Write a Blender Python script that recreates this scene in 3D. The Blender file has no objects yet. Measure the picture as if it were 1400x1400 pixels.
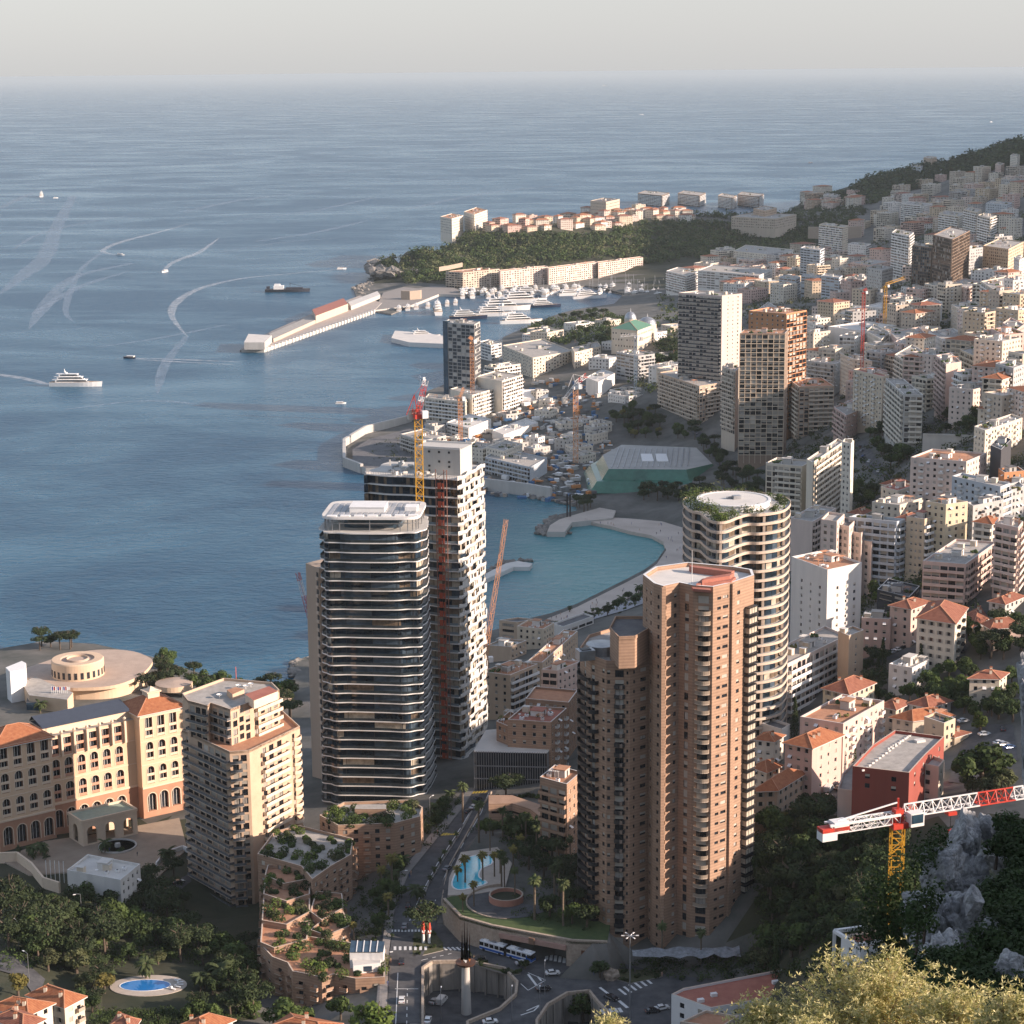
import bpy, bmesh, math, random
import numpy as np
from math import sin, cos, pi, radians as RAD, tan, atan2, sqrt, hypot
from mathutils import Vector, Matrix, geometry, bvhtree, noise
random.seed(7)
C = bpy.context.scene.collection
V = Vector
# ---------------------------------------------------------------- camera, light, exposure
CAMZ = 300.0; FPX = 2800.0; PITCH = 12.13; ROLL = -0.55
cam_d = bpy.data.cameras.new('camera'); cam = bpy.data.objects.new('camera', cam_d); C.objects.link(cam)
cam_d.sensor_width = 36.0; cam_d.lens = 36.0*FPX/1400.0; cam_d.clip_start = 1.0; cam_d.clip_end = 400000.0
CM = Matrix.Rotation(RAD(90-PITCH), 4, 'X') @ Matrix.Rotation(RAD(ROLL), 4, 'Z')
cam.matrix_world = Matrix.Translation((0,0,CAMZ)) @ CM
bpy.context.scene.camera = cam
SUN_AZ, SUN_EL = 106.0, 19.0          # azimuth measured from +Y towards +X
sd = V((sin(RAD(SUN_AZ))*cos(RAD(SUN_EL)), cos(RAD(SUN_AZ))*cos(RAD(SUN_EL)), sin(RAD(SUN_EL))))
world = bpy.data.worlds.new('World'); bpy.context.scene.world = world; world.use_nodes = True
wn = world.node_tree.nodes; wl = world.node_tree.links; wn.clear()
sky = wn.new('ShaderNodeTexSky'); sky.sky_type = 'NISHITA'; sky.sun_disc = False
sky.sun_elevation = RAD(SUN_EL); sky.sun_rotation = RAD(SUN_AZ); sky.altitude = 50; sky.air_density = 1.2; sky.dust_density = 1.0; sky.ozone_density = 1.5
hsv = wn.new('ShaderNodeHueSaturation'); hsv.inputs['Saturation'].default_value = 0.6
tint = wn.new('ShaderNodeMixRGB'); tint.blend_type = 'MULTIPLY'; tint.inputs[0].default_value = 1.0; tint.inputs[2].default_value = (0.93, 0.97, 1.10, 1)
bg = wn.new('ShaderNodeBackground'); bg.inputs['Strength'].default_value = 0.125
wo = wn.new('ShaderNodeOutputWorld')
wl.new(sky.outputs[0], hsv.inputs['Color']); wl.new(hsv.outputs[0], tint.inputs[1]); pale = wn.new('ShaderNodeMixRGB'); gtc = wn.new('ShaderNodeTexCoord'); gsp = wn.new('ShaderNodeSeparateXYZ'); gmr = wn.new('ShaderNodeMapRange'); gmr.inputs['From Max'].default_value = 0.45; gmr.inputs['To Min'].default_value = 0.80; gmr.inputs['To Max'].default_value = 0.10; wl.new(gtc.outputs['Generated'], gsp.inputs[0]); wl.new(gsp.outputs['Z'], gmr.inputs[0]); wl.new(gmr.outputs[0], pale.inputs[0]); pale.inputs[2].default_value = (2.66, 2.66, 2.70, 1); wl.new(tint.outputs[0], pale.inputs[1]); wl.new(pale.outputs[0], bg.inputs['Color']); wl.new(bg.outputs[0], wo.inputs['Surface'])
ld = bpy.data.lights.new('sun', 'SUN'); ld.energy = 5.0; ld.angle = RAD(0.5); ld.color = (1.0, 0.80, 0.67)
lo = bpy.data.objects.new('sun', ld); C.objects.link(lo); lo.rotation_euler = sd.to_track_quat('Z', 'Y').to_euler()
sc = bpy.context.scene
sc.view_settings.view_transform = 'Standard'; sc.view_settings.look = 'None'; sc.view_settings.exposure = 0.94; sc.view_settings.gamma = 1.0
sc.render.engine = 'CYCLES'
sc.cycles.max_bounces = 5; sc.cycles.diffuse_bounces = 3; sc.cycles.glossy_bounces = 3; sc.cycles.transmission_bounces = 3; sc.cycles.volume_bounces = 1; sc.cycles.transparent_max_bounces = 6
# ---------------------------------------------------------------- picture <-> ground geometry
RM = CM.to_3x3()
def ray(px, py): return (RM @ V(((px-700)/FPX, (700-py)/FPX, -1.0))).normalized()
def Z(px, py, z):
    r = ray(px, py); t = (z-CAMZ)/r.z; return V((r.x*t, r.y*t, z))
def Y(px, py, d):
    r = ray(px, py); t = d/r.y; return V((r.x*t, d, CAMZ+r.z*t))
def proj(p):
    q = RM.transposed() @ (V(p)-V((0,0,CAMZ))); return (700+FPX*q.x/-q.z, 700-FPX*q.y/-q.z)
# ---------------------------------------------------------------- materials
MATS = {}
def mat(name, col, rough=0.75, var=0.12, scale=0.5, col2=None, metal=0.0, bump=0.0, spec=0.4, objvar=0.0, alpha=None, brick=None, trans=0.0, emit=None, streak=False):
    if name in MATS: return MATS[name]
    m = bpy.data.materials.new(name); m.use_nodes = True; n = m.node_tree.nodes; l = m.node_tree.links
    b = n['Principled BSDF']; b.inputs['Roughness'].default_value = rough; b.inputs['Metallic'].default_value = metal
    b.inputs['Specular IOR Level'].default_value = spec
    tc = n.new('ShaderNodeTexCoord'); mp = n.new('ShaderNodeMapping'); l.new(tc.outputs['Object'], mp.inputs[0])
    if streak: mp.inputs['Scale'].default_value = (1, 1, 0.12)
    nz = n.new('ShaderNodeTexNoise'); nz.inputs['Scale'].default_value = scale; nz.inputs['Detail'].default_value = 6; nz.inputs['Roughness'].default_value = 0.65
    l.new(mp.outputs[0], nz.inputs['Vector'])
    rp = n.new('ShaderNodeValToRGB'); rp.color_ramp.elements[0].position = 0.3; rp.color_ramp.elements[1].position = 0.7
    c = V(col[:3]); c2 = V(col2) if col2 else c*(1+var)
    c1 = c if col2 else c*(1-var)
    rp.color_ramp.elements[0].color = (*c1, 1); rp.color_ramp.elements[1].color = (*c2, 1); l.new(nz.outputs['Fac'], rp.inputs[0])
    out = rp.outputs[0]
    if brick:
        bt = n.new('ShaderNodeTexWave'); bt.bands_direction = 'Z'; bt.inputs['Scale'].default_value = brick[0]; bt.inputs['Distortion'].default_value = 0.0
        l.new(tc.outputs['Object'], bt.inputs['Vector'])
        mx = n.new('ShaderNodeMixRGB'); mx.blend_type = 'MULTIPLY'; mx.inputs['Fac'].default_value = brick[1]
        l.new(out, mx.inputs[1]); l.new(bt.outputs['Color'], mx.inputs[2]); out = mx.outputs[0]
    if objvar:
        oi = n.new('ShaderNodeObjectInfo'); hs = n.new('ShaderNodeHueSaturation'); mr = n.new('ShaderNodeMapRange')
        mr.inputs['To Min'].default_value = 1-objvar; mr.inputs['To Max'].default_value = 1+objvar; l.new(oi.outputs['Random'], mr.inputs[0]); l.new(mr.outputs[0], hs.inputs['Value'])
        l.new(out, hs.inputs['Color']); out = hs.outputs[0]
    l.new(out, b.inputs['Base Color'])
    if bump:
        bp = n.new('ShaderNodeBump'); bp.inputs['Strength'].default_value = bump; bp.inputs['Distance'].default_value = 0.3; l.new(nz.outputs['Fac'], bp.inputs['Height']); l.new(bp.outputs[0], b.inputs['Normal'])
    if trans:
        b.inputs['Subsurface Weight'].default_value = 0
        tr = n.new('ShaderNodeBsdfTranslucent'); ms = n.new('ShaderNodeMixShader'); ms.inputs[0].default_value = trans
        l.new(out, tr.inputs['Color']); l.new(b.outputs[0], ms.inputs[1]); l.new(tr.outputs[0], ms.inputs[2]); l.new(ms.outputs[0], n['Material Output'].inputs['Surface'])
    if emit: b.inputs['Emission Color'].default_value = (*emit[:3], 1); b.inputs['Emission Strength'].default_value = emit[3]
    MATS[name] = m; return m
def glass_mat(name, col, rough=0.12, var=0.5, scale=0.35, spec=0.7):
    m = mat(name, col, rough=rough, var=var, scale=scale, spec=spec); return m
# ---------------------------------------------------------------- mesh builder
class MB:
    def __init__(s): s.v = []; s.f = []; s.m = []
    def q(s, a, b, c, d, mi=0):
        i = len(s.v); s.v += [tuple(a), tuple(b), tuple(c), tuple(d)]; s.f.append((i, i+1, i+2, i+3)); s.m.append(mi)
    def poly(s, pts, mi=0):
        i = len(s.v); s.v += [tuple(p) for p in pts]; s.f.append(tuple(range(i, i+len(pts)))); s.m.append(mi)
    def box(s, c, sz, rot=0.0, mi=0, ax=None):
        hx, hy, hz = sz[0]/2, sz[1]/2, sz[2]/2; cr, sr = cos(rot), sin(rot); i = len(s.v)
        for dz in (-hz, hz):
            for dx, dy in ((-hx,-hy),(hx,-hy),(hx,hy),(-hx,hy)):
                s.v.append((c[0]+dx*cr-dy*sr, c[1]+dx*sr+dy*cr, c[2]+dz))
        for f in ((0,3,2,1),(4,5,6,7),(0,1,5,4),(1,2,6,5),(2,3,7,6),(3,0,4,7)): s.f.append(tuple(i+k for k in f)); s.m.append(mi)
    def hexa(s, o, u, v, w, mi=0):
        i = len(s.v); o = V(o); u = V(u); v = V(v); w = V(w)
        for p in (o, o+u, o+u+v, o+v, o+w, o+u+w, o+u+v+w, o+v+w): s.v.append(tuple(p))
        for f in ((0,3,2,1),(4,5,6,7),(0,1,5,4),(1,2,6,5),(2,3,7,6),(3,0,4,7)): s.f.append(tuple(i+k for k in f)); s.m.append(mi)
    def prism(s, pts, z0, z1, mi=0, mt=None, bottom=False):
        n = len(pts); i = len(s.v); mt = mi if mt is None else mt
        if area2(pts) < 0: pts = pts[::-1]
        for p in pts: s.v.append((p[0], p[1], z0))
        for p in pts: s.v.append((p[0], p[1], z1))
        for k in range(n): s.f.append((i+k, i+(k+1)%n, i+n+(k+1)%n, i+n+k)); s.m.append(mi)
        s.f.append(tuple(i+n+k for k in range(n))); s.m.append(mt)
        if bottom: s.f.append(tuple(i+n-1-k for k in range(n))); s.m.append(mi)
    def bar(s, a, b, w, mi=0, h=None):
        a = V(a); b = V(b); d = b-a
        if d.length < 1e-6: return
        d.normalize(); up = V((0,0,1)) if abs(d.z) < 0.95 else V((0,1,0))
        x = d.cross(up).normalized()*w/2; y = x.cross(d).normalized()*(h or w)/2; i = len(s.v)
        for p in (a, b):
            for e in (-x-y, x-y, x+y, -x+y): s.v.append(tuple(p+e))
        for f in ((0,1,2,3),(4,7,6,5),(0,4,5,1),(1,5,6,2),(2,6,7,3),(3,7,4,0)): s.f.append(tuple(i+k for k in f)); s.m.append(mi)
    def tube(s, pts, rs, n=6, mi=0, cap=True):
        rings = []; pts = [V(p) for p in pts]
        for k, p in enumerate(pts):
            d = (pts[min(k+1, len(pts)-1)]-pts[max(k-1, 0)]).normalized(); up = V((0,0,1)) if abs(d.z) < 0.9 else V((0,1,0))
            x = d.cross(up).normalized(); y = d.cross(x).normalized(); r = rs[k] if isinstance(rs, (list, tuple)) else rs
            i = len(s.v); rings.append(i)
            for j in range(n): a = 2*pi*j/n; s.v.append(tuple(p+x*cos(a)*r+y*sin(a)*r))
        for a, b in zip(rings, rings[1:]):
            for j in range(n): s.f.append((a+j, b+j, b+(j+1)%n, a+(j+1)%n)); s.m.append(mi)
        if cap: s.f.append(tuple(rings[0]+j for j in range(n))); s.m.append(mi); s.f.append(tuple(rings[-1]+n-1-j for j in range(n))); s.m.append(mi)
    def lathe(s, c, prof, n=24, mi=0, mis=None, sx=1.0, sy=1.0):
        rings = []
        for r, z in prof:
            i = len(s.v); rings.append(i)
            for j in range(n): a = 2*pi*j/n; s.v.append((c[0]+cos(a)*r*sx, c[1]+sin(a)*r*sy, c[2]+z))
        for k, (a, b) in enumerate(zip(rings, rings[1:])):
            for j in range(n): s.f.append((a+j, a+(j+1)%n, b+(j+1)%n, b+j)); s.m.append(mis[k] if mis else mi)
    def blob(s, c, r, mi=0, seed=0, sub=1, amp=0.25):
        bm = bmesh.new(); bmesh.ops.create_icosphere(bm, subdivisions=sub, radius=1.0); i = len(s.v)
        for v in bm.verts:
            k = 1+amp*noise.noise(v.co*1.7+V((seed*3.1, seed, 0)))
            s.v.append((c[0]+v.co.x*r[0]*k, c[1]+v.co.y*r[1]*k, c[2]+v.co.z*r[2]*k))
        for f in bm.faces: s.f.append(tuple(i+v.index for v in f.verts)); s.m.append(mi)
        bm.free()
    def mesh(s, name, mats, origin=(0,0,0), rot=0.0, smooth=False):
        me = bpy.data.meshes.new(name); o = V(origin)
        if rot:
            cr, sr = cos(-rot), sin(-rot)
            vs = [((x-o.x)*cr-(y-o.y)*sr, (x-o.x)*sr+(y-o.y)*cr, z-o.z) for x, y, z in s.v]
        else: vs = [(x-o.x, y-o.y, z-o.z) for x, y, z in s.v]
        me.from_pydata(vs, [], s.f)
        for m in (mats if isinstance(mats, (list, tuple)) else [mats]): me.materials.append(m)
        me.polygons.foreach_set('material_index', s.m)
        if smooth: me.polygons.foreach_set('use_smooth', [True]*len(me.polygons))
        me.update(); return me
    def build(s, name, mats, parent=None, origin=None, smooth=False, label=None):
        if not s.f: return None
        if origin is None: origin = parent['_o'] if parent is not None and '_o' in parent else (0,0,0)
        me = s.mesh(name, mats, origin, 0.0, smooth); o = bpy.data.objects.new(name, me); C.objects.link(o)
        if parent is not None:
            o.parent = parent
            po = parent.get('_o'); 
            if po is None: po = (0,0,0)
            o.location = V(origin)-V(po)
        else: o.location = V(origin)
        o['_o'] = tuple(origin)
        if label: o['label'] = label
        return o
def area2(p): return sum(p[i][0]*p[(i+1)%len(p)][1]-p[(i+1)%len(p)][0]*p[i][1] for i in range(len(p)))
def thing(name, label, cat, loc=(0,0,0), group=None, kind=None):
    o = bpy.data.objects.new(name, None); C.objects.link(o); o.location = loc; o['_o'] = tuple(loc); o.empty_display_size = 1
    o['label'] = label; o['category'] = cat
    if group: o['group'] = group
    return o
def tag(o, label, cat, group=None):
    o['label'] = label; o['category'] = cat
    if group: o['group'] = group
    return o
def struct(o, kind='structure', label=None):
    o['kind'] = kind
    if label: o['label'] = label
    return o
def inst(me, name, parent, loc, rot=0.0, scale=None):
    """an object sharing mesh data, placed in its parent's frame (world loc given)"""
    o = bpy.data.objects.new(name, me); C.objects.link(o)
    if parent is not None: o.parent = parent; o.location = V(loc)-V(parent['_o'])
    else: o.location = loc
    if isinstance(rot, (int, float)): o.rotation_euler = (0, 0, rot)
    else: o.rotation_euler = rot
    if scale: o.scale = scale
    o['_o'] = tuple(loc)
    return o
def copy_tree(o, loc, rz=0.0, sc_=1.0, label=None):
    c = o.copy(); C.objects.link(c); c.location = loc; c.rotation_euler = (0, 0, rz); c.scale = (sc_,)*3 if isinstance(sc_, (int, float)) else sc_
    if label: c['label'] = label
    for ch in o.children:
        d = ch.copy(); C.objects.link(d); d.parent = c
        for g in ch.children: e = g.copy(); C.objects.link(e); e.parent = d
    return c
# ---------------------------------------------------------------- ground: coast outline and heights
coast = [Z(px, py, 0) for px, py in [(-500,905),(-150,897),(0,892),(60,880),(130,884),(210,903),(262,922),(330,938),(395,946),(404,928),(403,908),(418,902),(450,925),(560,905),
 (640,880),(672,866),(688,862),(720,850),(754,842),(789,829),(823,812),(853,797),(880,783),(898,770),(911,751),(907,740),(891,731),(864,726),(834,718),(800,714),
 (786,716),(777,728),(745,731),(737,727),(748,715),(765,706),(790,701),(786,690),(754,684),(720,676),(663,669),(600,662),(497,647),(475,638),(475,612),(503,595),(563,580),(578,557),
 (581,538),(600,531),(640,512),(668,480),(690,462),(706,455),(735,444),(786,425),(840,417),(852,404),(800,392),(740,400),(640,404),(600,402),(560,420),(535,431),(512,427),(362,481),(328,481),(370,456),(430,431),(488,409),(484,398),(512,384),(516,372)]]
coast += [Y(545,355,3050), Y(590,345,3250), Y(650,330,3450), Y(760,320,3700), Y(900,300,4000), Y(1080,280,4400)]
coast += [Z(1150,268,0), Z(1166,262,0), Z(1200,252,0), Z(1300,240,0), Z(1500,222,0)]
coast = [V((p.x, p.y, 0)) for p in coast] + [V((3600,8000,0)), V((3600,-500,0)), V((-700,-500,0)), V((-700,700,0))]
ctl = [(0,1150,14),(60,920,8),(200,960,8),(120,1160,23),(0,1290,40),(100,1240,31),(200,1350,33),(230,1200,22),(330,1262,14),(280,1240,15),(400,1000,14),(300,1000,12),
 (470,1110,32),(400,1400,20),(360,1330,26),(420,1290,34),(570,1200,39),(650,1085,35),(700,1340,38),(520,1390,38),(850,1390,39),(860,1330,39),(640,1190,43),(740,1200,44),(1000,1320,42),(660,1040,32),
 (700,960,26),(760,900,16),(700,870,6),(640,900,5),(500,950,12),(760,862,7),(840,830,6),(900,800,5),(935,740,3),(900,710,3),(850,708,3),(960,680,10),(820,680,5),(740,660,6),(800,640,6),(870,650,8),
 (540,630,5),(620,640,6),(620,560,6),(700,540,9),(780,540,14),(650,490,10),(760,480,25),(850,540,20),(900,520,38),(870,450,42),(800,450,30),(790,430,12),(930,460,44),(990,640,20),(990,670,20),(940,600,14),(900,590,12),(960,540,40),
 (1100,700,45),(1050,650,38),(1180,620,62),(1130,560,50),(1200,500,68),(1200,440,62),(1100,480,48),(1300,520,95),(1400,520,118),(1400,440,110),(1350,620,98),(1250,620,80),(1200,700,70),(1400,720,100),(1200,800,74),(1400,800,98),
 (1300,900,80),(1100,950,62),(1390,1000,84),(1250,1060,72),(1180,1100,74),(1100,1200,66),(1080,1290,58),(1230,1290,84),(1100,880,70),(1040,900,58),
 (700,400,3),(620,402,3),(850,395,5),(880,385,8),(950,400,18),(1000,375,16),(900,378,10),(940,430,30),(1050,420,35),(1100,400,40),(1150,390,42),(1300,400,82),(1400,330,88),(1400,260,90),(1290,300,66),(1200,330,45),(1100,345,26),(1160,300,22),(1290,250,58),
 (1000,350,16),(880,362,14),(640,384,3),(720,380,3),(800,376,3),(870,370,3),
 (640,312,60),(720,316,60),(820,308,60),(900,292,60),(1000,296,58),(1090,298,52),(560,340,46),(700,350,26),(780,352,24),(900,335,32),(1000,328,30),(640,355,22),(1100,322,30),(580,375,14),
 (1175,256,14),(1200,248,50),(1260,232,88),(1330,212,112),(1400,200,145),(1500,180,175),
 (530,345,38)]
P3 = [Z(a, b, c) for a, b, c in ctl]
P3 += [V(p) for p in [(0,0,296),(-40,10,285),(60,10,292),(0,45,262),(28,125,236),(24,110,238),(42,130,250),(62,130,262),(12,120,205),(30,152,214),(40,60,262),(0,100,195),(-60,100,180),(0,200,130),(-100,200,115),(0,330,80),(-100,330,76),(-120,440,60),(60,440,56),(0,450,50),(-300,440,62),(-300,200,130),(-300,0,240),
 (80,200,150),(110,330,112),(200,330,140),(110,60,285),(140,120,270),(220,200,250),(300,320,196),(420,450,180),(550,500,205),(200,620,92),(300,640,120),(420,640,160),(550,700,212),(560,900,216),(620,1050,222),(300,500,122),(330,800,128),(420,1000,150),(620,1200,205),(900,1700,250),(1100,2300,300),(1500,3000,520),(2000,4000,600),(3000,6000,500),(3400,3000,600),(3400,0,700),(1500,0,520),(700,0,345),(700,390,276),(700,640,280),(1000,500,372),(1000,900,330),
 (-640,600,20),(-500,700,6),(-300,-300,300),(600,-300,450),(-350,560,30),
 (170,3400,60),(330,3520,58),(500,3600,50),(30,3300,60),(-80,3250,60),(120,3560,58),(-100,3080,50),(900,4400,20),(1100,5200,60),(1500,5200,160)]]
for p in coast[:-4]: P3.append(V((p.x, p.y, 1.6)))
A = np.array([[p.x, p.y] for p in P3]); Zc = np.array([p.z for p in P3]); n_ = len(A)
def feat(q):
    q = np.atleast_2d(q); lam = np.maximum(np.abs(q[:, 1])*0.0, 0)
    return np.sqrt(((q[:, None, :]-A[None])**2).sum(2) + 45.0**2)
K = feat(A); M_ = np.zeros((n_+1, n_+1)); M_[:n_, :n_] = K + np.eye(n_)*(-8.0);
M_[:n_, n_] = 1; M_[n_, :n_] = 1
W_ = np.linalg.solve(M_, np.append(Zc, 0))
def Hn(q): return np.maximum(feat(q) @ W_[:n_] + W_[n_], 1.5)
def densify(P, st, close=True):
    out = []
    n = len(P)
    for i in range(n if close else n-1):
        a = P[i]; b = P[(i+1) % n]; m = max(1, int((b-a).length/st))
        for k in range(m): out.append(a.lerp(b, k/m))
    return out
# flat pads (world polygons, height) cut into the ground: roads junction, underpass pit, hotel forecourt
def pad(pts, z): return ([Z(a, b, z) for a, b in pts], z)
pit = [Z(a, b, 38) for a, b in [(577,1400),(577,1326),(590,1317),(640,1316),(690,1326),(708,1345),(706,1362),(684,1382),(640,1400),(640,1430),(577,1430)]]
pit2 = [Z(a, b, 38) for a, b in [(733,1430),(733,1398),(748,1376),(775,1360),(806,1357),(818,1372),(838,1392),(850,1430)]]
bp = [(748,846),(789,830),(823,813),(853,798),(880,784),(898,771),(911,752),(907,741),(891,732),(864,727),(834,719),(800,712),(806,706),(860,709),(905,713),(935,722),(945,745),(936,775),(900,797),(858,818),(815,836),(770,852)]
PADS = [(densify([Z(a, b, 1.7) for a, b in bp], 12), 1.7),
        pad([(520,1440),(520,1240),(600,1232),(735,1290),(830,1312),(905,1330),(1010,1345),(960,1440)], 38.0),
        ([Z(a, b, 38) for a, b in [(606,1263),(629,1288),(673,1301),(782,1322),(830,1324)]]+[Z(830,1324,38)+V((2,15,0)), Z(782,1322,38)+V((3,16,0)), Z(673,1301,38)+V((5,16,0)), Z(629,1288,38)+V((8,14,0)), Z(606,1263,38)+V((8,6,0))], 38.0),
        pad([(541,1262),(549,1236),(566,1192),(600,1146),(640,1139),(622,1190),(608,1236),(606,1262)], 38.4),
        pad([(616,1240),(624,1190),(652,1142),(745,1150),(830,1190),(835,1300),(735,1262),(640,1250)], 46.0),
        pad([(0,1180),(60,1150),(250,1120),(258,1150),(250,1210),(190,1230),(60,1235),(0,1240)], 23.0),
        pad([(140,1335),(255,1325),(262,1370),(140,1372)], 33.0)]
def inpoly(x, y, P):
    c = False; j = len(P)-1
    for i in range(len(P)):
        if (P[i].y > y) != (P[j].y > y) and x < (P[j].x-P[i].x)*(y-P[i].y)/(P[j].y-P[i].y)+P[i].x: c = not c
        j = i
    return c
pts = []; D = 14.0
while D < 7000:
    step = D*0.022 if D > 300 else 4+D*0.012; k = int((0.55 if D < 3000 else 0.6)*D/step)+8
    for i in range(-k, k+1): pts.append((i*step + random.uniform(-.2, .2)*step, D + random.uniform(-.2, .2)*step))
    D += step
for x in range(-650, 3600, 150):
    for y in list(range(-450, 7900, 200)): 
        if abs(x) > 0.6*max(y, 0)+60 or y < 0: pts.append((x, y))
cd = densify(coast, 25)
vs = [V((p.x, p.y)) for p in cd]; es = [(i, (i+1) % len(cd)) for i in range(len(cd))]; nco = len(vs)
def addloop(P, st=4):
    b = len(vs); Q = densify([V((p.x, p.y, 0)) for p in P], st)
    for p in Q: vs.append(V((p.x, p.y)))
    for i in range(len(Q)): es.append((b+i, b+(i+1) % len(Q)))
def inset(P, d):
    c = sum((V((p.x, p.y, 0)) for p in P), V((0,0,0)))/len(P); return [V((p.x, p.y, 0))+(c-V((p.x, p.y, 0))).normalized()*d for p in P]
for P, z in PADS: addloop(P, 6)
for P in (pit, pit2): addloop(P, 3); addloop(inset(P, 0.5), 3)
inner = []
for x, y in pts:
    if inpoly(x, y, coast): inner.append(V((x, y)))
res = geometry.delaunay_2d_cdt(vs+inner, es, [list(range(nco))], 1, 1e-3)
ov, oe, of = res[0], res[1], res[2]
q = np.array([[v.x, v.y] for v in ov]); hz = Hn(q)
pin = [inset(P, 0.45) for P in (pit, pit2)]
for i, v in enumerate(ov):
    best = None
    for P, z in PADS:
        if inpoly(v.x, v.y, P): best = z
    if best is None:   # blend outside the nearest pad
        dm, zm = 1e9, 0
        for P, z in PADS:
            for a, b in zip(P, P[1:]+P[:1]):
                a2 = V((a.x, a.y)); b2 = V((b.x, b.y)); t = max(0, min(1, (v-a2).dot(b2-a2)/max((b2-a2).length_squared, 1e-6))); d = (v-(a2+(b2-a2)*t)).length
                if d < dm: dm, zm = d, z
        if dm < 0.5: hz[i] = zm
        elif dm < 25: w = 1-dm/25; hz[i] = hz[i]*(1-w)+zm*w
    else: hz[i] = best
    for P in pin:
        if inpoly(v.x, v.y, P): hz[i] = 29.0
gb = MB(); gb.v = [(v.x, v.y, float(h)) for v, h in zip(ov, hz)]
for f in of:
    f = list(f); a, b, c_ = (ov[k] for k in f[:3])
    if (b-a).cross(c_-a) < 0: f.reverse()
    cx = sum(ov[k].x for k in f)/len(f); cy = sum(ov[k].y for k in f)/len(f); cz = sum(hz[k] for k in f)/len(f)
    pxx, pyy = proj((cx, cy, cz)) if cy > 5 else (0, 3000)
    wild = 0
    if cy < 470 or (pyy > 1120 and (pxx > 1025 or pxx < 345)) or (500 < pxx < 1130 and 2800 < cy < 3400 and cz > 6) or cy > 4300 or (cx > 0.3*cy): wild = 1
    if 28.9 < cz < 37.5 and 570 < pxx < 860 and pyy > 1310: wild = 2
    if 37.9 < cz < 38.1 and 500 < pxx < 1020 and pyy > 1225: wild = 2
    if cy > 2500:
        A3 = [V((ov[k].x, ov[k].y, hz[k])) for k in f[:3]]; n3 = (A3[1]-A3[0]).cross(A3[2]-A3[0])
        if n3.length > 0 and n3.normalized().z < 0.80: wild = 3
    gb.f.append(tuple(f)); gb.m.append(wild)
# shore skirt
b0 = len(gb.v)
for i in range(nco):
    a = cd[i]; b = cd[(i+1) % nco]
    gb.q((a.x, a.y, -3), (b.x, b.y, -3), (b.x, b.y, 1.6), (a.x, a.y, 1.6), 3)
m_city = mat('pavement_and_earth', (0.055,0.06,0.05), rough=0.95, scale=0.05, col2=(0.16,0.15,0.135))
m_wild = mat('scrub_earth', (0.018,0.026,0.011), rough=1, scale=0.06, col2=(0.055,0.052,0.03))
m_road = mat('asphalt', (0.042,0.043,0.047), rough=0.9, scale=0.22, col2=(0.105,0.104,0.104))
m_shore = mat('shore_rock', (0.11,0.10,0.09), rough=0.95, scale=0.3, col2=(0.28,0.26,0.23))
ground = gb.build('ground', [m_city, m_wild, m_road, m_shore], smooth=False); struct(ground)
bvh = bvhtree.BVHTree.FromPolygons(gb.v, gb.f)
def T(x, y):
    h = bvh.ray_cast(V((x, y, 900)), V((0,0,-1)))
    return h[0].z if h[0] else 0.0
def march(px, py, up=0.0, d0=60):
    """first point along the picture ray that is 'up' metres above the ground"""
    r = ray(px, py); t = d0; prev = t
    while t < 9000:
        p = V((0,0,CAMZ))+r*t
        if p.z-up <= T(p.x, p.y)+0.01: 
            lo_, hi_ = prev, t
            for _ in range(18):
                m = (lo_+hi_)/2; p = V((0,0,CAMZ))+r*m
                if p.z-up <= T(p.x, p.y): hi_ = m
                else: lo_ = m
            return V((0,0,CAMZ))+r*hi_
        prev = t; t += max(2.0, t*0.006)
    return p
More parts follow.
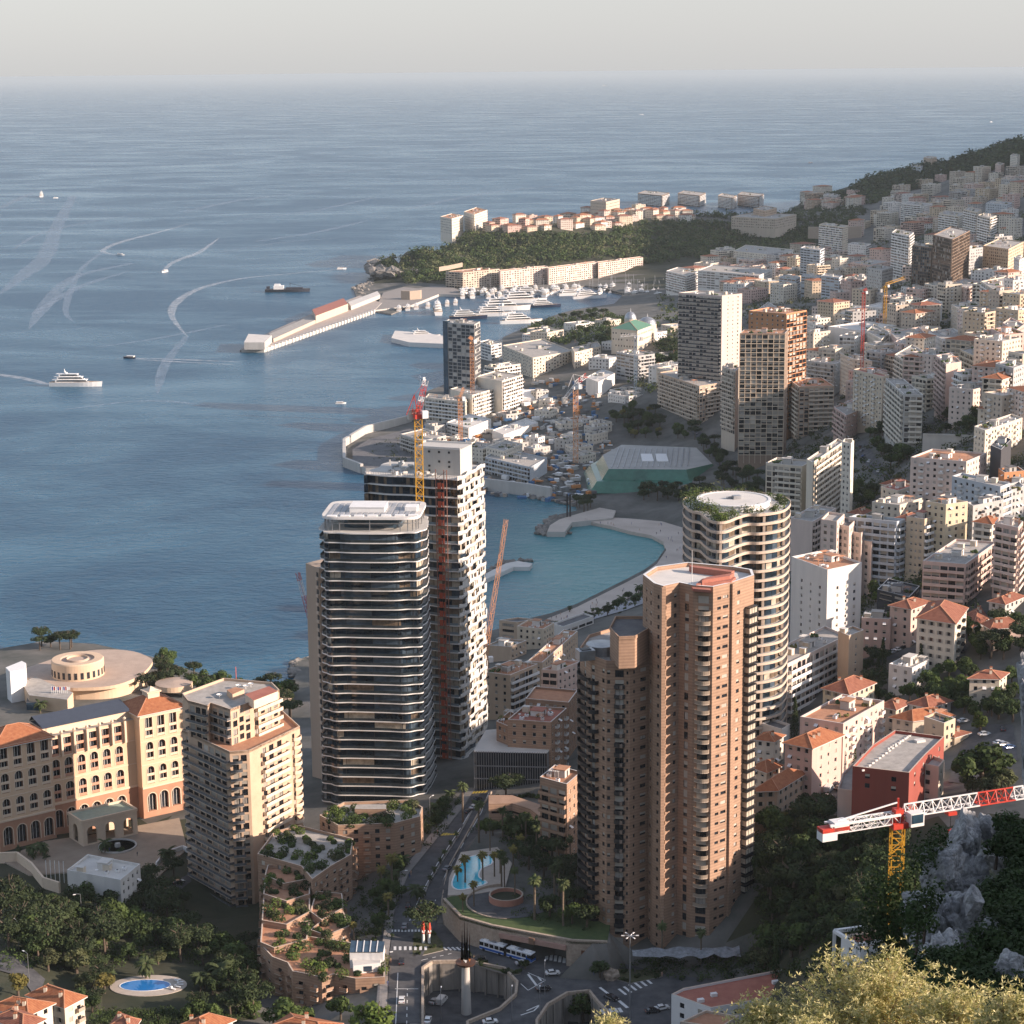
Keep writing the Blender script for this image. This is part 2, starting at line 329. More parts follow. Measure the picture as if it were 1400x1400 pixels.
# ---------------------------------------------------------------- sea
def sea_mat():
    m = bpy.data.materials.new('sea_water'); m.use_nodes = True; n = m.node_tree.nodes; l = m.node_tree.links; b = n['Principled BSDF']
    geo = n.new('ShaderNodeNewGeometry')
    def nz(sc_, det, vec=(1,1,1), rot=0.0, dist=0.0):
        mp = n.new('ShaderNodeMapping'); mp.inputs['Scale'].default_value = vec; mp.inputs['Rotation'].default_value = (0,0,rot); l.new(geo.outputs['Position'], mp.inputs[0])
        t = n.new('ShaderNodeTexNoise'); t.inputs['Scale'].default_value = sc_; t.inputs['Detail'].default_value = det; t.inputs['Roughness'].default_value = 0.6; t.inputs['Distortion'].default_value = dist; l.new(mp.outputs[0], t.inputs['Vector']); return t.outputs['Fac']
    def mr(src, a, b_, c, d):
        r = n.new('ShaderNodeMapRange'); r.inputs['From Min'].default_value = a; r.inputs['From Max'].default_value = b_; r.inputs['To Min'].default_value = c; r.inputs['To Max'].default_value = d; l.new(src, r.inputs[0]); return r.outputs[0]
    def mth(op, a, b_):
        t = n.new('ShaderNodeMath'); t.operation = op
        for k, s in enumerate((a, b_)):
            if isinstance(s, (int, float)): t.inputs[k].default_value = s
            else: l.new(s, t.inputs[k])
        return t.outputs[0]
    big = nz(0.0022, 7, (1, 1.6, 1), 0.25, 1.2)          # slicks
    mid = nz(0.012, 6, (1, 2.2, 1), -0.15, 0.6)
    slick = mr(mth('ADD', mth('MULTIPLY', big, 0.75), mth('MULTIPLY', mid, 0.25)), 0.42, 0.62, 0.0, 1.0)
    # water colour: deep blue, turquoise over the sand of the bay
    sub = n.new('ShaderNodeVectorMath'); sub.operation = 'SUBTRACT'; l.new(geo.outputs['Position'], sub.inputs[0]); bc = Z(845,775,0); sub.inputs[1].default_value = bc
    sc2 = n.new('ShaderNodeVectorMath'); sc2.operation = 'MULTIPLY'; l.new(sub.outputs[0], sc2.inputs[0]); sc2.inputs[1].default_value = (1/105, 1/300, 1)
    ln = n.new('ShaderNodeVectorMath'); ln.operation = 'LENGTH'; l.new(sc2.outputs[0], ln.inputs[0])
    shal = mr(mth('ADD', ln.outputs['Value'], mth('MULTIPLY', mid, 0.5)), 0.55, 1.35, 1.0, 0.0)
    c1 = n.new('ShaderNodeMixRGB'); c1.inputs[1].default_value = (0.004,0.055,0.112,1); c1.inputs[2].default_value = (0.010,0.095,0.165,1); l.new(slick, c1.inputs[0])
    c2 = n.new('ShaderNodeMixRGB'); c2.inputs[2].default_value = (0.055,0.25,0.26,1); l.new(shal, c2.inputs[0]); l.new(c1.outputs[0], c2.inputs[1])
    l.new(c2.outputs[0], b.inputs['Base Color'])
    l.new(mr(slick, 0, 1, 0.34, 0.22), b.inputs['Roughness']); b.inputs['IOR'].default_value = 1.33
    b.inputs['Specular IOR Level'].default_value = 0.5
    w1 = nz(0.10, 5, (1, 1.8, 1), 0.3, 0.4); w2 = nz(0.5, 3, (1, 1.5, 1), 0.1, 0.2)
    hgt = mth('ADD', mth('MULTIPLY', w1, 2.6), mth('MULTIPLY', w2, 0.3))
    bp = n.new('ShaderNodeBump'); bp.inputs['Distance'].default_value = 1.0; l.new(mr(slick, 0, 1, 1.0, 0.4), bp.inputs['Strength']); l.new(hgt, bp.inputs['Height']); l.new(bp.outputs[0], b.inputs['Normal'])
    return m
s = MB(); s.q((-90000,-2000,0),(90000,-2000,0),(90000,200000,0),(-90000,200000,0))
struct(s.build('sea', sea_mat()))
# ---------------------------------------------------------------- haze
def build_haze(dens=0.000028, col=(0.52,0.58,0.60)):
    h = MB(); h.box((0, 99000, 148), (181000, 203000, 306.0)); 
    m = bpy.data.materials.new('haze_air'); m.use_nodes = True; n = m.node_tree.nodes; n.clear(); o = n.new('ShaderNodeOutputMaterial'); p = n.new('ShaderNodeVolumePrincipled')
    p.inputs['Color'].default_value = (*col, 1); p.inputs['Density'].default_value = dens; p.inputs['Anisotropy'].default_value = 0.0
    m.node_tree.links.new(p.outputs[0], o.inputs['Volume']); ob = h.build('haze', m); ob['kind'] = 'stuff'; ob['label'] = 'thin pale blue haze in the air over the sea and the far town'
# ---------------------------------------------------------------- building library
PAL = dict(white=(0.66,0.63,0.58), cream=(0.60,0.52,0.41), ivory=(0.64,0.58,0.48), pink=(0.58,0.43,0.36), rose=(0.55,0.39,0.33), ochre=(0.55,0.44,0.31), beige=(0.50,0.42,0.33),
    grey=(0.42,0.41,0.39), brick=(0.375,0.24,0.16), orange=(0.50,0.235,0.11), red=(0.27,0.07,0.05), tan=(0.47,0.35,0.25), concrete=(0.46,0.44,0.40), brown=(0.25,0.18,0.13), sand=(0.57,0.47,0.35), yellow=(0.58,0.49,0.34), blueg=(0.45,0.48,0.50), dark=(0.06,0.06,0.065), palerose=(0.60,0.49,0.42))
def wallm(c):
    if c in ('brick',): return mat('wall_brick', PAL[c], rough=0.9, scale=0.25, var=0.16, brick=(0.33, 0.22))
    return mat('wall_'+c, PAL[c], rough=0.85, scale=0.22, var=0.10, streak=True)
m_glass = mat('window_glass', (0.018,0.022,0.028), rough=0.10, var=0.6, scale=0.3, spec=0.6, objvar=0.5)
m_glassb = mat('blue_glass', (0.03,0.06,0.09), rough=0.08, var=0.5, scale=0.2, spec=0.8)
m_curt = mat('curtain', (0.35,0.32,0.28), rough=0.8, var=0.3, scale=0.8, objvar=0.3)
m_frame = mat('white_frame', (0.62,0.60,0.56), rough=0.5, var=0.05)
m_darkfr = mat('dark_metal', (0.035,0.035,0.038), rough=0.45, var=0.2, metal=0.3)
m_shut = mat('shutter_paint', (0.40,0.36,0.30), rough=0.7, objvar=0.25)
m_shutg = mat('shutter_green', (0.12,0.20,0.17), rough=0.7, objvar=0.2)
m_tile = mat('terracotta_tiles', (0.30,0.095,0.04), rough=0.85, scale=0.9, col2=(0.46,0.19,0.085), brick=(1.4, 0.35))
m_tiler = mat('old_red_tiles', (0.22,0.075,0.045), rough=0.9, scale=0.7, col2=(0.36,0.15,0.09), brick=(1.4, 0.3))
m_roofg = mat('roof_gravel', (0.26,0.245,0.22), rough=0.95, scale=0.35, col2=(0.42,0.39,0.35))
m_roofd = mat('roof_felt', (0.085,0.085,0.09), rough=0.9, scale=0.3, col2=(0.16,0.155,0.15))
m_roofw = mat('roof_membrane', (0.50,0.48,0.44), rough=0.8, scale=0.15, col2=(0.64,0.60,0.54))
m_roofr = mat('roof_red_deck', (0.30,0.105,0.075), rough=0.85, scale=0.3, col2=(0.40,0.16,0.11))
m_terr = mat('terrace_terracotta', (0.34,0.16,0.09), rough=0.85, scale=0.5, col2=(0.45,0.24,0.14))
m_metal = mat('galvanised', (0.38,0.39,0.40), rough=0.4, metal=0.7, var=0.2)
m_white = mat('white_paint', (0.74,0.73,0.70), rough=0.5, var=0.05)
m_conc = wallm('concrete')
m_rail = mat('glass_rail', (0.20,0.25,0.27), rough=0.12, var=0.2, spec=0.8)
m_green = mat('planter_leaves', (0.022,0.045,0.012), rough=0.8, scale=1.2, col2=(0.085,0.12,0.030), bump=0.8)
m_greeny = mat('autumn_leaves', (0.06,0.065,0.015), rough=0.8, scale=1.0, col2=(0.17,0.14,0.035), bump=0.8)
m_pool = mat('pool_water', (0.04,0.48,0.62), rough=0.08, var=0.15, scale=0.6, spec=0.8)
ROOFS = dict(g=m_roofg, d=m_roofd, w=m_roofw, r=m_roofr, t=m_terr)
WM = {}
def winmesh(kind, w, h, fr=None):
    """window fitted in a hole w x h, centred on x, base z=0, hole depth 0.3 (y inward)"""
    key = (kind, round(w, 1), round(h, 1), fr.name if fr else '')
    if key in WM: return WM[key]
    b = MB(); y = 0.26; f = 0.07
    b.q((-w/2, y, 0), (w/2, y, 0), (w/2, y, h), (-w/2, y, h), 1 if kind == 'c' else 0)
    for x in ((-w/2+f/2), (w/2-f/2)): b.box((x, y-0.04, h/2), (f, 0.08, h), mi=2)
    b.box((0, y-0.04, h-f/2), (w-2*f, 0.08, f), mi=2); b.box((0, y-0.04, f/2), (w-2*f, 0.08, f), mi=2)
    k = max(1, round(w/1.1))
    for i in range(1, k): b.box((-w/2+w*i/k, y-0.035, h/2), (f*0.9, 0.07, h-2*f), mi=2)
    if kind == 'h': b.box((0, y-0.12, h*0.72), (w-0.02, 0.06, h*0.54), mi=3)
    if kind == 'f': b.box((0, y-0.12, h*0.5), (w-0.02, 0.06, h-0.02), mi=3)
    if kind == 's':
        for s_ in (-1, 1): b.box((s_*(w/2+w*0.23), -0.05, h/2), (w*0.44, 0.06, h), mi=3)
    if kind == 'a':  # awning out
        b.hexa((-w/2, 0.1, h), (w, 0, 0), (0, -1.3, -0.7), (0, 0, 0.05), 4)
    me = b.mesh('window', [m_glass, m_curt, fr or m_frame, m_shut, m_white]); WM[key] = me; return me
class Root:
    """collects instanced parts of one building, capping each kind at 100 objects"""
    def __init__(s, root): s.r = root; s.cnt = {}; s.over = {}
    def put(s, me, name, loc, rot=0.0):
        k = s.cnt.get(name, 0)
        if k < 99: inst(me, name, s.r, loc, rot); s.cnt[name] = k+1
        else: s.over.setdefault(name, []).append((me, loc, rot))
    def flush(s):
        for name, L in s.over.items():
            b = MB(); mats = []
            for me, loc, rot in L:
                M = Matrix.Translation(loc) @ Matrix.Rotation(rot, 4, 'Z'); i = len(b.v)
                b.v += [tuple(M @ v.co) for v in me.vertices]
                mi = []
                for m in me.materials:
                    if m not in mats: mats.append(m)
                    mi.append(mats.index(m))
                for p in me.polygons: b.f.append(tuple(i+k for k in p.vertices)); b.m.append(mi[p.material_index])
            o = b.build(name, mats, s.r); o['kind'] = 'stuff'
BAL = {}
def balmesh(L, d, kind, sidewall=True, par=1.0, slabm=None, parm=None, curve=0.0):
    """balcony along x 0..L, sticking out (-y) by d, slab top at z=0"""
    b = MB(); n = 1 if not curve else 8
    def yo(t): return -d*(1 if not curve else (0.45+0.55*sin(pi*t)))
    for i in range(n):
        t0, t1 = i/n, (i+1)/n; x0, x1 = L*t0, L*t1
        b.poly([(x0,0,0),(x0,yo(t0),0),(x1,yo(t1),0),(x1,0,0)], 0); b.poly([(x0,0,-0.22),(x1,0,-0.22),(x1,yo(t1),-0.22),(x0,yo(t0),-0.22)], 0)
        b.q((x0,yo(t0),-0.22),(x1,yo(t1),-0.22),(x1,yo(t1),0),(x0,yo(t0),0), 0)
        th = 0.12 if kind in 'sd' else 0.05
        lo = 0.0 if kind != 'b' else 0.12
        b.hexa((x0,yo(t0),lo), (x1-x0, yo(t1)-yo(t0), 0), (0, th, 0), (0,0,par-lo), 1)
        if kind == 'b':
            for z_ in (0.35, 0.6): pass
    b.q((0,0,-0.22),(0,yo(0),-0.22),(0,yo(0),0),(0,0,0),0); b.q((L,0,-0.22),(L,0,0),(L,yo(1),0),(L,yo(1),-0.22),0)
    b.box((0.05, yo(0)/2, par/2), (0.1, -yo(0)*0.96, par), mi=1); b.box((L-0.05, yo(1)/2, par/2), (0.1, -yo(1)*0.96, par), mi=1)
    if kind == 'g':
        for i in range(n+1): b.box((L*i/n, yo(i/n)+0.03, par+0.03), (0.06,0.06,0.06), mi=0)
    return b.mesh('balcony', [slabm or m_frame, parm or m_frame])
def auto_cols(L, cw, kinds='w', ww=1.25, wh=1.5, off=0.0, m=0.6):
    n = max(1, int(round((L-2*m)/cw))); c = (L-2*m)/n
    return [(m+c*(i+0.5), min(ww, c*0.86), wh, kinds[i % len(kinds)]) for i in range(n)]
def facade(R, wb, a, b, z0, n, fh, cols, rng, lod=0, topz=None, wmi=0, sill=0.95, gf=True, fr=None, balk='s', slabm=None, parm=None, wink='wwchsf', bd=1.2, zoff=0.0):
    """writes wall with holes into wb, instances windows / balconies. a->b counter-clockwise seen from above"""
    a = V((a[0], a[1], 0)); b = V((b[0], b[1], 0)); d = b-a; L = d.length; u = d/L; nrm = V((u.y, -u.x, 0)); rot = atan2(u.y, u.x)
    topz = topz if topz is not None else z0+n*fh
    def P(x, z, out=0.0): p = a+u*x+nrm*out; return (p.x, p.y, z)
    def Q(x0, x1, za, zb, mi, out=0.0): wb.q(P(x0, za, out), P(x1, za, out), P(x1, zb, out), P(x0, zb, out), mi)
    cols = sorted([c for c in cols if c[0]-c[1]/2 > 0.02 and c[0]+c[1]/2 < L-0.02]); x = 0.0
    bot = z0-14
    if lod == 2:
        Q(0, L, bot, topz, wmi)
        for c, w, h, k in cols:
            for i in range(n):
                zz = z0+i*fh+(0.1 if k in 'bBlr' else sill); r = rng.random()
                mi = 2 if r < 0.75 else (3 if r < 0.9 else 0)
                if mi: Q(c-w/2, c+w/2, zz, zz+h, mi, 0.05)
                if k == 'b' : wb.hexa(P(c-w/2-0.4, z0+i*fh-0.1), u*(w+0.8), nrm*1.0, V((0,0,1.1)), 4)
        return
    for c, w, h, k in cols:
        x0, x1 = c-w/2, c+w/2
        if x0 > x+1e-4: Q(x, x0, bot, topz, wmi)
        zp = bot; dep = 0.3 if k not in 'lR' else 1.3
        for i in range(n):
            za = z0+i*fh+(sill if k in 'wshfcv' else 0.08); zb = min(za+h, z0+(i+1)*fh-0.15) 
            Q(x0, x1, zp, za, wmi); zp = zb
            pi_ = lambda xx, z, dd: P(xx, z, -dd)
            wb.q(P(x0,za), P(x1,za), P(x1,za,-dep), P(x0,za,-dep), 0); wb.q(P(x0,zb), P(x0,zb,-dep), P(x1,zb,-dep), P(x1,zb), 0)
            wb.q(P(x0,za), P(x0,za,-dep), P(x0,zb,-dep), P(x0,zb), 0); wb.q(P(x1,za), P(x1,zb), P(x1,zb,-dep), P(x1,za,-dep), 0)
            kk = rng.choice(wink) if k in 'wbBlR' else ('w' if k == 'v' else k)
            if kk == 's' and k != 's': kk = 'h'
            me = winmesh(kk, w, zb-za, fr); p = P(c, za, -(dep-0.3)); R.put(me, 'window', p, rot)
            if k == 'l' :
                key = ('lp', round(w, 1), (parm or m_frame).name)
                if key not in BAL:
                    q = MB(); q.box((0, 0.1, 0.5), (w, 0.1, 1.0)); BAL[key] = q.mesh('balustrade', [parm or m_frame])
                R.put(BAL[key], 'balustrade', P(c, za), rot)
            if k == 'b':
                key = ('b', round(w, 1), balk, bd, (slabm or m_frame).name, (parm or m_frame).name)
                if key not in BAL: BAL[key] = balmesh(w+1.0, bd, balk, slabm=slabm, parm=parm)
                R.put(BAL[key], 'balcony', P(c-w/2-0.5, za), rot)
        Q(x0, x1, zp, topz, wmi); x = x1
    if x < L-1e-4: Q(x, L, bot, topz, wmi)
def bands(R, a, b, z0, n, fh, x0=0.0, x1=1.0, d=1.4, kind='s', slabm=None, parm=None, par=1.0, curve=0.0, i0=0, name='balcony', dz=0.0, skip=None, rng=None):
    """one balcony per floor along part of an edge"""
    a = V((a[0], a[1], 0)); b = V((b[0], b[1], 0)); dd = b-a; L = dd.length; u = dd/L; rot = atan2(u.y, u.x)
    me = balmesh(L*(x1-x0), d, kind, slabm=slabm, parm=parm, par=par, curve=curve)
    for i in range(i0, n):
        if skip and i in skip: continue
        p = a+u*L*x0; R.put(me, name, (p.x, p.y, z0+i*fh+dz), rot)
def expand(poly, d):
    n = len(poly); out = []
    for i in range(n):
        p0 = V((*poly[i-1][:2], 0)); p1 = V((*poly[i][:2], 0)); p2 = V((*poly[(i+1) % n][:2], 0)); a = (p1-p0).normalized(); b = (p2-p1).normalized()
        na = V((a.y, -a.x, 0)); nb = V((b.y, -b.x, 0)); m = (na+nb); L2 = m.length_squared; m = m*(2/L2) if L2 > 0.3 else na; out.append(p1+m*d)
    return out
def flatroof(wb, root, poly, z, rng, par=0.9, roofm='g', clutter=1.0, wmi=0, thick=0.35):
    """parapet (in the wall mesh), roof slab, huts, units and plants as parts"""
    inn = expand(poly, -thick); n = len(poly)
    for i in range(n):
        a, b = poly[i], poly[(i+1) % n]; c, d = inn[i], inn[(i+1) % n]
        wb.q((a[0],a[1],z), (b[0],b[1],z), (b[0],b[1],z+par), (a[0],a[1],z+par), wmi)
        wb.q((a[0],a[1],z+par), (b[0],b[1],z+par), (d.x,d.y,z+par), (c.x,c.y,z+par), 1)
        wb.q((c.x,c.y,z), (c.x,c.y,z+par), (d.x,d.y,z+par), (d.x,d.y,z), wmi)
    rb = MB(); rb.poly([(p.x, p.y, z+0.03) for p in inn]); 
    rb.build('roof', ROOFS[roofm], root)
    if clutter <= 0: return
    P0 = V((*poly[0][:2], 0)); e1 = V((*poly[1][:2], 0))-P0; e2 = V((*poly[-1][:2], 0))-P0; L1, L2 = e1.length, e2.length; rot = atan2(e1.y, e1.x)
    cx = sum((V((*p[:2], 0)) for p in poly), V((0,0,0)))/n
    def rp(m=0.15):
        for _ in range(30):
            s_, t_ = rng.uniform(m, 1-m), rng.uniform(m, 1-m); p = P0+e1*s_+e2*t_
            if inpoly(p.x, p.y, [V((*q_[:2], 0)) for q_ in poly]): return p
        return cx
    area = abs(area2(poly))/2
    if area > 90:
        p = cx+e1.normalized()*rng.uniform(-.15,.15)*L1; b = MB(); w, d_, h = min(rng.uniform(3.5, 6.5), L1*0.4), min(rng.uniform(3, 5), L2*0.4), rng.uniform(2.2, 3.2)
        b.box((p.x, p.y, z+h/2), (w, d_, h), rot, 0); b.box((p.x, p.y, z+h+0.1), (w+0.5, d_+0.5, 0.2), rot, 1); b.box((p.x-sin(rot)*-d_/2*1.01, p.y-cos(rot)*d_/2*1.01, z+1.05), (0.9, 0.08, 2.0), rot, 2)
        b.build('roof_hut', [m_conc if rng.random() < 0.5 else wallm('white'), ROOFS[roofm], m_darkfr], root)
    k = int(min(9, area/60*clutter))+1
    for i in range(k):
        p = rp(0.12); r = rng.random()
        if r < 0.35:
            b = MB(); w = rng.uniform(0.8, 2.0); b.box((p.x, p.y, z+0.55), (w, rng.uniform(0.8, 1.6), 0.9), rot, 0); b.box((p.x, p.y, z+1.04), (w*0.6, 0.6, 0.1), rot, 1); b.build('roof_unit', [m_white, m_darkfr], root)
        elif r < 0.55:
            b = MB(); 
            for j in range(5): q_ = p+V((rng.uniform(-2,2), rng.uniform(-1.5,1.5), 0)); b.blob((q_.x, q_.y, z+0.7), (rng.uniform(.5,1.1),)*2+(rng.uniform(.5,1.0),), seed=rng.random()*9, amp=0.8)
            b.build('roof_plants', m_green if rng.random() < 0.7 else m_greeny, root)
        elif r < 0.72:
            b = MB(); w, d_ = rng.uniform(2.5, 4.5), rng.uniform(2, 3.2)
            for sx in (-1, 1):
                for sy in (-1, 1): q_ = p+V((cos(rot)*sx*w/2-sin(rot)*sy*d_/2, sin(rot)*sx*w/2+cos(rot)*sy*d_/2, 0)); b.box((q_.x, q_.y, z+1.2), (0.12,0.12,2.4), rot, 0)
            for j in range(6): b.box((p.x-sin(rot)*d_*(j/5-0.5), p.y+cos(rot)*d_*(j/5-0.5), z+2.46), (w, 0.25 if rng.random() < 0.3 else 0.14, 0.1), rot, 0)
            b.build('pergola', m_frame if rng.random() < 0.5 else m_terr, root)
        elif r < 0.86:
            b = MB(); b.lathe((p.x, p.y, z), [(0.06,0),(0.06,1.5),(0.0,1.5)], 6); b.lathe((p.x, p.y, z+1.5), [(0.0,0),(0.45,0.1),(0.6,0.3)], 10); b.build('satellite_dish', m_white, root)
        else:
            b = MB(); b.box((p.x, p.y, z+1.1), (2.2, 2.4, 2.2), rot, 0); b.box((p.x, p.y, z+2.25), (2.5, 2.7, 0.12), rot, 1); b.build('roof_store', [wallm('cream'), m_roofw], root)
def hiproof(root, poly, z, h=2.6, over=0.7, m=None, rng=None, chim=2, name='roof'):
    """hip roof over a 4-corner plan"""
    m = m or m_tile; q = expand(poly, over); p = [V((v.x, v.y, z)) for v in q]; rb = MB()
    e1 = (p[1]-p[0]).length; e2 = (p[2]-p[1]).length
    if e1 < e2: p = p[1:]+p[:1]; e1, e2 = e2, e1
    t = min(0.5, 0.5*e2/e1) if e1 > e2*1.05 else 0.5
    m0 = (p[3]+p[0])/2; m1 = (p[1]+p[2])/2; a = m0.lerp(m1, t)+V((0,0,h)); b = m1.lerp(m0, t)+V((0,0,h))
    if (a-b).length < 0.3: 
        for i in range(4): rb.poly([p[i], p[(i+1) % 4], a])
    else: rb.q(p[0], p[1], b, a); rb.q(p[2], p[3], a, b); rb.poly([p[1], p[2], b]); rb.poly([p[3], p[0], a])
    for i in range(4): u = p[i]; v = p[(i+1) % 4]; rb.q(u-V((0,0,0.25)), v-V((0,0,0.25)), v, u, 1)
    rb.poly([v-V((0,0,0.25)) for v in p][::-1], 1)
    for r_ in [(p[0], a), (p[3], a), (p[1], b), (p[2], b)] + ([(a, b)] if (a-b).length > 0.3 else []): rb.bar(r_[0]+V((0,0,.06)), r_[1]+V((0,0,.06)), 0.28, 2, 0.16)
    ro = rb.build(name, [m, m_frame, mat('ridge_tiles', (0.48,0.23,0.13), rough=0.9)], root)
    rng = rng or random
    for k in range(chim):
        f = rng.uniform(0.25, 0.75); g = rng.choice((0.3, 0.7)); c = p[0].lerp(p[1], f).lerp(p[3].lerp(p[2], f), g); cb = MB()
        zz = z+h*0.45; cb.box((c.x, c.y, zz+0.7), (0.9, 0.6, 1.8), mi=0); cb.box((c.x, c.y, zz+1.68), (1.1, 0.8, 0.16), mi=1)
        for s_ in (-0.22, 0.22): cb.lathe((c.x+s_, c.y, zz+1.76), [(0.13,0),(0.11,0.35),(0,0.35)], 6, 1)
        cb.build('chimney', [wallm('cream'), m_tile], ro, origin=None if ro is None else tuple(ro['_o']))
USEDP = []
def bld(label, A_, L_, R_, n, col, fl='w', fr_='w', fh=3.1, roof='g', cat='apartment block', cw=3.5, ww=1.3, wh=1.5, clutter=1.0, dist=None, name='apartment_building', group=None, hip=0, shut=False, par=0.9, minlen=7, maxlen=110, bandm=None, frm=None, wink=None, base=None, bd=1.3, parm=None, tm=None, seed=None, up=None, over=0.7, cl=None, cr_=None, hh=None):
    """block whose near roof corner is at picture point A_, left and right roof corners at L_ and R_"""
    rng = random.Random(hash((A_[0]*7+A_[1])) if seed is None else seed); h = up or n*fh
    if dist: pA = Y(A_[0], A_[1], dist)
    else: pA = march(A_[0], A_[1], h+par, 420)
    zt = pA.z; pL = Z(*L_, zt); pR = Z(*R_, zt)
    def clampv(p):
        d = p-pA; l = d.length
        return pA+d*(min(max(l, minlen), maxlen)/l)
    pL = clampv(pL); pR = clampv(pR)
    poly = [pA, pR, pL+(pR-pA), pL]; z1 = zt-par; z0 = z1-h; Dm = pA.y
    root = thing(name, label, cat, (pA.x, pA.y, z0), group); R = Root(root); wb = MB()
    lod = 2 if Dm > 1750 else 0; W = wallm(col); bm_ = bandm or W
    edges = [(poly[0], poly[1], fr_), (poly[3], poly[0], fl)]
    wk = wink or ('wwwwwccahs' if not shut else 'wwwhff')
    for (a, b, code) in edges:
        Ln = (b-a).length
        if code == 'n': facade(R, wb, a, b, z0, n, fh, [], rng, lod, z1)
        elif code == 'w': facade(R, wb, a, b, z0, n, fh, auto_cols(Ln, cw, 'w' if not shut else 's', ww, wh), rng, lod, z1, fr=frm, wink=wk)
        elif code == 'm': facade(R, wb, a, b, z0, n, fh, auto_cols(Ln, cw, 'wbw', ww*1.1, wh), rng, lod, z1, fr=frm, wink=wk, slabm=bm_, parm=parm, balk='g' if parm is None else 's')
        elif code == 'f': facade(R, wb, a, b, z0, n, fh, auto_cols(Ln, cw, 'wl', ww*1.4, wh), rng, lod, z1, fr=frm, wink=wk, parm=bm_)
        elif code == '1': facade(R, wb, a, b, z0, n, fh, [(Ln*0.5, 1.2, 1.4, 'w')], rng, lod, z1, fr=frm)
        elif code == '2': facade(R, wb, a, b, z0, n, fh, [(Ln*0.3, 1.2, 1.4, 'w'), (Ln*0.55, 1.0, 1.2, 'w'), (Ln*0.8, 1.3, 1.4, 'w')], rng, lod, z1, fr=frm)
        elif code == 'g': 
            facade(R, wb, a, b, z0, n, fh, auto_cols(Ln, cw, 'B', cw*0.92, fh-0.5, m=0.1), rng, lod, z1, fr=frm or m_darkfr)
            k = max(1, int(round(Ln/cw))); u = (b-a)/Ln; nr = V((u.y, -u.x, 0)); gb_ = MB()
            for i in range(k+1): gb_.bar(a+u*(Ln*i/k)+nr*0.25+V((0,0,z0-a.z-6)), a+u*(Ln*i/k)+nr*0.25+V((0,0,z1-a.z)), 0.3, 0, 0.5)
            gb_.build('frame_grid', bm_, root)
            bands(R, a, b, z0, n, fh, d=0.55, kind='s', slabm=bm_, parm=bm_, par=0.25, name='floor_band')
        elif code == 'r': facade(R, wb, a, b, z0, n, fh, auto_cols(Ln, cw*2, 'w', cw*1.9, wh, m=0.4), rng, lod, z1, fr=m_darkfr)
        elif code in 'bBDGS':
            facade(R, wb, a, b, z0, n, fh, auto_cols(Ln, cw, 'B', cw*(0.97 if code == 'D' else 0.80), fh-0.7, m=0.3), rng, lod, z1, fr=frm or m_darkfr)
            kind = {'b': 's', 'B': 's', 'D': 's', 'G': 'g', 'S': 's'}[code]; pm = {'b': bm_, 'B': bm_, 'D': m_darkfr, 'G': m_rail, 'S': m_white}[code]
            if parm: pm = parm
            x0, x1 = (0.02, 0.98) if code != 'B' else (0.28, 0.985)
            bands(R, a, b, z0, n, fh, x0, x1, d=bd, kind=kind, slabm=bm_ if code not in 'DG' else m_frame, parm=pm, i0=1 if n > 3 else 0)
            if code == 'b' and Ln > 14:
                k = int(Ln/9); u = (b-a)/Ln; nr = V((u.y, -u.x, 0)); gb_ = MB()
                for i in range(1, k): gb_.bar(a+u*(Ln*i/k)+nr*(bd/2)+V((0,0,z0-a.z)), a+u*(Ln*i/k)+nr*(bd/2)+V((0,0,z1-a.z)), 0.16, 0, bd*0.96)
                gb_.build('balcony_dividers', bm_, root)
    facade(R, wb, poly[1], poly[2], z0, n, fh, [], rng, 0, z1); facade(R, wb, poly[2], poly[3], z0, n, fh, [], rng, 0, z1)
    if hip:
        hiproof(root, poly, z1, hip, over, tm, rng, chim=2 if Dm < 1300 else 0)
        wb.poly([(p.x, p.y, z1-0.02) for p in poly], 1)
    else: flatroof(wb, root, poly, z1, rng, par, roof, clutter if Dm < 1900 else min(clutter, 0.5))
    wb.build('wall', [W, m_frame if lod == 0 else W, m_glass, m_curt, m_frame], root)
    R.flush()
    FOOT.append([(p.x, p.y) for p in poly])
    return root, poly, z1
FOOT = []
# ---------------------------------------------------------------- plants
def lm(name, a, b): return mat(name, a, rough=0.75, scale=0.35, col2=b, objvar=0.28, trans=0.22, spec=0.25)
LEAF = dict(dark=lm('leaf_dark', (0.018,0.034,0.010), (0.050,0.075,0.022)), mid=lm('leaf_mid', (0.030,0.055,0.014), (0.085,0.12,0.030)), olive=lm('leaf_olive', (0.050,0.062,0.024), (0.13,0.135,0.06)),
    yellow=lm('leaf_yellow', (0.11,0.105,0.025), (0.27,0.22,0.06)), pine=lm('leaf_pine', (0.020,0.036,0.014), (0.055,0.072,0.026)), palm=lm('leaf_palm', (0.035,0.055,0.020), (0.10,0.12,0.045)), bright=lm('leaf_bright', (0.05,0.09,0.015), (0.14,0.18,0.04)))
m_bark = mat('bark', (0.10,0.075,0.055), rough=0.95, scale=2.0, var=0.35, bump=0.5)
m_palmbark = mat('palm_bark', (0.15,0.115,0.08), rough=0.95, scale=3.0, var=0.35, bump=0.6)
def leafmat(rng): return LEAF[rng.choice(['dark','mid','mid','olive','bright'])]
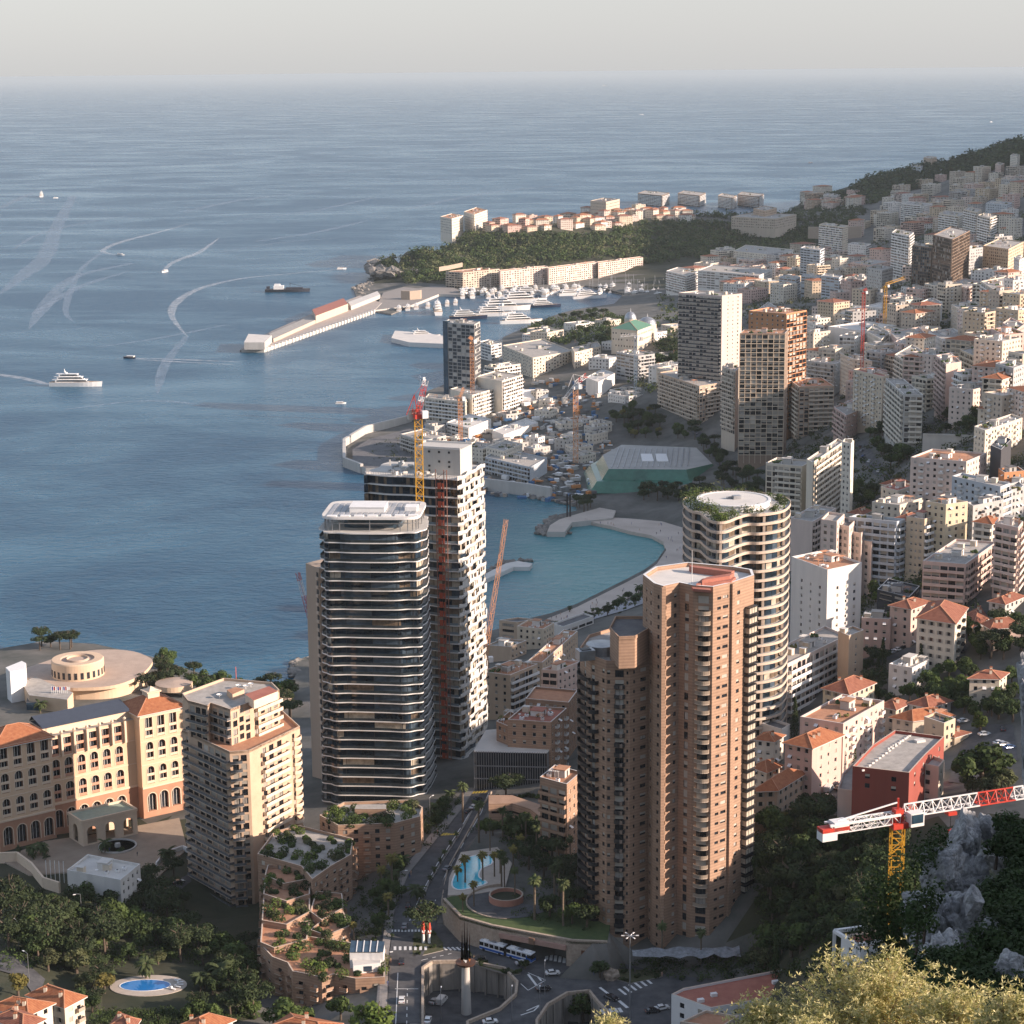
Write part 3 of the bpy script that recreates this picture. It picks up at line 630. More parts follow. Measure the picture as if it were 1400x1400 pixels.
def leafball(b, c, r, n, sz, rng, flat=1.0, mi=0, jit=0.7):
    """leaf-sized faces spread through a ball, facing roughly outward"""
    for _ in range(n):
        while True:
            d = V((rng.uniform(-1,1), rng.uniform(-1,1), rng.uniform(-1,1)))
            if 0.05 < d.length < 1: break
        d = d.normalized()*(0.55+0.5*rng.random()**0.6); p = V((c[0]+d.x*r, c[1]+d.y*r, c[2]+d.z*r*flat))
        nn = (d+V((rng.uniform(-jit,jit), rng.uniform(-jit,jit), rng.uniform(-jit,jit)+0.25))).normalized()
        t = nn.cross(V((rng.uniform(-1,1), rng.uniform(-1,1), rng.uniform(-1,1)))).normalized(); s_ = nn.cross(t); k = sz*rng.uniform(0.6,1.4)
        b.poly([p-t*k*0.5-s_*k*0.15, p-s_*k*0.5, p+t*k*0.5, p+t*k*0.1+s_*k*0.5], mi)
def crown_broad(rng, R=3.6, H=3.2, base=3.2, n=1500, sz=0.55, lobes=11, flat=0.8):
    b = MB()
    for i in range(lobes):
        a = rng.uniform(0, 2*pi); rr = R*rng.uniform(0.15, 0.72); c = (cos(a)*rr, sin(a)*rr, base+H*rng.uniform(0.1, 0.9)*(1-0.35*rr/R)); leafball(b, c, R*rng.uniform(0.28, 0.50), n//lobes, sz, rng, flat)
    return b
def trunk(rng, h, r, limbs=4, sp=2.0, base=3.0, m=None):
    b = MB(); k = rng.uniform(-.3,.3); b.tube([(0,0,-1.5),(k*.4,0,h*0.4),(k,0.1,h)], [r*1.25, r, r*0.65], 7)
    for i in range(limbs):
        a = 2*pi*i/limbs+rng.random(); b.tube([(k,0.1,h*0.75),(k+cos(a)*sp*.5, sin(a)*sp*.5, h+0.6),(k+cos(a)*sp, sin(a)*sp, h+1.8)], [r*.5, r*.35, r*.12], 5)
    return b
PROTO = {}
def proto(key, label, cat, name, parts):
    root = bpy.data.objects.new(name, None); root['label'] = label; root['category'] = cat; PROTO[key] = (root, [(nm, me) for nm, me in parts]); return root
def mk_protos():
    rng = random.Random(21)
    for key, lf, R_, H_, base, n, sz, fl, lob in [('bd1','dark',3.6,3.4,3.0,1500,.55,.8,11),('bd2','mid',4.2,3.6,3.2,1700,.6,.75,13),('bm','olive',3.2,3.0,2.6,1300,.5,.8,10),('by','yellow',3.0,3.2,2.6,1300,.5,.85,10),('bb','bright',2.6,2.6,2.0,1100,.45,.85,9),
         ('pu','pine',4.6,1.8,6.2,1700,.5,.55,14),('pu2','pine',5.6,2.2,7.0,2100,.55,.5,17),('sh','mid',1.5,1.2,0.3,420,.35,.8,6),('sh2','dark',1.9,1.3,0.3,520,.4,.8,6)]:
        c = crown_broad(rng, R_, H_, base, n, sz, lob, fl).mesh('crown', LEAF[lf])
        t = trunk(rng, base+0.6, 0.32 if key[0] != 's' else 0.08, 5 if key[0] != 's' else 2, R_*0.5 if key[0] != 's' else .5).mesh('trunk', m_bark)
        PROTO[key] = [('crown', c), ('trunk', t)]
    # cypress
    b = MB(); 
    for i in range(26): z = 0.8+i*0.42; leafball(b, (rng.uniform(-.1,.1), rng.uniform(-.1,.1), z), 1.25*(1-(i/27)**1.6)+0.12, 46, .32, rng, 1.2)
    t = MB(); t.tube([(0,0,-1),(0,0,9)], [0.22,0.05], 6); PROTO['cy'] = [('crown', b.mesh('crown', LEAF['dark'])), ('trunk', t.mesh('trunk', m_bark))]
    # palms: tall fan palm and feather palm
    for key, h, nf, L, drop, lf in (('pt', 10.5, 46, 2.0, 1.0, 'palm'), ('pg', 8.5, 44, 2.1, 1.0, 'yellow'), ('pf', 4.2, 34, 3.6, 1.1, 'palm'), ('ps', 3.0, 30, 1.8, .9, 'palm')):  # pg fronds yellow: sunlight painted into the leaf colour
        b = MB(); 
        for i in range(nf):
            a = rng.uniform(0, 2*pi); el = rng.uniform(-0.9, 1.25); l_ = L*rng.uniform(.8,1.1); d = V((cos(a)*cos(el), sin(a)*cos(el), sin(el))); s_ = V((-sin(a), cos(a), 0)); p = V((0,0,h)); prev = p; seg = 6
            for k in range(seg):
                nx = prev+d*(l_/seg); d = (d+V((0,0,-0.28*drop))).normalized(); w0 = L*0.16*sin(pi*min(1,(k+0.3)/seg))+.03; w1 = L*0.16*sin(pi*min(1,(k+1.15)/seg))+.02
                dz = V((0,0,-w0*0.55))
                b.q(prev, nx, nx+s_*w1+dz, prev+s_*w0+dz); b.q(nx, prev, prev-s_*w0+dz, nx-s_*w1+dz); prev = nx
        t = MB(); t.tube([(0,0,-1.5),(0.05,0,h*.5),(0,0,h)], [0.3,0.24,0.28], 8); t.blob((0,0,h-0.3), (.5,.5,.6), amp=.2)
        PROTO[key] = [('fronds', b.mesh('fronds', LEAF[lf])), ('trunk', t.mesh('trunk', m_palmbark))]
mk_protos()
def plant(key, p, s=1.0, label='', cat='tree', name=None, group=None, rz=None, rng=random, sz=None):
    name = name or {'cy':'cypress_tree','pt':'palm_tree','pg':'palm_tree','pf':'palm_tree','ps':'palm_tree','pu':'pine_tree','pu2':'pine_tree','sh':'shrub','sh2':'shrub','bm':'olive_broadleaf_tree','by':'yellow_broadleaf_tree','bb':'bright_broadleaf_tree'}.get(key, 'broadleaf_tree')  # bm, by, bb: the same broadleaf crown; names stand only for leaf colour
    r = bpy.data.objects.new(name, None); C.objects.link(r); r.location = p; r.rotation_euler = (0, 0, rng.uniform(0, 6.28) if rz is None else rz); q = rng.uniform(.9, 1.12)
    r.scale = (s*q, s*q, (sz or s)*rng.uniform(.92, 1.08)); r['label'] = label; r['category'] = cat
    if group: r['group'] = group
    for nm, me in PROTO[key]: o = bpy.data.objects.new(nm, me); C.objects.link(o); o.parent = r
    return r
def _noop(): pass
# ---------------------------------------------------------------- the big towers
m_brick = wallm('brick'); m_brickb = mat('brick_pale_course', (0.45,0.26,0.165), rough=0.9, var=0.1)
m_white2 = mat('slab_edge_white', (0.70,0.69,0.66), rough=0.45, var=0.08, scale=0.4)
m_dglass = mat('dark_tower_glass', (0.016,0.028,0.042), rough=0.06, var=0.8, scale=0.15, spec=0.7)
m_dglass2 = mat('dark_tower_glass_lighter', (0.06,0.085,0.11), rough=0.10, var=0.6, scale=0.15, spec=0.7)  # bluer, lighter panes: sky reflection put into the colour
m_room = mat('room_behind_glass', (0.16,0.12,0.085), rough=0.25, var=0.5, scale=0.5, spec=0.6)
m_room2 = mat('pale_room', (0.42,0.37,0.29), rough=0.4, var=0.4, scale=0.5)
m_drail = mat('smoked_rail', (0.03,0.04,0.045), rough=0.07, var=0.4, spec=0.8)
m_greyrail = mat('grey_glass_rail', (0.13,0.135,0.14), rough=0.2, var=0.25, spec=0.6)
m_tanslab = mat('tan_balcony', (0.52,0.42,0.33), rough=0.7, var=0.12, streak=True)
def G(px, py, z): p = Z(px, py, z); return V((p.x, p.y, 0))
def smooth_loop(P, n=96):
    """closed Catmull-Rom through P, n points"""
    m = len(P); out = []
    for k in range(n):
        t = k*m/n; i = int(t); f = t-i; p0, p1, p2, p3 = P[(i-1) % m], P[i], P[(i+1) % m], P[(i+2) % m]
        out.append(0.5*((2*p1)+(p2-p0)*f+(2*p0-5*p1+4*p2-p3)*f*f+(3*p1-p0-3*p2+p3)*f*f*f))
    return out
def ccw(P): return P if area2(P) > 0 else P[::-1]
def rounded(cx, cy, a, b, rot, e=4.0, n=96):
    out = []
    for k in range(n):
        t = 2*pi*k/n; c, s_ = cos(t), sin(t); x = a*abs(c)**(2/e)*(1 if c > 0 else -1); y = b*abs(s_)**(2/e)*(1 if s_ > 0 else -1)
        out.append(V((cx+x*cos(rot)-y*sin(rot), cy+x*sin(rot)+y*cos(rot), 0)))
    return out
def slab_tower(root, outline, z0, n, fh, inset_, rng, slabm, railm, glassfn, thick=0.42, rail=1.0, railfrac=1.0, slabname='floor_slab', wallname='glazing', fins=0, finm=None, i0=0, parap=False):
    for i in range(i0, n+1):
        P = outline(i); N = len(P); z = z0+i*fh; s_ = MB(); s_.prism([(p.x, p.y) for p in P], z-thick, z, 0, 1, bottom=True); s_.build(slabname, [slabm, m_conc], root)
        if i == n: break
        I = expand(P, -inset_); g = MB()
        for k in range(N):
            a, b = I[k], I[(k+1) % N]; mi = glassfn(i, k, N, a)
            g.q((a.x,a.y,z), (b.x,b.y,z), (b.x,b.y,z+fh-thick), (a.x,a.y,z+fh-thick), mi)
            if k % 3 == 0: g.box((a.x, a.y, z+(fh-thick)/2), (0.16, 0.16, fh-thick), mi=4)
        g.build(wallname, [m_dglass, m_dglass2, m_room, m_room2, m_darkfr], root)
        r = MB(); E = expand(P, -0.10)
        for k in range(N):
            a, b = E[k], E[(k+1) % N]
            if railfrac < 1 and (k/N) > railfrac: continue
            r.q((a.x,a.y,z), (b.x,b.y,z), (b.x,b.y,z+rail), (a.x,a.y,z+rail), 0)
        r.build('balustrade', railm if not callable(railm) else railm(i), root)
# --- dark glass tower with wavy white slabs
def dark_tower():
    rng = random.Random(3); z0 = 30.0; n = 29; fh = 3.62; D0 = 733
    pc = Y(516, 900, D0+17); cx, cy = pc.x+0.3, pc.y
    root = thing('glass_tower', 'dark glass skyscraper ringed by thin wavy white floor edges', 'skyscraper', (cx, cy, z0))
    def outline(i):
        grow = max(0, 9-i)*0.17; P = rounded(cx-grow*0.5, cy, 19.7+grow*0.7, 16.5+grow*0.3, RAD(-4), 5.0, 96)
        c = V((cx, cy, 0)); out = []
        for k, p in enumerate(P):
            d = (p-c); w = 0.55*sin(2*pi*k/96*9+i*0.10)+0.45*sin(2*pi*k/96*4+1.0-i*0.16)
            out.append(p+d.normalized()*w*1.0)
        return out
    room = {}
    def gf(i, k, N, a):
        key = (i, k//4); 
        if key not in room:
            r = rng.random(); t = (k/N)
            warm = 0.5 if (0.88 < t or t < 0.06) else 0.07
            room[key] = 3 if r < warm*0.35 else (2 if r < warm else (1 if r < 0.35 else 0))
        return room[key]
    slab_tower(root, outline, z0, n, fh, 1.9, rng, m_white2, m_drail, gf, thick=0.40)
    zt = z0+n*fh
    # roof deck with an open frame and a pale canopy
    b = MB(); P = rounded(cx, cy, 17.6, 14.2, RAD(-4), 6, 48); 
    for k in range(0, 48, 2): p = P[k]; b.box((p.x, p.y, zt+2.3), (0.35, 0.35, 4.6), mi=0)
    for k in range(48): b.bar((P[k].x, P[k].y, zt+3.0), (P[(k+1) % 48].x, P[(k+1) % 48].y, zt+3.0), 0.25)
    b.build('roof_frame', m_metal, root)
    b = MB(); b.prism([(p.x, p.y) for p in rounded(cx, cy, 11, 8, RAD(-4), 6, 32)], zt, zt+4.3, 0, 1); b.build('plant_room', [m_glassb, m_roofd], root)
    b = MB(); P = rounded(cx, cy, 18.4, 15.0, RAD(-4), 7, 64); b.prism([(p.x, p.y) for p in P], zt+4.6, zt+5.5, 0, 1, bottom=True)
    for k in range(-7, 8): b.box((cx+k*2.2, cy-1, zt+5.62), (1.5, 22, 0.22), RAD(-4), 2)
    for k in range(-3, 4): b.box((cx+k*5, cy-12.5, zt+5.7), (3.5, 2.0, 0.4), RAD(-4), 0)
    b.build('roof_canopy', [m_white, m_roofw, mat('solar_slats', (0.30,0.31,0.32), rough=0.5, var=0.2)], root)
    b = MB(); b.box((cx-2.0, cy-1.5, zt+6.5), (13, 11, 2.0), RAD(-4), 0); b.box((cx-2.0, cy-1.5, zt+7.6), (13.4, 11.4, 0.2), RAD(-4), 1)
    b.build('lift_house', [m_white, m_white2], root)
    b = MB(); b.box((cx+14, cy-2, zt+6.3), (4.5, 6, 1.6), RAD(-4), 0); b.build('roof_box', [m_white], root)
    FOOT.append([(p.x, p.y) for p in outline(0)][::6])
dark_tower()
# --- unfinished white tower
def white_tower():
    rng = random.Random(5); z0 = 31.0; zt = 145.0; n = 31; fh = (zt-z0)/n
    A_ = G(628, 656, zt); R_ = G(663, 636, zt); L_ = G(497, 648, zt); Bk = L_+(R_-A_)*0.9
    base = ccw([A_, R_, Bk+(R_-A_)*0.0, L_]); c = sum(base, V((0,0,0)))/4
    root = thing('unfinished_tower', 'unfinished white skyscraper with scalloped balconies and a red hoist shaft, behind the dark glass tower', 'skyscraper', (c.x, c.y, z0))
    P4 = [A_, R_, Bk, L_]; 
    def outline(i):
        out = []; 
        for e, (p, q) in enumerate(zip(P4, P4[1:]+P4[:1])):
            L = (q-p).length; u = (q-p).normalized(); nr = V((u.y, -u.x, 0)); m = 30
            for k in range(m):
                t = k/m; w = 0.0
                if e == 0: w = 0.8*max(0, sin(t*2*pi*2.5+i*2.2))**0.6 - 0.4*(1 if (t < .04 or t > .96) else 0)
                else: w = 0.6*sin(t*2*pi*2.2+i*0.15)
                if t == 0: w = -0.8
                out.append(p+u*L*t+nr*w)
        return out
    memo = {}
    def gf(i, k, N, a):
        key = (i, k//3)
        if key not in memo: r = rng.random(); memo[key] = 3 if r < 0.45 else (2 if r < 0.7 else (1 if r < 0.8 else 0))
        if i > n-5 and k > 30: memo[key] = rng.choice((0, 0, 2))
        return memo[key]
    slab_tower(root, outline, z0, n, fh, 1.3, rng, m_white2, m_rail, gf, thick=0.45, railfrac=0.0)
    # white scalloped parapets on the sunny side, one per floor
    for i in range(1, n+1):
        P = outline(i); b = MB(); z = z0+i*fh
        for k in range(0, 31):
            a, q = P[k], P[(k+1)]; ph = sin(k/30*2*pi*2.5+i*2.2)
            h = 1.15 if ph > -0.2 else 1.35
            b.hexa((a.x,a.y,z-0.45), (q.x-a.x, q.y-a.y, 0), (-0.05, 0.15, 0), (0,0,h+0.45), 0)
            if rng.random() < 0.34 and k % 30 > 1 and i < n: b.hexa((a.x,a.y,z+h), (q.x-a.x, q.y-a.y, 0), (0.1, 0.5, 0), (0,0,fh-h-0.45), 0 if int(k/2) % 3 else 1)
        for k in range(90, 119) if i < n-4 else []:
            a, q = P[k], P[(k+1) % 120]
            if k > 106: b.hexa((a.x,a.y,z), (q.x-a.x, q.y-a.y, 0), (0, 0.08, 0), (0,0,0.9), 2)
        b.build('balcony_parapet', [mat('parapet_render', (0.56,0.54,0.50), rough=.7, var=.12), m_room2, m_rail], root)
    u = (A_-L_).normalized(); nr = V((u.y, -u.x, 0)); Lf = (A_-L_).length
    # hoist shaft with red gates
    b = MB(); p0 = L_+u*(Lf*0.775)+nr*1.9
    for s_ in (0, 3.4, 4.6): b.bar(p0+u*s_+V((0,0,z0)), p0+u*s_+V((0,0,zt+4)), 0.3, 0)
    for i in range(n+1):
        z = z0+i*fh; b.bar(p0+V((0,0,z)), p0+u*4.6+V((0,0,z)), 0.25, 0); b.bar(p0+V((0,0,z)), p0+u*4.6+V((0,0,z+fh)), 0.12, 0)
    b.build('hoist_mast', mat('hoist_red_steel', (0.30,0.14,0.10), rough=0.7), root)
    gate = MB(); gate.box((1.6, -0.1, 1.0), (1.5, 0.15, 2.3)); gate.box((2.95, -0.1, 1.0), (0.6, 0.15, 2.1)); gm = gate.mesh('hoist_gate', mat('hoist_gate_red', (0.40,0.075,0.035), rough=0.6))
    for i in range(n): p = p0+nr*0.25; inst(gm, 'hoist_gate', root, (p.x, p.y, z0+i*fh+0.3), atan2(u.y, u.x))
    b = MB(); cc = L_+u*(Lf*0.70)-nr*14; rot = atan2(u.y, u.x)
    b.box((cc.x, cc.y, zt+5.2), (19.5, 13, 10.4), rot, 0)
    for i in range(4):
        for j in range(5):
            if rng.random() < 0.55: q = cc+u*(-7.5+i*4.2)+nr*6.6; b.box((q.x, q.y, zt+1.5+j*1.9), (0.8, 0.3, 0.8), rot, 1)
    for s_ in (-1, 1): q = cc+nr*6.5*s_; b.box((q.x, q.y, zt+10.7), (19.5, 0.3, 0.9), rot, 2)
    b.build('concrete_core', [m_conc, m_darkfr, m_frame], root)
    b = MB()
    for k in range(60):
        q = L_+u*rng.uniform(1, Lf-2)-nr*rng.uniform(1, 24); b.box((q.x, q.y, zt+rng.uniform(.3, 1.2)), (rng.uniform(.5,2.5), rng.uniform(.4,1.5), rng.uniform(.5,2.2)), rng.uniform(0,3), rng.randrange(3))
    for k in range(40): q = L_+u*Lf*k/39-nr*0.3; b.box((q.x, q.y, zt+0.6), (0.08,0.08,1.2), rot, 1)
    b.bar(L_+V((0,0,zt+1.1)), A_+V((0,0,zt+1.1)), 0.08, 1)
    o = b.build('stacked_materials', [m_conc, m_metal, m_frame], root); o['kind'] = 'stuff'
    FOOT.append([(p.x, p.y) for p in P4])
white_tower()
# --- curved tower with roof garden
def curvy_tower():
    rng = random.Random(8); zt = 144.0; z0 = 50.0; n = 27; fh = (zt-z0)/n
    pts_ = [(935,684),(936,692),(945,699),(958,702),(965,708),(976,714),(992,714),(1008,708),(1022,704),(1038,704),(1056,702),(1072,698),(1080,690),(1077,683),(1060,677),(1035,674),(1000,671),(965,674),(945,678)]
    P = ccw(smooth_loop([G(a, b, zt) for a, b in pts_], 110)); c = sum(P, V((0,0,0)))/len(P)
    root = thing('curved_tower', 'curved tan tower with planted roof garden and white disc, behind the brick tower', 'skyscraper', (c.x, c.y, z0))
    memo = {}
    def gf(i, k, N, a):
        key = (i//1, k//3); col = (k//3) % 4
        if key not in memo: r = rng.random(); memo[key] = 3 if r < 0.10 else (2 if (r < 0.25 or col == 1) else (1 if r < 0.4 else 0))
        return memo[key]
    slab_tower(root, lambda i: P, z0, n, fh, 2.1, rng, m_tanslab, m_rail, gf, thick=0.5, rail=0.55)
    # upstand per floor
    for i in range(1, n+1):
        b = MB(); E = expand(P, 0.0); z = z0+i*fh; F = expand(P, 0.25)
        for k in range(len(P)):
            a, q, a2, q2 = E[k], E[(k+1) % len(P)], F[k], F[(k+1) % len(P)]
            b.q((a2.x,a2.y,z-0.5), (q2.x,q2.y,z-0.5), (q2.x,q2.y,z+0.45), (a2.x,a2.y,z+0.45)); b.q((a2.x,a2.y,z+0.45), (q2.x,q2.y,z+0.45), (q.x,q.y,z+0.45), (a.x,a.y,z+0.45)); b.q((a.x,a.y,z-0.5), (q.x,q.y,z-0.5), (q2.x,q2.y,z-0.5), (a2.x,a2.y,z-0.5))
        b.build('balcony_edge', m_tanslab, root)
    # piers
    for k in range(0, 110, 11):
        a, q = P[k], P[(k+1) % 110]; b = MB(); I = expand(P, -1.2)
        b.bar((I[k].x, I[k].y, z0-4), (I[k].x, I[k].y, zt), 0.9, 0, 1.9); b.build('pier', m_tanslab, root)
    d = G(1003, 690, zt); b = MB(); b.lathe((d.x, d.y, zt), [(13.0,0),(13.0,1.9),(13.6,1.9),(13.6,2.4),(12.6,2.4),(12.4,2.2),(0.01,2.2)], 48, mis=[0,0,0,0,1,1]); b.box((d.x+1, d.y, zt+2.9), (3,2,1.2), 0.3, 2); b.box((d.x-1.5, d.y+.5, zt+2.6), (2.5,.5,.8), 0.3, 2)
    b.build('roof_disc', [m_white2, m_roofw, m_metal], root)
    for k in range(150):
        t = rng.random(); i = int(t*110); I = expand(P, -rng.uniform(1.2, 4.5))[i]; f = MB()
        if (I-V((d.x,d.y,0))).length < 13.5: continue
        s_ = rng.uniform(0.8, 2.0) if not (55 < i < 85) else rng.uniform(0.7, 1.4)
        px_, py_ = proj((I.x, I.y, zt))
        if px_ > 1015 and rng.random() < 0.4: continue
        if px_ < 985: s_ *= 1.6
        leafball(f, (I.x, I.y, zt+s_*0.7), s_*1.15, 46, 0.5, rng); f.build('roof_garden_shrub', leafmat(rng), root)
    FOOT.append([(p.x, p.y) for p in P][::8])
# --- stepped pair of brick tower wings
def brick_tower():
    rng = random.Random(11); zb = 39.0; fh = 3.02
    zU = 152.0; zW = 128.5
    U = [G(a, b, zU) for a, b in [(879,791),(894,803),(907,807),(929,802),(948,806),(975,808),(1001,802),(1031,792),(1028,784),(1005,780),(940,774),(896,780)]]
    Wp = [G(a, b, zW) for a, b in [(793,889),(807,900),(829,908),(861,909),(889,902),(907,893),(905,870),(880,860),(845,860),(805,872)]]
    root = thing('brick_tower', 'tall stepped brick apartment tower of two wings with dark metal balconies, above the bus junction', 'skyscraper', (U[4].x, U[4].y, zb))
    R = Root(root)
    def spec(a, b, n, zt_, cols, **k):
        L = (V(b)-V(a)).length; cc = [(t*L if t <= 1 else t, w, h, kk) for t, w, h, kk in cols]
        facade(R, wb, a, b, zt_-n*fh, n, fh, cc, rng, 0, zt_+1.0, fr=m_darkfr, **k)
    # wing
    wb = MB(); n = int((zW-zb)/fh); z1 = zW-1.0; zz = z1-n*fh
    for i in range(len(Wp)):
        a, b = Wp[i], Wp[(i+1) % len(Wp)]; cols = []
        if i == 0: cols = [(0.5, 1.6, 2.1, 'B')]
        if i == 1: cols = [(0.18, 1.5, 2.1, 'B'), (0.82, 1.1, 1.3, 'w')]
        if i == 2: cols = [(0.10, 0.9, 1.2, 'w'), (0.56, 2.6, 2.2, 'B'), (0.90, 0.6, 1.0, 'v')]
        if i == 3: cols = [(0.22, 0.7, 1.1, 'v'), (0.66, 2.3, 1.2, 'w')]
        if i == 9: cols = [(0.5, 1.4, 1.4, 'w')]
        spec(a, b, n, z1, cols)
    bands(R, Wp[0], Wp[1], zz, n-1, fh, 0.02, 1.0, d=2.3, kind='d', slabm=m_darkfr, parm=m_darkfr, i0=2, curve=1)
    bands(R, Wp[1], Wp[2], zz, n-1, fh, 0.0, 0.52, d=2.2, kind='d', slabm=m_darkfr, parm=m_darkfr, i0=2, curve=1)
    bands(R, Wp[2], Wp[3], zz, n-1, fh, 0.34, 0.80, d=1.5, kind='d', slabm=m_darkfr, parm=m_darkfr, i0=2, curve=1)
    bands(R, Wp[9], Wp[0], zz, n-1, fh, 0.2, 0.9, d=2.0, kind='d', slabm=m_darkfr, parm=m_darkfr, i0=2, curve=1)
    flatroof(wb, root, Wp, zW-0.0, rng, 1.0, 'g', 0); wb.build('lower_wing_wall', [m_brick, m_brickb, m_glass, m_curt, m_frame], root)
    pb = MB(); H = [G(a, b, zW+9) for a, b in [(834,861),(846,874),(868,873),(894,858),(888,846),(842,846)]]
    pb.prism([(p.x,p.y) for p in H], zW, zW+9, 0, 1)
    for a, b in zip(H, H[1:]+H[:1]): pb.bar((a.x,a.y,zW+9.4), (b.x,b.y,zW+9.4), 0.35, 0, 0.9)
    pb.build('penthouse', [m_brick, m_roofd], root)
    pb = MB(); c = G(822, 880, zW+3); pb.lathe((c.x, c.y, zW), [(4.6,0),(4.6,3),(0.01,3.2)], 20); pb.box((c.x-5, c.y-6, zW+1.5), (5,4,3), .3); pb.box((c.x-5, c.y-6, zW+3.1), (3,2.4,.3), .3, 1); pb.build('roof_units', [m_metal, m_darkfr], root)
    # main tower
    wb = MB(); n = int((zU-zb)/fh); z1 = zU-1.0; zz = z1-n*fh
    SP = {11: [], 0: [(0.35,1.1,1.3,'w'),(0.75,1.2,1.3,'w')], 1: [(0.5,0.9,1.2,'v')], 2: [(0.12,1.0,1.2,'w'),(0.75,1.2,1.3,'w')], 3: [(0.55,1.5,2.3,'B')], 4: [(0.52,3.2,2.2,'B')],
          5: [(0.32,1.5,0.9,'v'),(0.66,2.2,1.0,'w')], 6: [(0.30,1.5,1.2,'w')], 7: [], 8: [], 9: [], 10: []}
    for i in range(len(U)): spec(U[i], U[(i+1) % len(U)], n, z1, SP[i])
    mtan = mat('tan_metal', (0.30,0.24,0.18), rough=0.6)
    bands(R, U[4], U[5], zz, n-1, fh, 0.14, 0.88, d=1.7, kind='s', slabm=m_tanslab, parm=mtan, i0=5, curve=1)
    # dark glazed bays on the right flank
    bay = MB(); e = U[7]-U[6]; L = e.length; u = e/L; nr = V((u.y,-u.x,0)); rot = atan2(u.y, u.x)
    bm1 = MB(); w = L*0.36; bm1.box((w/2,-0.8,1.35), (w,1.6,1.7), mi=0); bm1.box((w/2,-0.8,0.25), (w+.2,1.8,0.5), mi=1); bm1.box((w/2,-0.8,2.35), (w+.3,1.9,0.3), mi=1)
    for k in range(4): bm1.box((w*k/3,-1.62,1.35), (0.12,0.1,1.7), mi=1)
    bme = bm1.mesh('bay_window', [m_room2, m_darkfr])
    for i in range(4, n-2):
        if 14 < i < 0: continue
        p = U[6]+u*(L*0.60); inst(bme, 'bay_window', root, (p.x, p.y, zz+i*fh), rot)
    for i in range(3, n-2, 1):
        p = U[7]; b2 = balk2 = BAL.setdefault('ubal', balmesh(3.0, 1.5, 'd', slabm=m_tanslab, parm=m_darkfr)); e2 = (U[8]-U[7]).normalized(); inst(b2, 'balcony', root, (p.x+e2.x*.5, p.y+e2.y*.5, zz+i*fh), atan2(e2.y, e2.x))
    # projecting fins
    fb = MB(); 
    for idx, w in ((6, 1.3), (2, 1.2)):
        p = U[idx]; fb.box((p.x, p.y, (zb+zU)/2-3), (w, w, zU-zb+8), rot if idx == 6 else 0.2)
    fb.build('corner_pier', [m_brick], root)
    flatroof(wb, root, U, zU, rng, 1.3, 'w', 0, thick=0.8); wb.build('upper_wing_wall', [m_brick, m_white2, m_glass, m_curt, m_frame], root)
    rb = MB(); H = [G(a, b, zU+1.6) for a, b in [(952,799),(1000,795),(1006,790),(990,787),(960,792)]]; rb.prism([(p.x,p.y) for p in H], zU, zU+1.8, 0, 0)
    H = [G(a, b, zU+2.6) for a, b in [(960,794),(998,788),(1004,784),(966,790)]]; rb.prism([(p.x,p.y) for p in H], zU, zU+2.8, 0, 0)
    H = [G(a, b, zU+1.0) for a, b in [(945,779),(1000,786),(1004,784),(942,776)]]; rb.prism([(p.x,p.y) for p in H], zU, zU+1.9, 0, 0)
    H = [G(a, b, zU+1.0) for a, b in [(948,804),(972,806),(970,800),(945,801)]]; rb.prism([(p.x,p.y) for p in H], zU, zU+0.8, 0, 0)
    rb.build('red_roof_deck', m_roofr, root)
    rb = MB(); p = G(946, 797, zU); rb.tube([(p.x,p.y,zU), (p.x,p.y,zU+10)], [0.14,0.05], 5); rb.build('aerial', m_white, root)
    R.flush(); FOOT.append([(p.x, p.y) for p in U]); FOOT.append([(p.x, p.y) for p in Wp])
    # canopy of netting at the foot
    nb = MB()
    p = G(930, 1308, 44)
    for i in range(16):
        for j in range(3):
            z_ = lambda a, b: 44+1.3*noise.noise(V((p.x+a, p.y+b, 0))*0.3)
            x0, x1, y0, y1 = i*2-14, i*2-12, j*1.8, (j+1)*1.8
            nb.q((p.x+x0,p.y+y0,z_(x0,y0)),(p.x+x1,p.y+y0,z_(x1,y0)),(p.x+x1,p.y+y1,z_(x1,y1)+.4),(p.x+x0,p.y+y1,z_(x0,y1)+.4))
    tag(nb.build('debris_netting', mat('netting', (0.22,0.23,0.24), rough=0.9, var=0.4, scale=1)), 'sagging grey netting canopy at the foot of the brick tower', 'netting')
brick_tower()
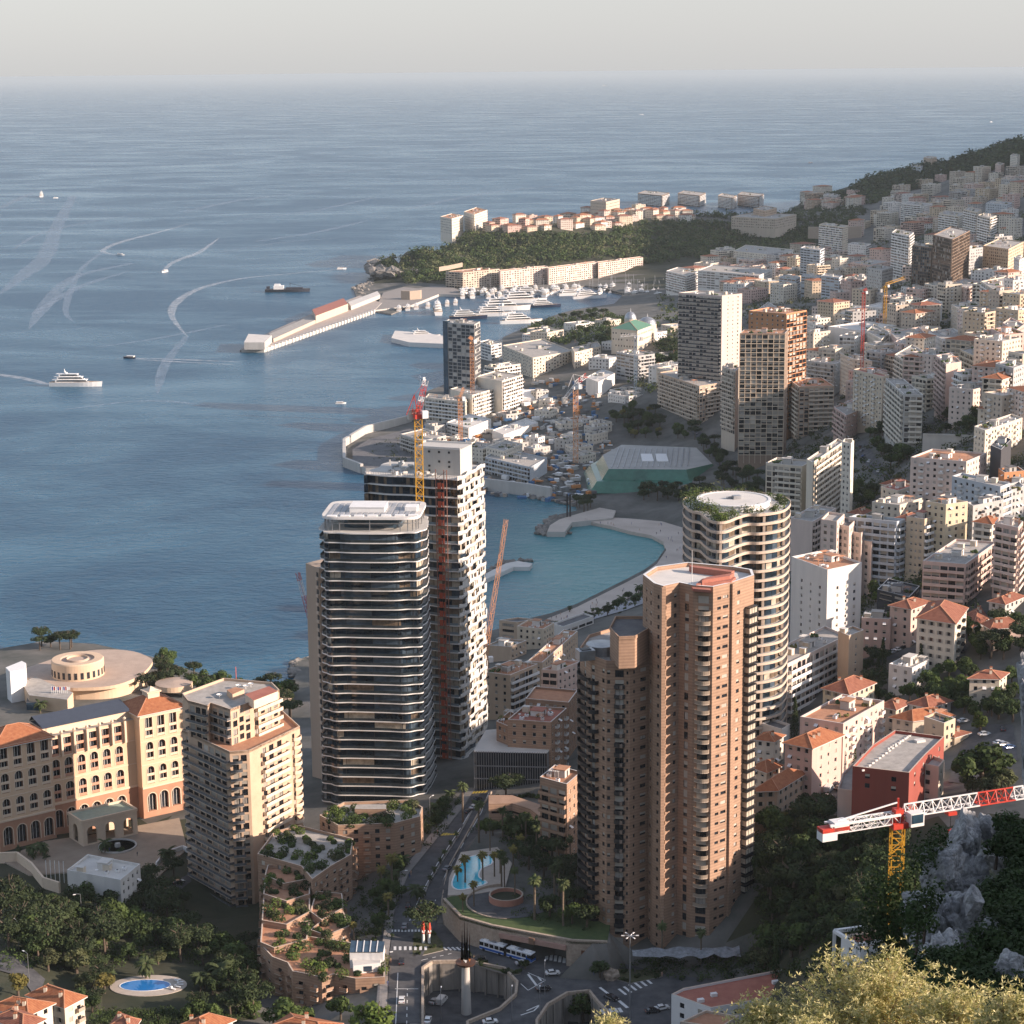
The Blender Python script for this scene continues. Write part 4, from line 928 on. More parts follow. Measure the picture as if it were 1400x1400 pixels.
# --- tan balcony tower at the left
def balcony_tower():
    rng = random.Random(13); zt = 75.0; fh = 3.05; n = 21; z0 = zt-n*fh
    Pb = [G(a, b, zt) for a, b in [(249,1001),(314,1031),(341,1029),(410,996),(386,974),(300,966)]]
    root = thing('balcony_tower', 'tan apartment tower wrapped in continuous balconies, its right side in full sun, beside the hotel', 'apartment tower', (Pb[1].x, Pb[1].y, z0)); R = Root(root)
    wb = MB(); W = mat('wall_tan_tower', (0.50,0.36,0.25), rough=0.85, scale=0.2, var=0.1)
    E = list(zip(Pb, Pb[1:]+Pb[:1]))
    for i, (a, b) in enumerate(E):
        L = (b-a).length; cols = []
        if i == 0: cols = auto_cols(L, 3.6, 'B', 3.0, 2.3, m=2.2)
        if i == 1: cols = auto_cols(L, 3.2, 'B', 2.0, 2.3)
        if i == 2: cols = [(L*t, w, 2.2, 'B') for t, w in ((0.28,2.2),(0.42,2.6),(0.58,2.6),(0.86,1.4))]
        facade(R, wb, a, b, z0, n, fh, cols, rng, 0, zt+0.9, fr=m_darkfr)
    bands(R, *E[0], z0, n, fh, 0.08, 1.0, d=1.9, kind='g', slabm=m_tanslab, parm=m_greyrail, par=0.85, i0=3)
    bands(R, *E[1], z0, n, fh, 0.0, 0.62, d=1.9, kind='g', slabm=m_tanslab, parm=m_greyrail, par=0.85, i0=3)
    msun = mat('sunlit_parapet', (0.62,0.52,0.40), rough=0.7)  # paler copy for the sunny side, sunlight put into its colour
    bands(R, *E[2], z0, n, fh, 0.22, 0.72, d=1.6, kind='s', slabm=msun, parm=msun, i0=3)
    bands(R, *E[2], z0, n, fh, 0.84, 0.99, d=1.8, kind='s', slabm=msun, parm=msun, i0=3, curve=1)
    bands(R, E[5][0], E[5][1], z0, n, fh, 0.3, 0.9, d=1.5, kind='g', slabm=m_tanslab, parm=m_greyrail, par=0.85, i0=3)
    flatroof(wb, root, Pb, zt, rng, 0.9, 't', 0); wb.build('wall', [W, m_tanslab, m_glass, m_curt, m_frame], root)
    # upper storeys, set back
    zu = zt+12.2; Pu = [G(a, b, zu) for a, b in [(249,951),(257,961),(284,968),(288,964),(315,973),(344,962),(382,946),(372,936),(306,930)]]
    wb = MB(); E = list(zip(Pu, Pu[1:]+Pu[:1]))
    for i, (a, b) in enumerate(E):
        L = (b-a).length; cols = []
        if i in (1, 3): cols = auto_cols(L, 3.0, 'B', 2.4, 2.3)
        if i in (4, 5): cols = auto_cols(L, 3.6, 'Bw', 2.2, 2.2)
        facade(R, wb, a, b, zt, 4, fh, cols, rng, 0, zu+0.9, fr=m_darkfr)
    for k in (1, 3): bands(R, *E[k], zt, 4, fh, 0.0, 1.0, d=1.6, kind='g', slabm=m_tanslab, parm=m_greyrail, par=0.85, i0=1)
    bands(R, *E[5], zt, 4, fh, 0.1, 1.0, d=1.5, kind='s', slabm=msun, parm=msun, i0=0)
    flatroof(wb, root, Pu, zu, rng, 0.9, 'g', 0); wb.build('upper_wall', [W, m_tanslab, m_glass, m_curt, m_frame], root)
    b = MB(); H = [G(x, y, zu+3) for x, y in [(347,958),(380,945),(368,938),(335,949)]]; b.prism([(p.x,p.y) for p in H], zu, zu+3, 0, 1); b.build('red_roofed_penthouse', [msun, m_roofr], root)
    b = MB(); H = [G(x, y, zu+2) for x, y in [(318,950),(334,943),(322,940),(310,944)]]; b.prism([(p.x,p.y) for p in H], zu, zu+2.2, 0, 1); b.build('stair_head', [W, m_terr], root)
    for x, y in ((300,951),(326,938),(336,939),(343,936)):
        p = G(x, y, zu+1); b = MB(); b.tube([(p.x,p.y,zu),(p.x,p.y,zu+1)], 0.1, 5); b.lathe((p.x,p.y,zu+1), [(0.01,0),(0.7,0.15),(1.0,0.5)], 12); b.build('satellite_dish', m_white, root)
    p = G(323, 930, zu); b = MB(); b.tube([(p.x,p.y,zu),(p.x,p.y,zu+5)], 0.15, 5); b.build('aerial', mat('red_white_aerial', (0.5,0.12,0.1)), root)
    R.flush(); FOOT.append([(p.x, p.y) for p in Pb])
balcony_tower()
# --- narrow blade building, shaded beige
def blade():
    zt = 112.0; P = [G(a, b, zt) for a, b in [(418,770),(436,777),(440,769),(424,763)]]; e = P[1]-P[0]
    root = thing('slab_building', 'narrow windowless beige slab building at the seafront left of the dark glass tower', 'apartment block', (P[0].x, P[0].y, 12))
    back = (P[1]-P[0]).length; q = [P[0], P[1], P[1]+V((14,16,0)), P[0]+V((14,16,0))]
    q = ccw(q); wb = MB(); wb.prism([(p.x,p.y) for p in q], 5, zt, 0, 0)
    wb.build('wall', [mat('wall_slab_beige', (0.40,0.31,0.235), rough=0.85, scale=0.15, var=0.08, streak=True)], root)
    u = (P[1]-P[0]).normalized(); nr = V((u.y,-u.x,0))
    for i in range(28):
        b = MB(); p = P[0]+u*(back*0.80); z = 14+i*3.45; b.hexa((p.x+nr.x*.02, p.y+nr.y*.02, z), u*1.7, nr*0.5, (0,0,1.1), 0); b.hexa((p.x+nr.x*.03, p.y+nr.y*.03, z+1.1), u*1.6, nr*0.06, (0,0,1.9), 1); b.build('loggia', [m_tanslab, m_glass], root)
    b = MB(); 
    for k in range(12): leafball(b, (P[0].x+random.uniform(1,5)+6, P[0].y+random.uniform(1,6)+5, zt+.8), 1.2, 20, .6, random)
    b.build('roof_shrubs', leafmat(random), root)
blade()
curvy_tower()
# ---------------------------------------------------------------- hotel with arched bays
m_hotel = mat('wall_hotel_peach', (0.59,0.41,0.265), rough=0.85, scale=0.12, col2=(0.64,0.48,0.33), streak=True)
m_hbase = mat('wall_hotel_base', (0.42,0.225,0.14), rough=0.85, scale=0.2, var=0.12)
m_trim = mat('stone_trim', (0.66,0.52,0.38), rough=0.8, var=0.06)
def archmesh(w, h, arch, rows, kind=0):
    """recessed bay: backing glass 1.2 m deep, parapet rows, pale trim around the opening. x centred, z from 0"""
    b = MB(); dp = 1.2; r = w/2; hs = h-r if arch else h; N = 10
    prof = [(-r, 0), (-r, hs)] + ([(-r*cos(pi*k/N), hs+r*sin(pi*k/N)) for k in range(1, N)] if arch else []) + [(r, hs), (r, 0)]
    b.poly([(x, dp, z) for x, z in prof][::-1], 0)
    for (x0, z0), (x1, z1) in zip(prof, prof[1:]): b.q((x0,0,z0), (x1,0,z1), (x1,dp,z1), (x0,dp,z0), 1)
    b.q((-r,0,0), (r,0,0), (r,dp,0), (-r,dp,0), 1)
    t = 0.32
    for (x0, z0), (x1, z1) in zip(prof, prof[1:]):
        d = V((x1-x0, 0, z1-z0)).normalized(); n0 = V((-d.z, 0, d.x))
        b.hexa((x0,-0.1,z0), (x1-x0,0,z1-z0), n0*t, (0,0.12,0), 2)
    for z in rows: b.box((0, 0.06, z+0.5), (w-0.02, 0.14, 1.0), mi=3); b.box((0, dp*.6, z), (w-0.04, dp*1.1, 0.2), mi=1)
    for x in (-r*.36, r*.36): b.box((x, dp-0.08, h*.46), (0.14, 0.12, h*.9), mi=4)
    return b.mesh('arched_window' if arch else 'tall_window', [m_glass, m_hbase, m_trim, m_trim if kind else mat('rose_parapet', (0.50,0.27,0.18), rough=0.8), m_frame])
def bayfacade(R, wb, a, b, z0, z1, xs, tiers, zs):
    """wall a->b with the same bays at every xs; tiers = (z, w, h, arch, mesh)"""
    d = V(b)-V(a); L = d.length; u = d/L; rot = atan2(u.y, u.x); nr = V((u.y,-u.x,0))
    P = lambda x, z: (a[0]+u.x*x, a[1]+u.y*x, z)
    Qd = lambda x0, x1, za, zb, mi: wb.q(P(x0,za), P(x1,za), P(x1,zb), P(x0,zb), mi)
    mi_ = lambda z: 1 if z < zs else 0
    W = max(t[1] for t in tiers); x = 0.0
    zc = [z0, zs, z1]
    def strip(x0, x1, za, zb):
        if za < zs < zb: Qd(x0, x1, za, zs, 1); Qd(x0, x1, zs, zb, 0)
        else: Qd(x0, x1, za, zb, 1 if zb <= zs+.01 else 0)
    for c in xs:
        strip(x, c-W/2, z0-6, z1); zp = z0-6
        for z, w, h, arch, me in tiers:
            strip(c-W/2, c+W/2, zp, z)
            if w < W: Qd(c-W/2, c-w/2, z, z+h, mi_(z)); Qd(c+w/2, c+W/2, z, z+h, mi_(z))
            if arch:
                r = w/2; hs = h-r; N = 10; mi = mi_(z)
                for k in range(N):
                    a0, a1 = pi*k/N, pi*(k+1)/N; x0, x1 = c-r*cos(a0), c-r*cos(a1); y0, y1 = z+hs+r*sin(a0), z+hs+r*sin(a1)
                    wb.poly([P(x0,y0), P(x1,y1), P(x1,z+h), P(x0,z+h)], mi)
            R.put(me, me.name, P(c, z), rot); zp = z+h
        strip(c-W/2, c+W/2, zp, z1); x = c+W/2
    strip(x, L, z0-6, z1)
def hotel():
    zt = 54.0; z0 = 14.0
    A_ = Z(190,978,zt+9); Rr = Z(262,963,zt+9); L_ = Z(150,958,zt+9); u = (Rr-A_).normalized(); v = (L_-A_).normalized()
    v = V((-u.y, u.x, 0))
    A_.z = zt; L_.z = zt; Rr.z = zt; root = thing('hotel', 'grand peach hotel with arched bays and terracotta pavilion roofs, left edge', 'hotel', (A_.x, A_.y, z0)); R = Root(root); wb = MB()
    ta, tb, tg, tr = archmesh(3.0,7.4,1,(0.2,3.4),1), archmesh(3.0,7.0,1,(0.2,3.2),1), archmesh(3.6,7.2,1,()), archmesh(3.0,8.6,0,(0.2,3.2),1)
    ca, cb, cr_ = archmesh(3.2,7.4,1,(0.2,3.4)), archmesh(3.2,7.0,1,(0.2,3.2)), archmesh(3.2,8.0,0,(0.2,3.4))
    T_ = [(15.0,3.6,7.2,1,tg),(26.0,3.0,7.0,1,tb),(35.3,3.0,7.4,1,ta),(44.2,3.0,8.6,0,tr)]
    TC = [(15.0,3.6,7.2,1,tg),(25.6,3.2,7.0,1,cb),(34.6,3.2,7.4,1,ca),(43.0,3.2,8.0,0,cr_)]
    dep = 17.0; wdt = 19.0
    p = [A_, A_+u*wdt, A_+u*wdt+v*dep, A_+v*dep]; xs = [3.8+5.1*i for i in range(3)]
    bayfacade(R, wb, p[0], p[1], z0, zt, xs, T_, 24.6)
    Rq = R; 
    for i in (1, 2, 3): bayfacade(R, wb, p[i], p[(i+1) % 4], z0, zt, [], T_, 24.6)
    hiproof(root, p, zt, 5.0, 1.2, m_tile, chim=0)
    b = MB(); c = (p[0]+p[2])/2; rot = atan2(u.y, u.x); b.box((c.x, c.y, zt+4.6), (5,5,2.4), rot, 0); b.box((c.x, c.y, zt+6.0), (6,6,0.5), rot, 0); b.lathe((c.x,c.y,zt+6.2), [(3.3,0),(0.01,1.6)], 4, 0); b.build('roof_lantern', [m_trim], root)
    # centre range
    q0 = A_+v*4.5-u*36.0; q1 = A_+v*4.5; zc = 50.6
    bayfacade(R, wb, q0, q1, z0, zc+0.6, [3.4+5.15*i for i in range(6)], TC[:3]+[(43.0,3.2,7.0,0,archmesh(3.2,7.0,0,(0.2,3.4)))], 24.6)
    ct = MB(); q2 = q1+v*14; q3 = q0+v*14; ct.poly([(x.x,x.y,zc+0.6) for x in (q0,q1,q2,q3)], 0); ct.build('flat_roof', [m_roofg], root)
    ct = MB(); s_ = 3.0; ct.prism([(x.x,x.y) for x in (q0+v*s_, q1+v*s_, q2, q3)], zc+.6, zc+3.6, 0, 1)
    ct.poly([(x.x,x.y,z) for x, z in ((q0+v*(s_-1), zc+3.6), (q1+v*(s_-1), zc+3.6), (q1+v*(s_+9), zc+6.0), (q0+v*(s_+9), zc+6.0))], 1)
    ct.poly([(x.x,x.y,z) for x, z in ((q0+v*(s_+9), zc+6.0), (q1+v*(s_+9), zc+6.0), (q1+v*14.5, zc+3.6), (q0+v*14.5, zc+3.6))], 1)
    ct.build('attic', [m_trim, mat('dark_zinc', (0.05,0.06,0.08), rough=0.5)], root)
    for i in range(7):
        c = q0+u*(0.9+5.15*i); b = MB(); b.box((c.x-v.x*.6, c.y-v.y*.6, zc-3.2), (0.8,1.2,8.6), rot, 0); b.blob((c.x-v.x*.6, c.y-v.y*.6, zc+1.9), (.7,.7,.9), amp=.3); b.build('pilaster', [m_trim], root)
    # left pavilion
    e = A_-u*36.0-v*0.6; w2 = 22.0; p = [e-u*w2, e, e+v*dep, e-u*w2+v*dep]
    bayfacade(R, wb, p[0], p[1], z0, zt-1, [3.3+5.3*i for i in range(4)], T_, 24.6)
    for i in (1, 2, 3): bayfacade(R, wb, p[i], p[(i+1) % 4], z0, zt-1, [], T_, 24.6)
    hiproof(root, p, zt-1, 5.0, 1.2, m_tile, chim=0)
    # string courses and cornice
    cb_ = MB()
    for (a, b_) in ((A_, A_+u*wdt), (q0, q1), (p[0], p[1])):
        n_ = -v
        for z, h, o in ((24.4,0.7,0.35),(33.6,0.35,0.16),(42.9-.0,0.3,0.16),(zt-1.5,0.9,0.5)):
            if z > 50 and a is q0: continue
            cb_.hexa(V((a.x,a.y,z)), V((b_-a).xy.to_3d()), n_*o, (0,0,h), 0)
    cb_.build('cornice', [m_trim], root)
    wb.build('wall', [m_hotel, m_hbase], root)
    R.flush()
    # porte-cochere
    zp = 24.0; c4 = [Z(a, b, zp+9) for a, b in ((112,1124),(187,1107),(168,1095),(93,1112))]; c4 = [V((p.x,p.y,zp)) for p in c4]; c4[2] = c4[1]+(c4[3]-c4[0]); pc = MB(); g1 = archmesh(3.9,6.4,1,())
    uu = (c4[1]-c4[0]); L1 = uu.length; ww = (c4[0]-c4[3]); L2 = ww.length
    holes = {0: [L1*(.17+.33*i) for i in range(3)], 3: [L2*.5]}
    for i in range(4):
        a, b_ = c4[i], c4[(i+1) % 4]; R2 = Root(root); xs = holes.get(i, [(b_-a).length*.5])
        bayfacade(R2, pc, a, b_, 15.0, zp-.3, xs, [(15.2,3.9,6.4,1,arch_open(3.9,6.4))], 0)
    pc.poly([(x.x,x.y,zp-0.3) for x in c4], 1)
    for i in range(4): a, b_ = c4[i], c4[(i+1) % 4]; pc.bar((a.x,a.y,zp), (b_.x,b_.y,zp), 0.6, 2, 1.0)
    pc.build('entrance_canopy', [m_trim, mat('verdigris_roof', (0.26,0.33,0.27), rough=0.7), m_trim], root)
    root.location.z += 9.0
    FOOT.append([(x.x,x.y) for x in (p[0]-v*3, A_+u*wdt-v*3, A_+u*wdt+v*dep, p[3])])
def arch_open(w, h):
    if 'ao' in BAL: return BAL['ao']
    b = MB(); r = w/2; hs = h-r; N = 10; prof = [(-r,0),(-r,hs)]+[(-r*cos(pi*k/N), hs+r*sin(pi*k/N)) for k in range(1,N)]+[(r,hs),(r,0)]
    for (x0,z0),(x1,z1) in zip(prof, prof[1:]):
        b.q((x0,-.05,z0),(x1,-.05,z1),(x1,.7,z1),(x0,.7,z0),0); d = V((x1-x0,0,z1-z0)).normalized(); n0 = V((-d.z,0,d.x)); b.hexa((x0,-0.12,z0),(x1-x0,0,z1-z0),n0*.3,(0,.12,0),0)
    BAL['ao'] = b.mesh('open_arch', [m_trim]); return BAL['ao']
hotel()
# ---------------------------------------------------------------- round seaside hall
def round_hall():
    c = Z(120, 925, 9); m = mat('wall_hall_cream', (0.60,0.44,0.30), rough=0.8, scale=.15, var=.08); mr_ = mat('hall_roof', (0.42,0.32,0.25), rough=0.9, scale=.2, var=.12)
    root = thing('round_hall', 'low cream hall with round drum on a wide fan roof behind the hotel', 'hall', (c.x, c.y, 6))
    fan = MB(); P = [G(a, b, 15) for a, b in [(24,921),(60,905),(100,893),(140,888),(180,890),(206,900),(206,909),(190,924),(160,936),(120,940),(80,938)]]; P = ccw(smooth_loop(P, 60)); fan.prism([(p.x,p.y) for p in P], 13.4, 15, 0, 1, bottom=True)
    fan.prism([(p.x,p.y) for p in expand(P, -3)], 4, 13.4, 0, 0); fan.build('fan_roof', [m, mr_], root)
    d = G(106, 903, 22); b = MB(); b.lathe((d.x, d.y, 14), [(12.6,0),(12.6,8.6),(12.2,9.2),(8.2,9.2),(8.0,8.4),(5.5,8.4),(5.3,9.4),(5.0,9.4),(4.9,8.6),(0.01,8.6)], 56, mis=[0,0,0,1,1,1,0,0,1]); b.build('drum', [m, mr_], root)
    for k in range(26):
        a = 2*pi*k/26; 
        if sin(a) < .3: b = MB(); b.box((d.x+cos(a)*12.62, d.y+sin(a)*12.62, 17.5), (0.2,1.4,3.2), a, 0); b.build('window', [m_glass], root)
    b = MB(); e = G(20, 965, 9)
    P2 = [G(x, y, 22) for x, y in [(8,918),(30,909),(36,912),(34,920),(14,924)]]; b.prism([(p.x,p.y) for p in ccw(P2)], 5, 24, 0, 0); b.build('curved_fin_wall', [m_white], root)
    b = MB(); P2 = [G(x, y, 15) for x, y in [(30,935),(48,926),(78,940),(100,948),(92,958),(40,952)]]; b.prism([(p.x,p.y) for p in ccw(P2)], 5, 15.5, 0, 1); b.build('foyer', [m, m_roofg], root)
    b = MB(); P2 = [G(x, y, 12) for x, y in [(38,950),(62,952),(60,962),(36,962)]]; b.prism([(p.x,p.y) for p in ccw(P2)], 5, 12.5, 0, 1); b.build('glass_entrance', [m_glassb, m_roofd], root)
    FOOT.append([(p.x, p.y) for p in P])
    for k in range(9):
        p = Z(72+k*2.6, 966, 9); f = MB(); f.tube([(p.x,p.y,8),(p.x,p.y,19)], 0.10, 5); f.q((p.x,p.y,17),(p.x+1.6,p.y,17.1),(p.x+1.6,p.y,18.6),(p.x,p.y,18.7), 1+(k % 3))
        o = f.build('flagpole', [m_white, mat('flag_blue', (0.05,0.08,0.35)), mat('flag_red', (0.5,0.04,0.04)), m_white]); tag(o, 'flagpole in the row of nine before the round hall', 'flagpole', 'flagpoles before the round hall')
    q = Z(238, 940, 9); b = MB(); b.lathe((q.x, q.y, 9), [(9,0),(9,2.6),(0.01,3.4)], 32, mis=[0,1]); tag(b.build('round_pavilion', [m, mr_]), 'small round shaded pavilion among the pines right of the fan roof', 'pavilion')
    q = Z(378, 958, 12); b = MB(); b.lathe((q.x, q.y, 10), [(7,0),(7,3.4),(0.01,4.2)], 32, mis=[0,1]); tag(b.build('round_pavilion', [m, mr_]), 'round flat-roofed pavilion behind the right corner of the tan tower', 'pavilion')
round_hall()
# ---------------------------------------------------------------- terraced brick complex
def pbox(root, name, px, z, zb, W, top, rng, cols='w', nb=0, par=1.0, clutter=0, cw=3.6, bal=None, plants=0, fh=3.0, edges=None):
    P = ccw([G(a, b, z) for a, b in px]); wb = MB(); R = Root(root); n = max(1, int((z-zb)/fh))
    for a, b in zip(P, P[1:]+P[:1]):
        L = (b-a).length; vis = (b-a).x > 0 or (b-a).y > 0
        nr = V(((b-a).y, -(b-a).x, 0)).normalized(); facing = nr.y < 0.25
        facade(R, wb, a, b, z-n*fh-.4, n, fh, auto_cols(L, cw, cols, 1.5, 1.5) if (facing and L > 4 and cols) else [], rng, 0, z, fr=m_darkfr, slabm=m_tanslab, parm=bal or W, balk='s')
    inn = expand(P, -0.4)
    for i in range(len(P)):
        a, b, c, d = P[i], P[(i+1) % len(P)], inn[i], inn[(i+1) % len(P)]
        wb.q((a.x,a.y,z),(b.x,b.y,z),(b.x,b.y,z+par),(a.x,a.y,z+par)); wb.q((a.x,a.y,z+par),(b.x,b.y,z+par),(d.x,d.y,z+par),(c.x,c.y,z+par),1); wb.q((c.x,c.y,z),(c.x,c.y,z+par),(d.x,d.y,z+par),(d.x,d.y,z))
    wb.build(name, [W, m_tanslab, m_glass], root); rb = MB(); rb.poly([(p.x,p.y,z+.03) for p in inn]); rb.build('terrace', top, root)
    xs = [p.x for p in inn]; ys = [p.y for p in inn]; k = 0; t = 0
    while k < plants and t < plants*20:
        t += 1; x, y = rng.uniform(min(xs), max(xs)), rng.uniform(min(ys), max(ys))
        if not inpoly(x, y, inn): continue
        dm = min(((V((x,y,0))-(q:=geometry.intersect_point_line(V((x,y,0)), a, b)[0])).length) for a, b in zip(inn, inn[1:]+inn[:1]))
        if dm > 4.0 and rng.random() < 0.5: continue
        s_ = rng.uniform(1.2, 2.7); f = MB(); leafball(f, (x, y, z+s_*.4), s_*.9, 190, .55, rng, .8); f.build('terrace_shrub', leafmat(rng), root); k += 1
    R.flush(); FOOT.append([(p.x,p.y) for p in P]); return P
def terraced():
    rng = random.Random(31)
    root = thing('terraced_building', 'brick apartment complex stepping down in planted terraces beside the curving road', 'apartment complex', tuple(Z(430,1300,30)))
    pbox(root, 'upper_block', [(437,1118),(462,1132),(540,1129),(574,1120),(578,1107),(560,1097),(470,1100)], 50, 26, m_brick, m_roofg, rng, 'wwb', plants=42)
    b = MB(); P = ccw([G(x, y, 52.5) for x, y in [(485,1108),(528,1108),(528,1102),(487,1102)]]); b.prism([(p.x,p.y) for p in P], 50, 53, 0, 1); b.build('roof_room', [m_brick, m_roofg], root)
    pbox(root, 'garden_block', [(352,1171),(412,1188),(427,1206),(452,1188),(480,1172),(483,1150),(410,1132),(375,1140)], 47, 22, m_brick, m_roofg, rng, 'wb', plants=46)
    for (px, z, pl) in [([(362,1200),(388,1212),(424,1205),(426,1190),(400,1186),(366,1186)], 44.5, 9), ([(360,1226),(392,1236),(424,1226),(424,1206),(390,1212),(362,1206)], 43.2, 10), ([(358,1262),(392,1268),(424,1250),(424,1230),(392,1236),(360,1230)], 41.8, 16),
                        ([(356,1292),(375,1300),(420,1288),(424,1262),(392,1268),(358,1266)], 40.8, 8), ([(424,1250),(440,1262),(470,1245),(468,1225),(432,1222)], 41.5, 12), ([(424,1275),(446,1283),(478,1270),(470,1250),(440,1262)], 40.5, 10)]:
        pbox(root, 'terrace_step', px, z, z-9, m_brick, m_terr, rng, 'wb', plants=pl)
    P = pbox(root, 'lower_block', [(356,1295),(372,1312),(393,1320),(400,1332),(422,1336),(440,1341),(456,1336),(486,1342),(526,1340),(528,1302),(478,1292),(424,1284)], 39.6, 20, m_brick, m_terr, rng, 'bw', plants=40, cw=4.2)
    # pale roof house with solar roof
    b = MB(); z = 44.5; P = ccw([G(x, y, z) for x, y in [(478,1303),(524,1303),(526,1292),(480,1291)]]); b.prism([(p.x,p.y) for p in P], 39.6, z, 0, 1)
    Q = [V((p.x,p.y,z+.5)) for p in P]; b.poly([(p.x,p.y,z+.3+(0.9 if i > 1 else 0)) for i, p in enumerate(P)], 2)
    for k in range(1, 5): t = k/5; b.bar(Q[0].lerp(Q[1], t)+V((0,0,-.1)), Q[3].lerp(Q[2], t)+V((0,0,.8)), .25, 0)
    P = ccw([G(x, y, 42) for x, y in [(483,1322),(520,1318),(522,1303),(480,1303)]]); b.prism([(p.x,p.y) for p in P], 39.6, 42.4, 0, 1); p = (P[0]+P[1])/2; b.box((p.x,p.y-.1,41), (3,.3,1.6), 0, 2)
    b.build('roof_house', [m_white, m_roofw, m_glassb], root)
terraced()
# ---------------------------------------------------------------- roads
def strip(Lp, Rp, z=None, dz=0.12, name='road', m=None, nseg=5, nx=4):
    b = MB(); rows = []
    A1 = [march(*p) if z is None else Z(*p, z) for p in Lp]; B1 = [march(*p) if z is None else Z(*p, z) for p in Rp]
    for i in range(len(A1)-1):
        for k in range(nseg):
            t = k/nseg; a = A1[i].lerp(A1[i+1], t); c = B1[i].lerp(B1[i+1], t); rows.append((a, c))
    rows.append((A1[-1], B1[-1]))
    def pt(a, c, s_): p = a.lerp(c, s_); return (p.x, p.y, (T(p.x, p.y) if z is None else z)+dz)
    for (a, c), (a2, c2) in zip(rows, rows[1:]):
        for k in range(nx): b.q(pt(a,c,k/nx), pt(a,c,(k+1)/nx), pt(a2,c2,(k+1)/nx), pt(a2,c2,k/nx))
    o = b.build(name, m or m_road); struct(o); return rows
m_mark = mat('road_paint', (0.62,0.62,0.60), rough=0.7, var=0.15, scale=2); m_marky = mat('road_paint_yellow', (0.55,0.40,0.06), rough=0.7, var=.15, scale=2)
m_walk = mat('sidewalk', (0.24,0.22,0.20), rough=0.9, scale=.6, var=.15); m_stone = mat('retaining_stone', (0.30,0.235,0.18), rough=0.95, scale=1.2, col2=(0.44,0.36,0.28), bump=0.5)
m_oldconc = mat('stained_concrete', (0.13,0.12,0.105), rough=0.95, scale=.4, col2=(0.34,0.31,0.27), streak=True)
strip([(530,1400),(532,1310),(541,1240),(560,1195),(598,1148),(636,1102),(652,1078)], [(574,1400),(576,1312),(600,1255),(622,1195),(640,1160),(664,1112),(680,1080)], dz=.25)
strip([(512,1400),(520,1310),(530,1240),(550,1192),(590,1140),(628,1098),(640,1078)], [(529,1400),(531,1310),(540,1240),(559,1195),(597,1148),(635,1102),(651,1078)], dz=.38, name='pavement', m=m_walk)
def line(pxs, z, w=.25, dz=.03, m=0, b=None, dash=0):
    P = [Z(x, y, z) for x, y in pxs]
    for a, c in zip(P, P[1:]):
        d = (c-a); L = d.length; u = d/L; s_ = V((-u.y,u.x,0))*w/2; k = 0
        segs = [(0, L)] if not dash else [(t, min(L, t+dash)) for t in np.arange(0, L, dash*2.2)]
        for t0, t1 in segs: b.q(*[(q.x,q.y,z+dz) for q in (a+u*t0-s_, a+u*t1-s_, a+u*t1+s_, a+u*t0+s_)], m)
mk = MB()
for x in (600, 604): pass
for k in range(7): line([(540+k*7,1299),(540+k*7,1294)], 38.3, .8, b=mk)
for k in range(10): line([(536+k*4.6,1274),(536+k*4.6,1271)], 38.4, .6, b=mk)
line([(541,1400),(544,1330)], 38.3, b=mk); line([(556,1400),(557,1352)], 38.3, dash=2, b=mk); line([(540,1352),(572,1352)], 38.3, b=mk); line([(548,1262),(548,1252)], 38.3, .5, b=mk)
line([(545,1322),(580,1312),(620,1303)], 38, dash=1.2, b=mk)
line([(722,1332),(734,1348)], 38, .7, b=mk); line([(735,1335),(740,1341)], 38, .6, b=mk); line([(712,1345),(722,1354),(746,1340),(722,1330)], 38, .25, b=mk)
for k in range(5): line([(748+k*6,1304+k*1.2),(747+k*6,1312+k*1.2)], 38, .9, b=mk)
for k in range(6): line([(606+k*6,1295),(611+k*6,1299)], 38, .7, b=mk)
line([(720,1382),(738,1374),(730,1382),(712,1388)], 38, .4, b=mk); line([(810,1330),(806,1336)], 38, .5, b=mk); line([(820,1350),(836,1362)], 38, .8, b=mk); line([(846,1368),(858,1378)], 38, 1.0, b=mk)
for k in range(6): line([(846+k*7,1352-k*3),(856+k*7,1360-k*3)], 38, .8, b=mk)
line([(745,1326),(760,1331),(775,1338)], 38, dash=1.4, b=mk)
for k in range(5): line([(822+k*6,1380-k*.5),(826+k*6,1386-k*.5)], 38, 1.0, b=mk)
mk.build('road_marking', [m_mark, m_marky]); struct(bpy.data.objects['road_marking'])
mk = MB(); pr = MB()
def dline(b, pxs, w, m=0, dash=0, dz=.30):
    P = [march(x, y) for x, y in pxs]
    for a, c in zip(P, P[1:]):
        d = (c-a).xy.to_3d(); L = d.length; u = d/L; s_ = V((-u.y,u.x,0))*w/2
        t = 0
        while t < L:
            t1 = min(L, t+(dash or 2.5)); q = [a+u*t-s_, a+u*t1-s_, a+u*t1+s_, a+u*t+s_]; b.q(*[(p.x,p.y,T(p.x,p.y)+dz) for p in q], m); t = t1+(dash*1.2 if dash else 0)
dline(mk, [(560,1300-40),(575,1225),(598,1182),(622,1145),(650,1100)], .3); dline(mk, [(590,1245),(610,1195),(630,1160),(658,1112),(668,1085)], .3)
for k in range(6): dline(mk, [(604+k*4.2,1143.5-k*.3),(607+k*4.2,1140-k*.3)], .9, 1)
for k in range(5): dline(mk, [(646+k*4.2,1086-k*.3),(649+k*4.2,1083-k*.3)], .9, 1)
o = mk.build('road_marking', [m_mark, m_marky]); struct(o)
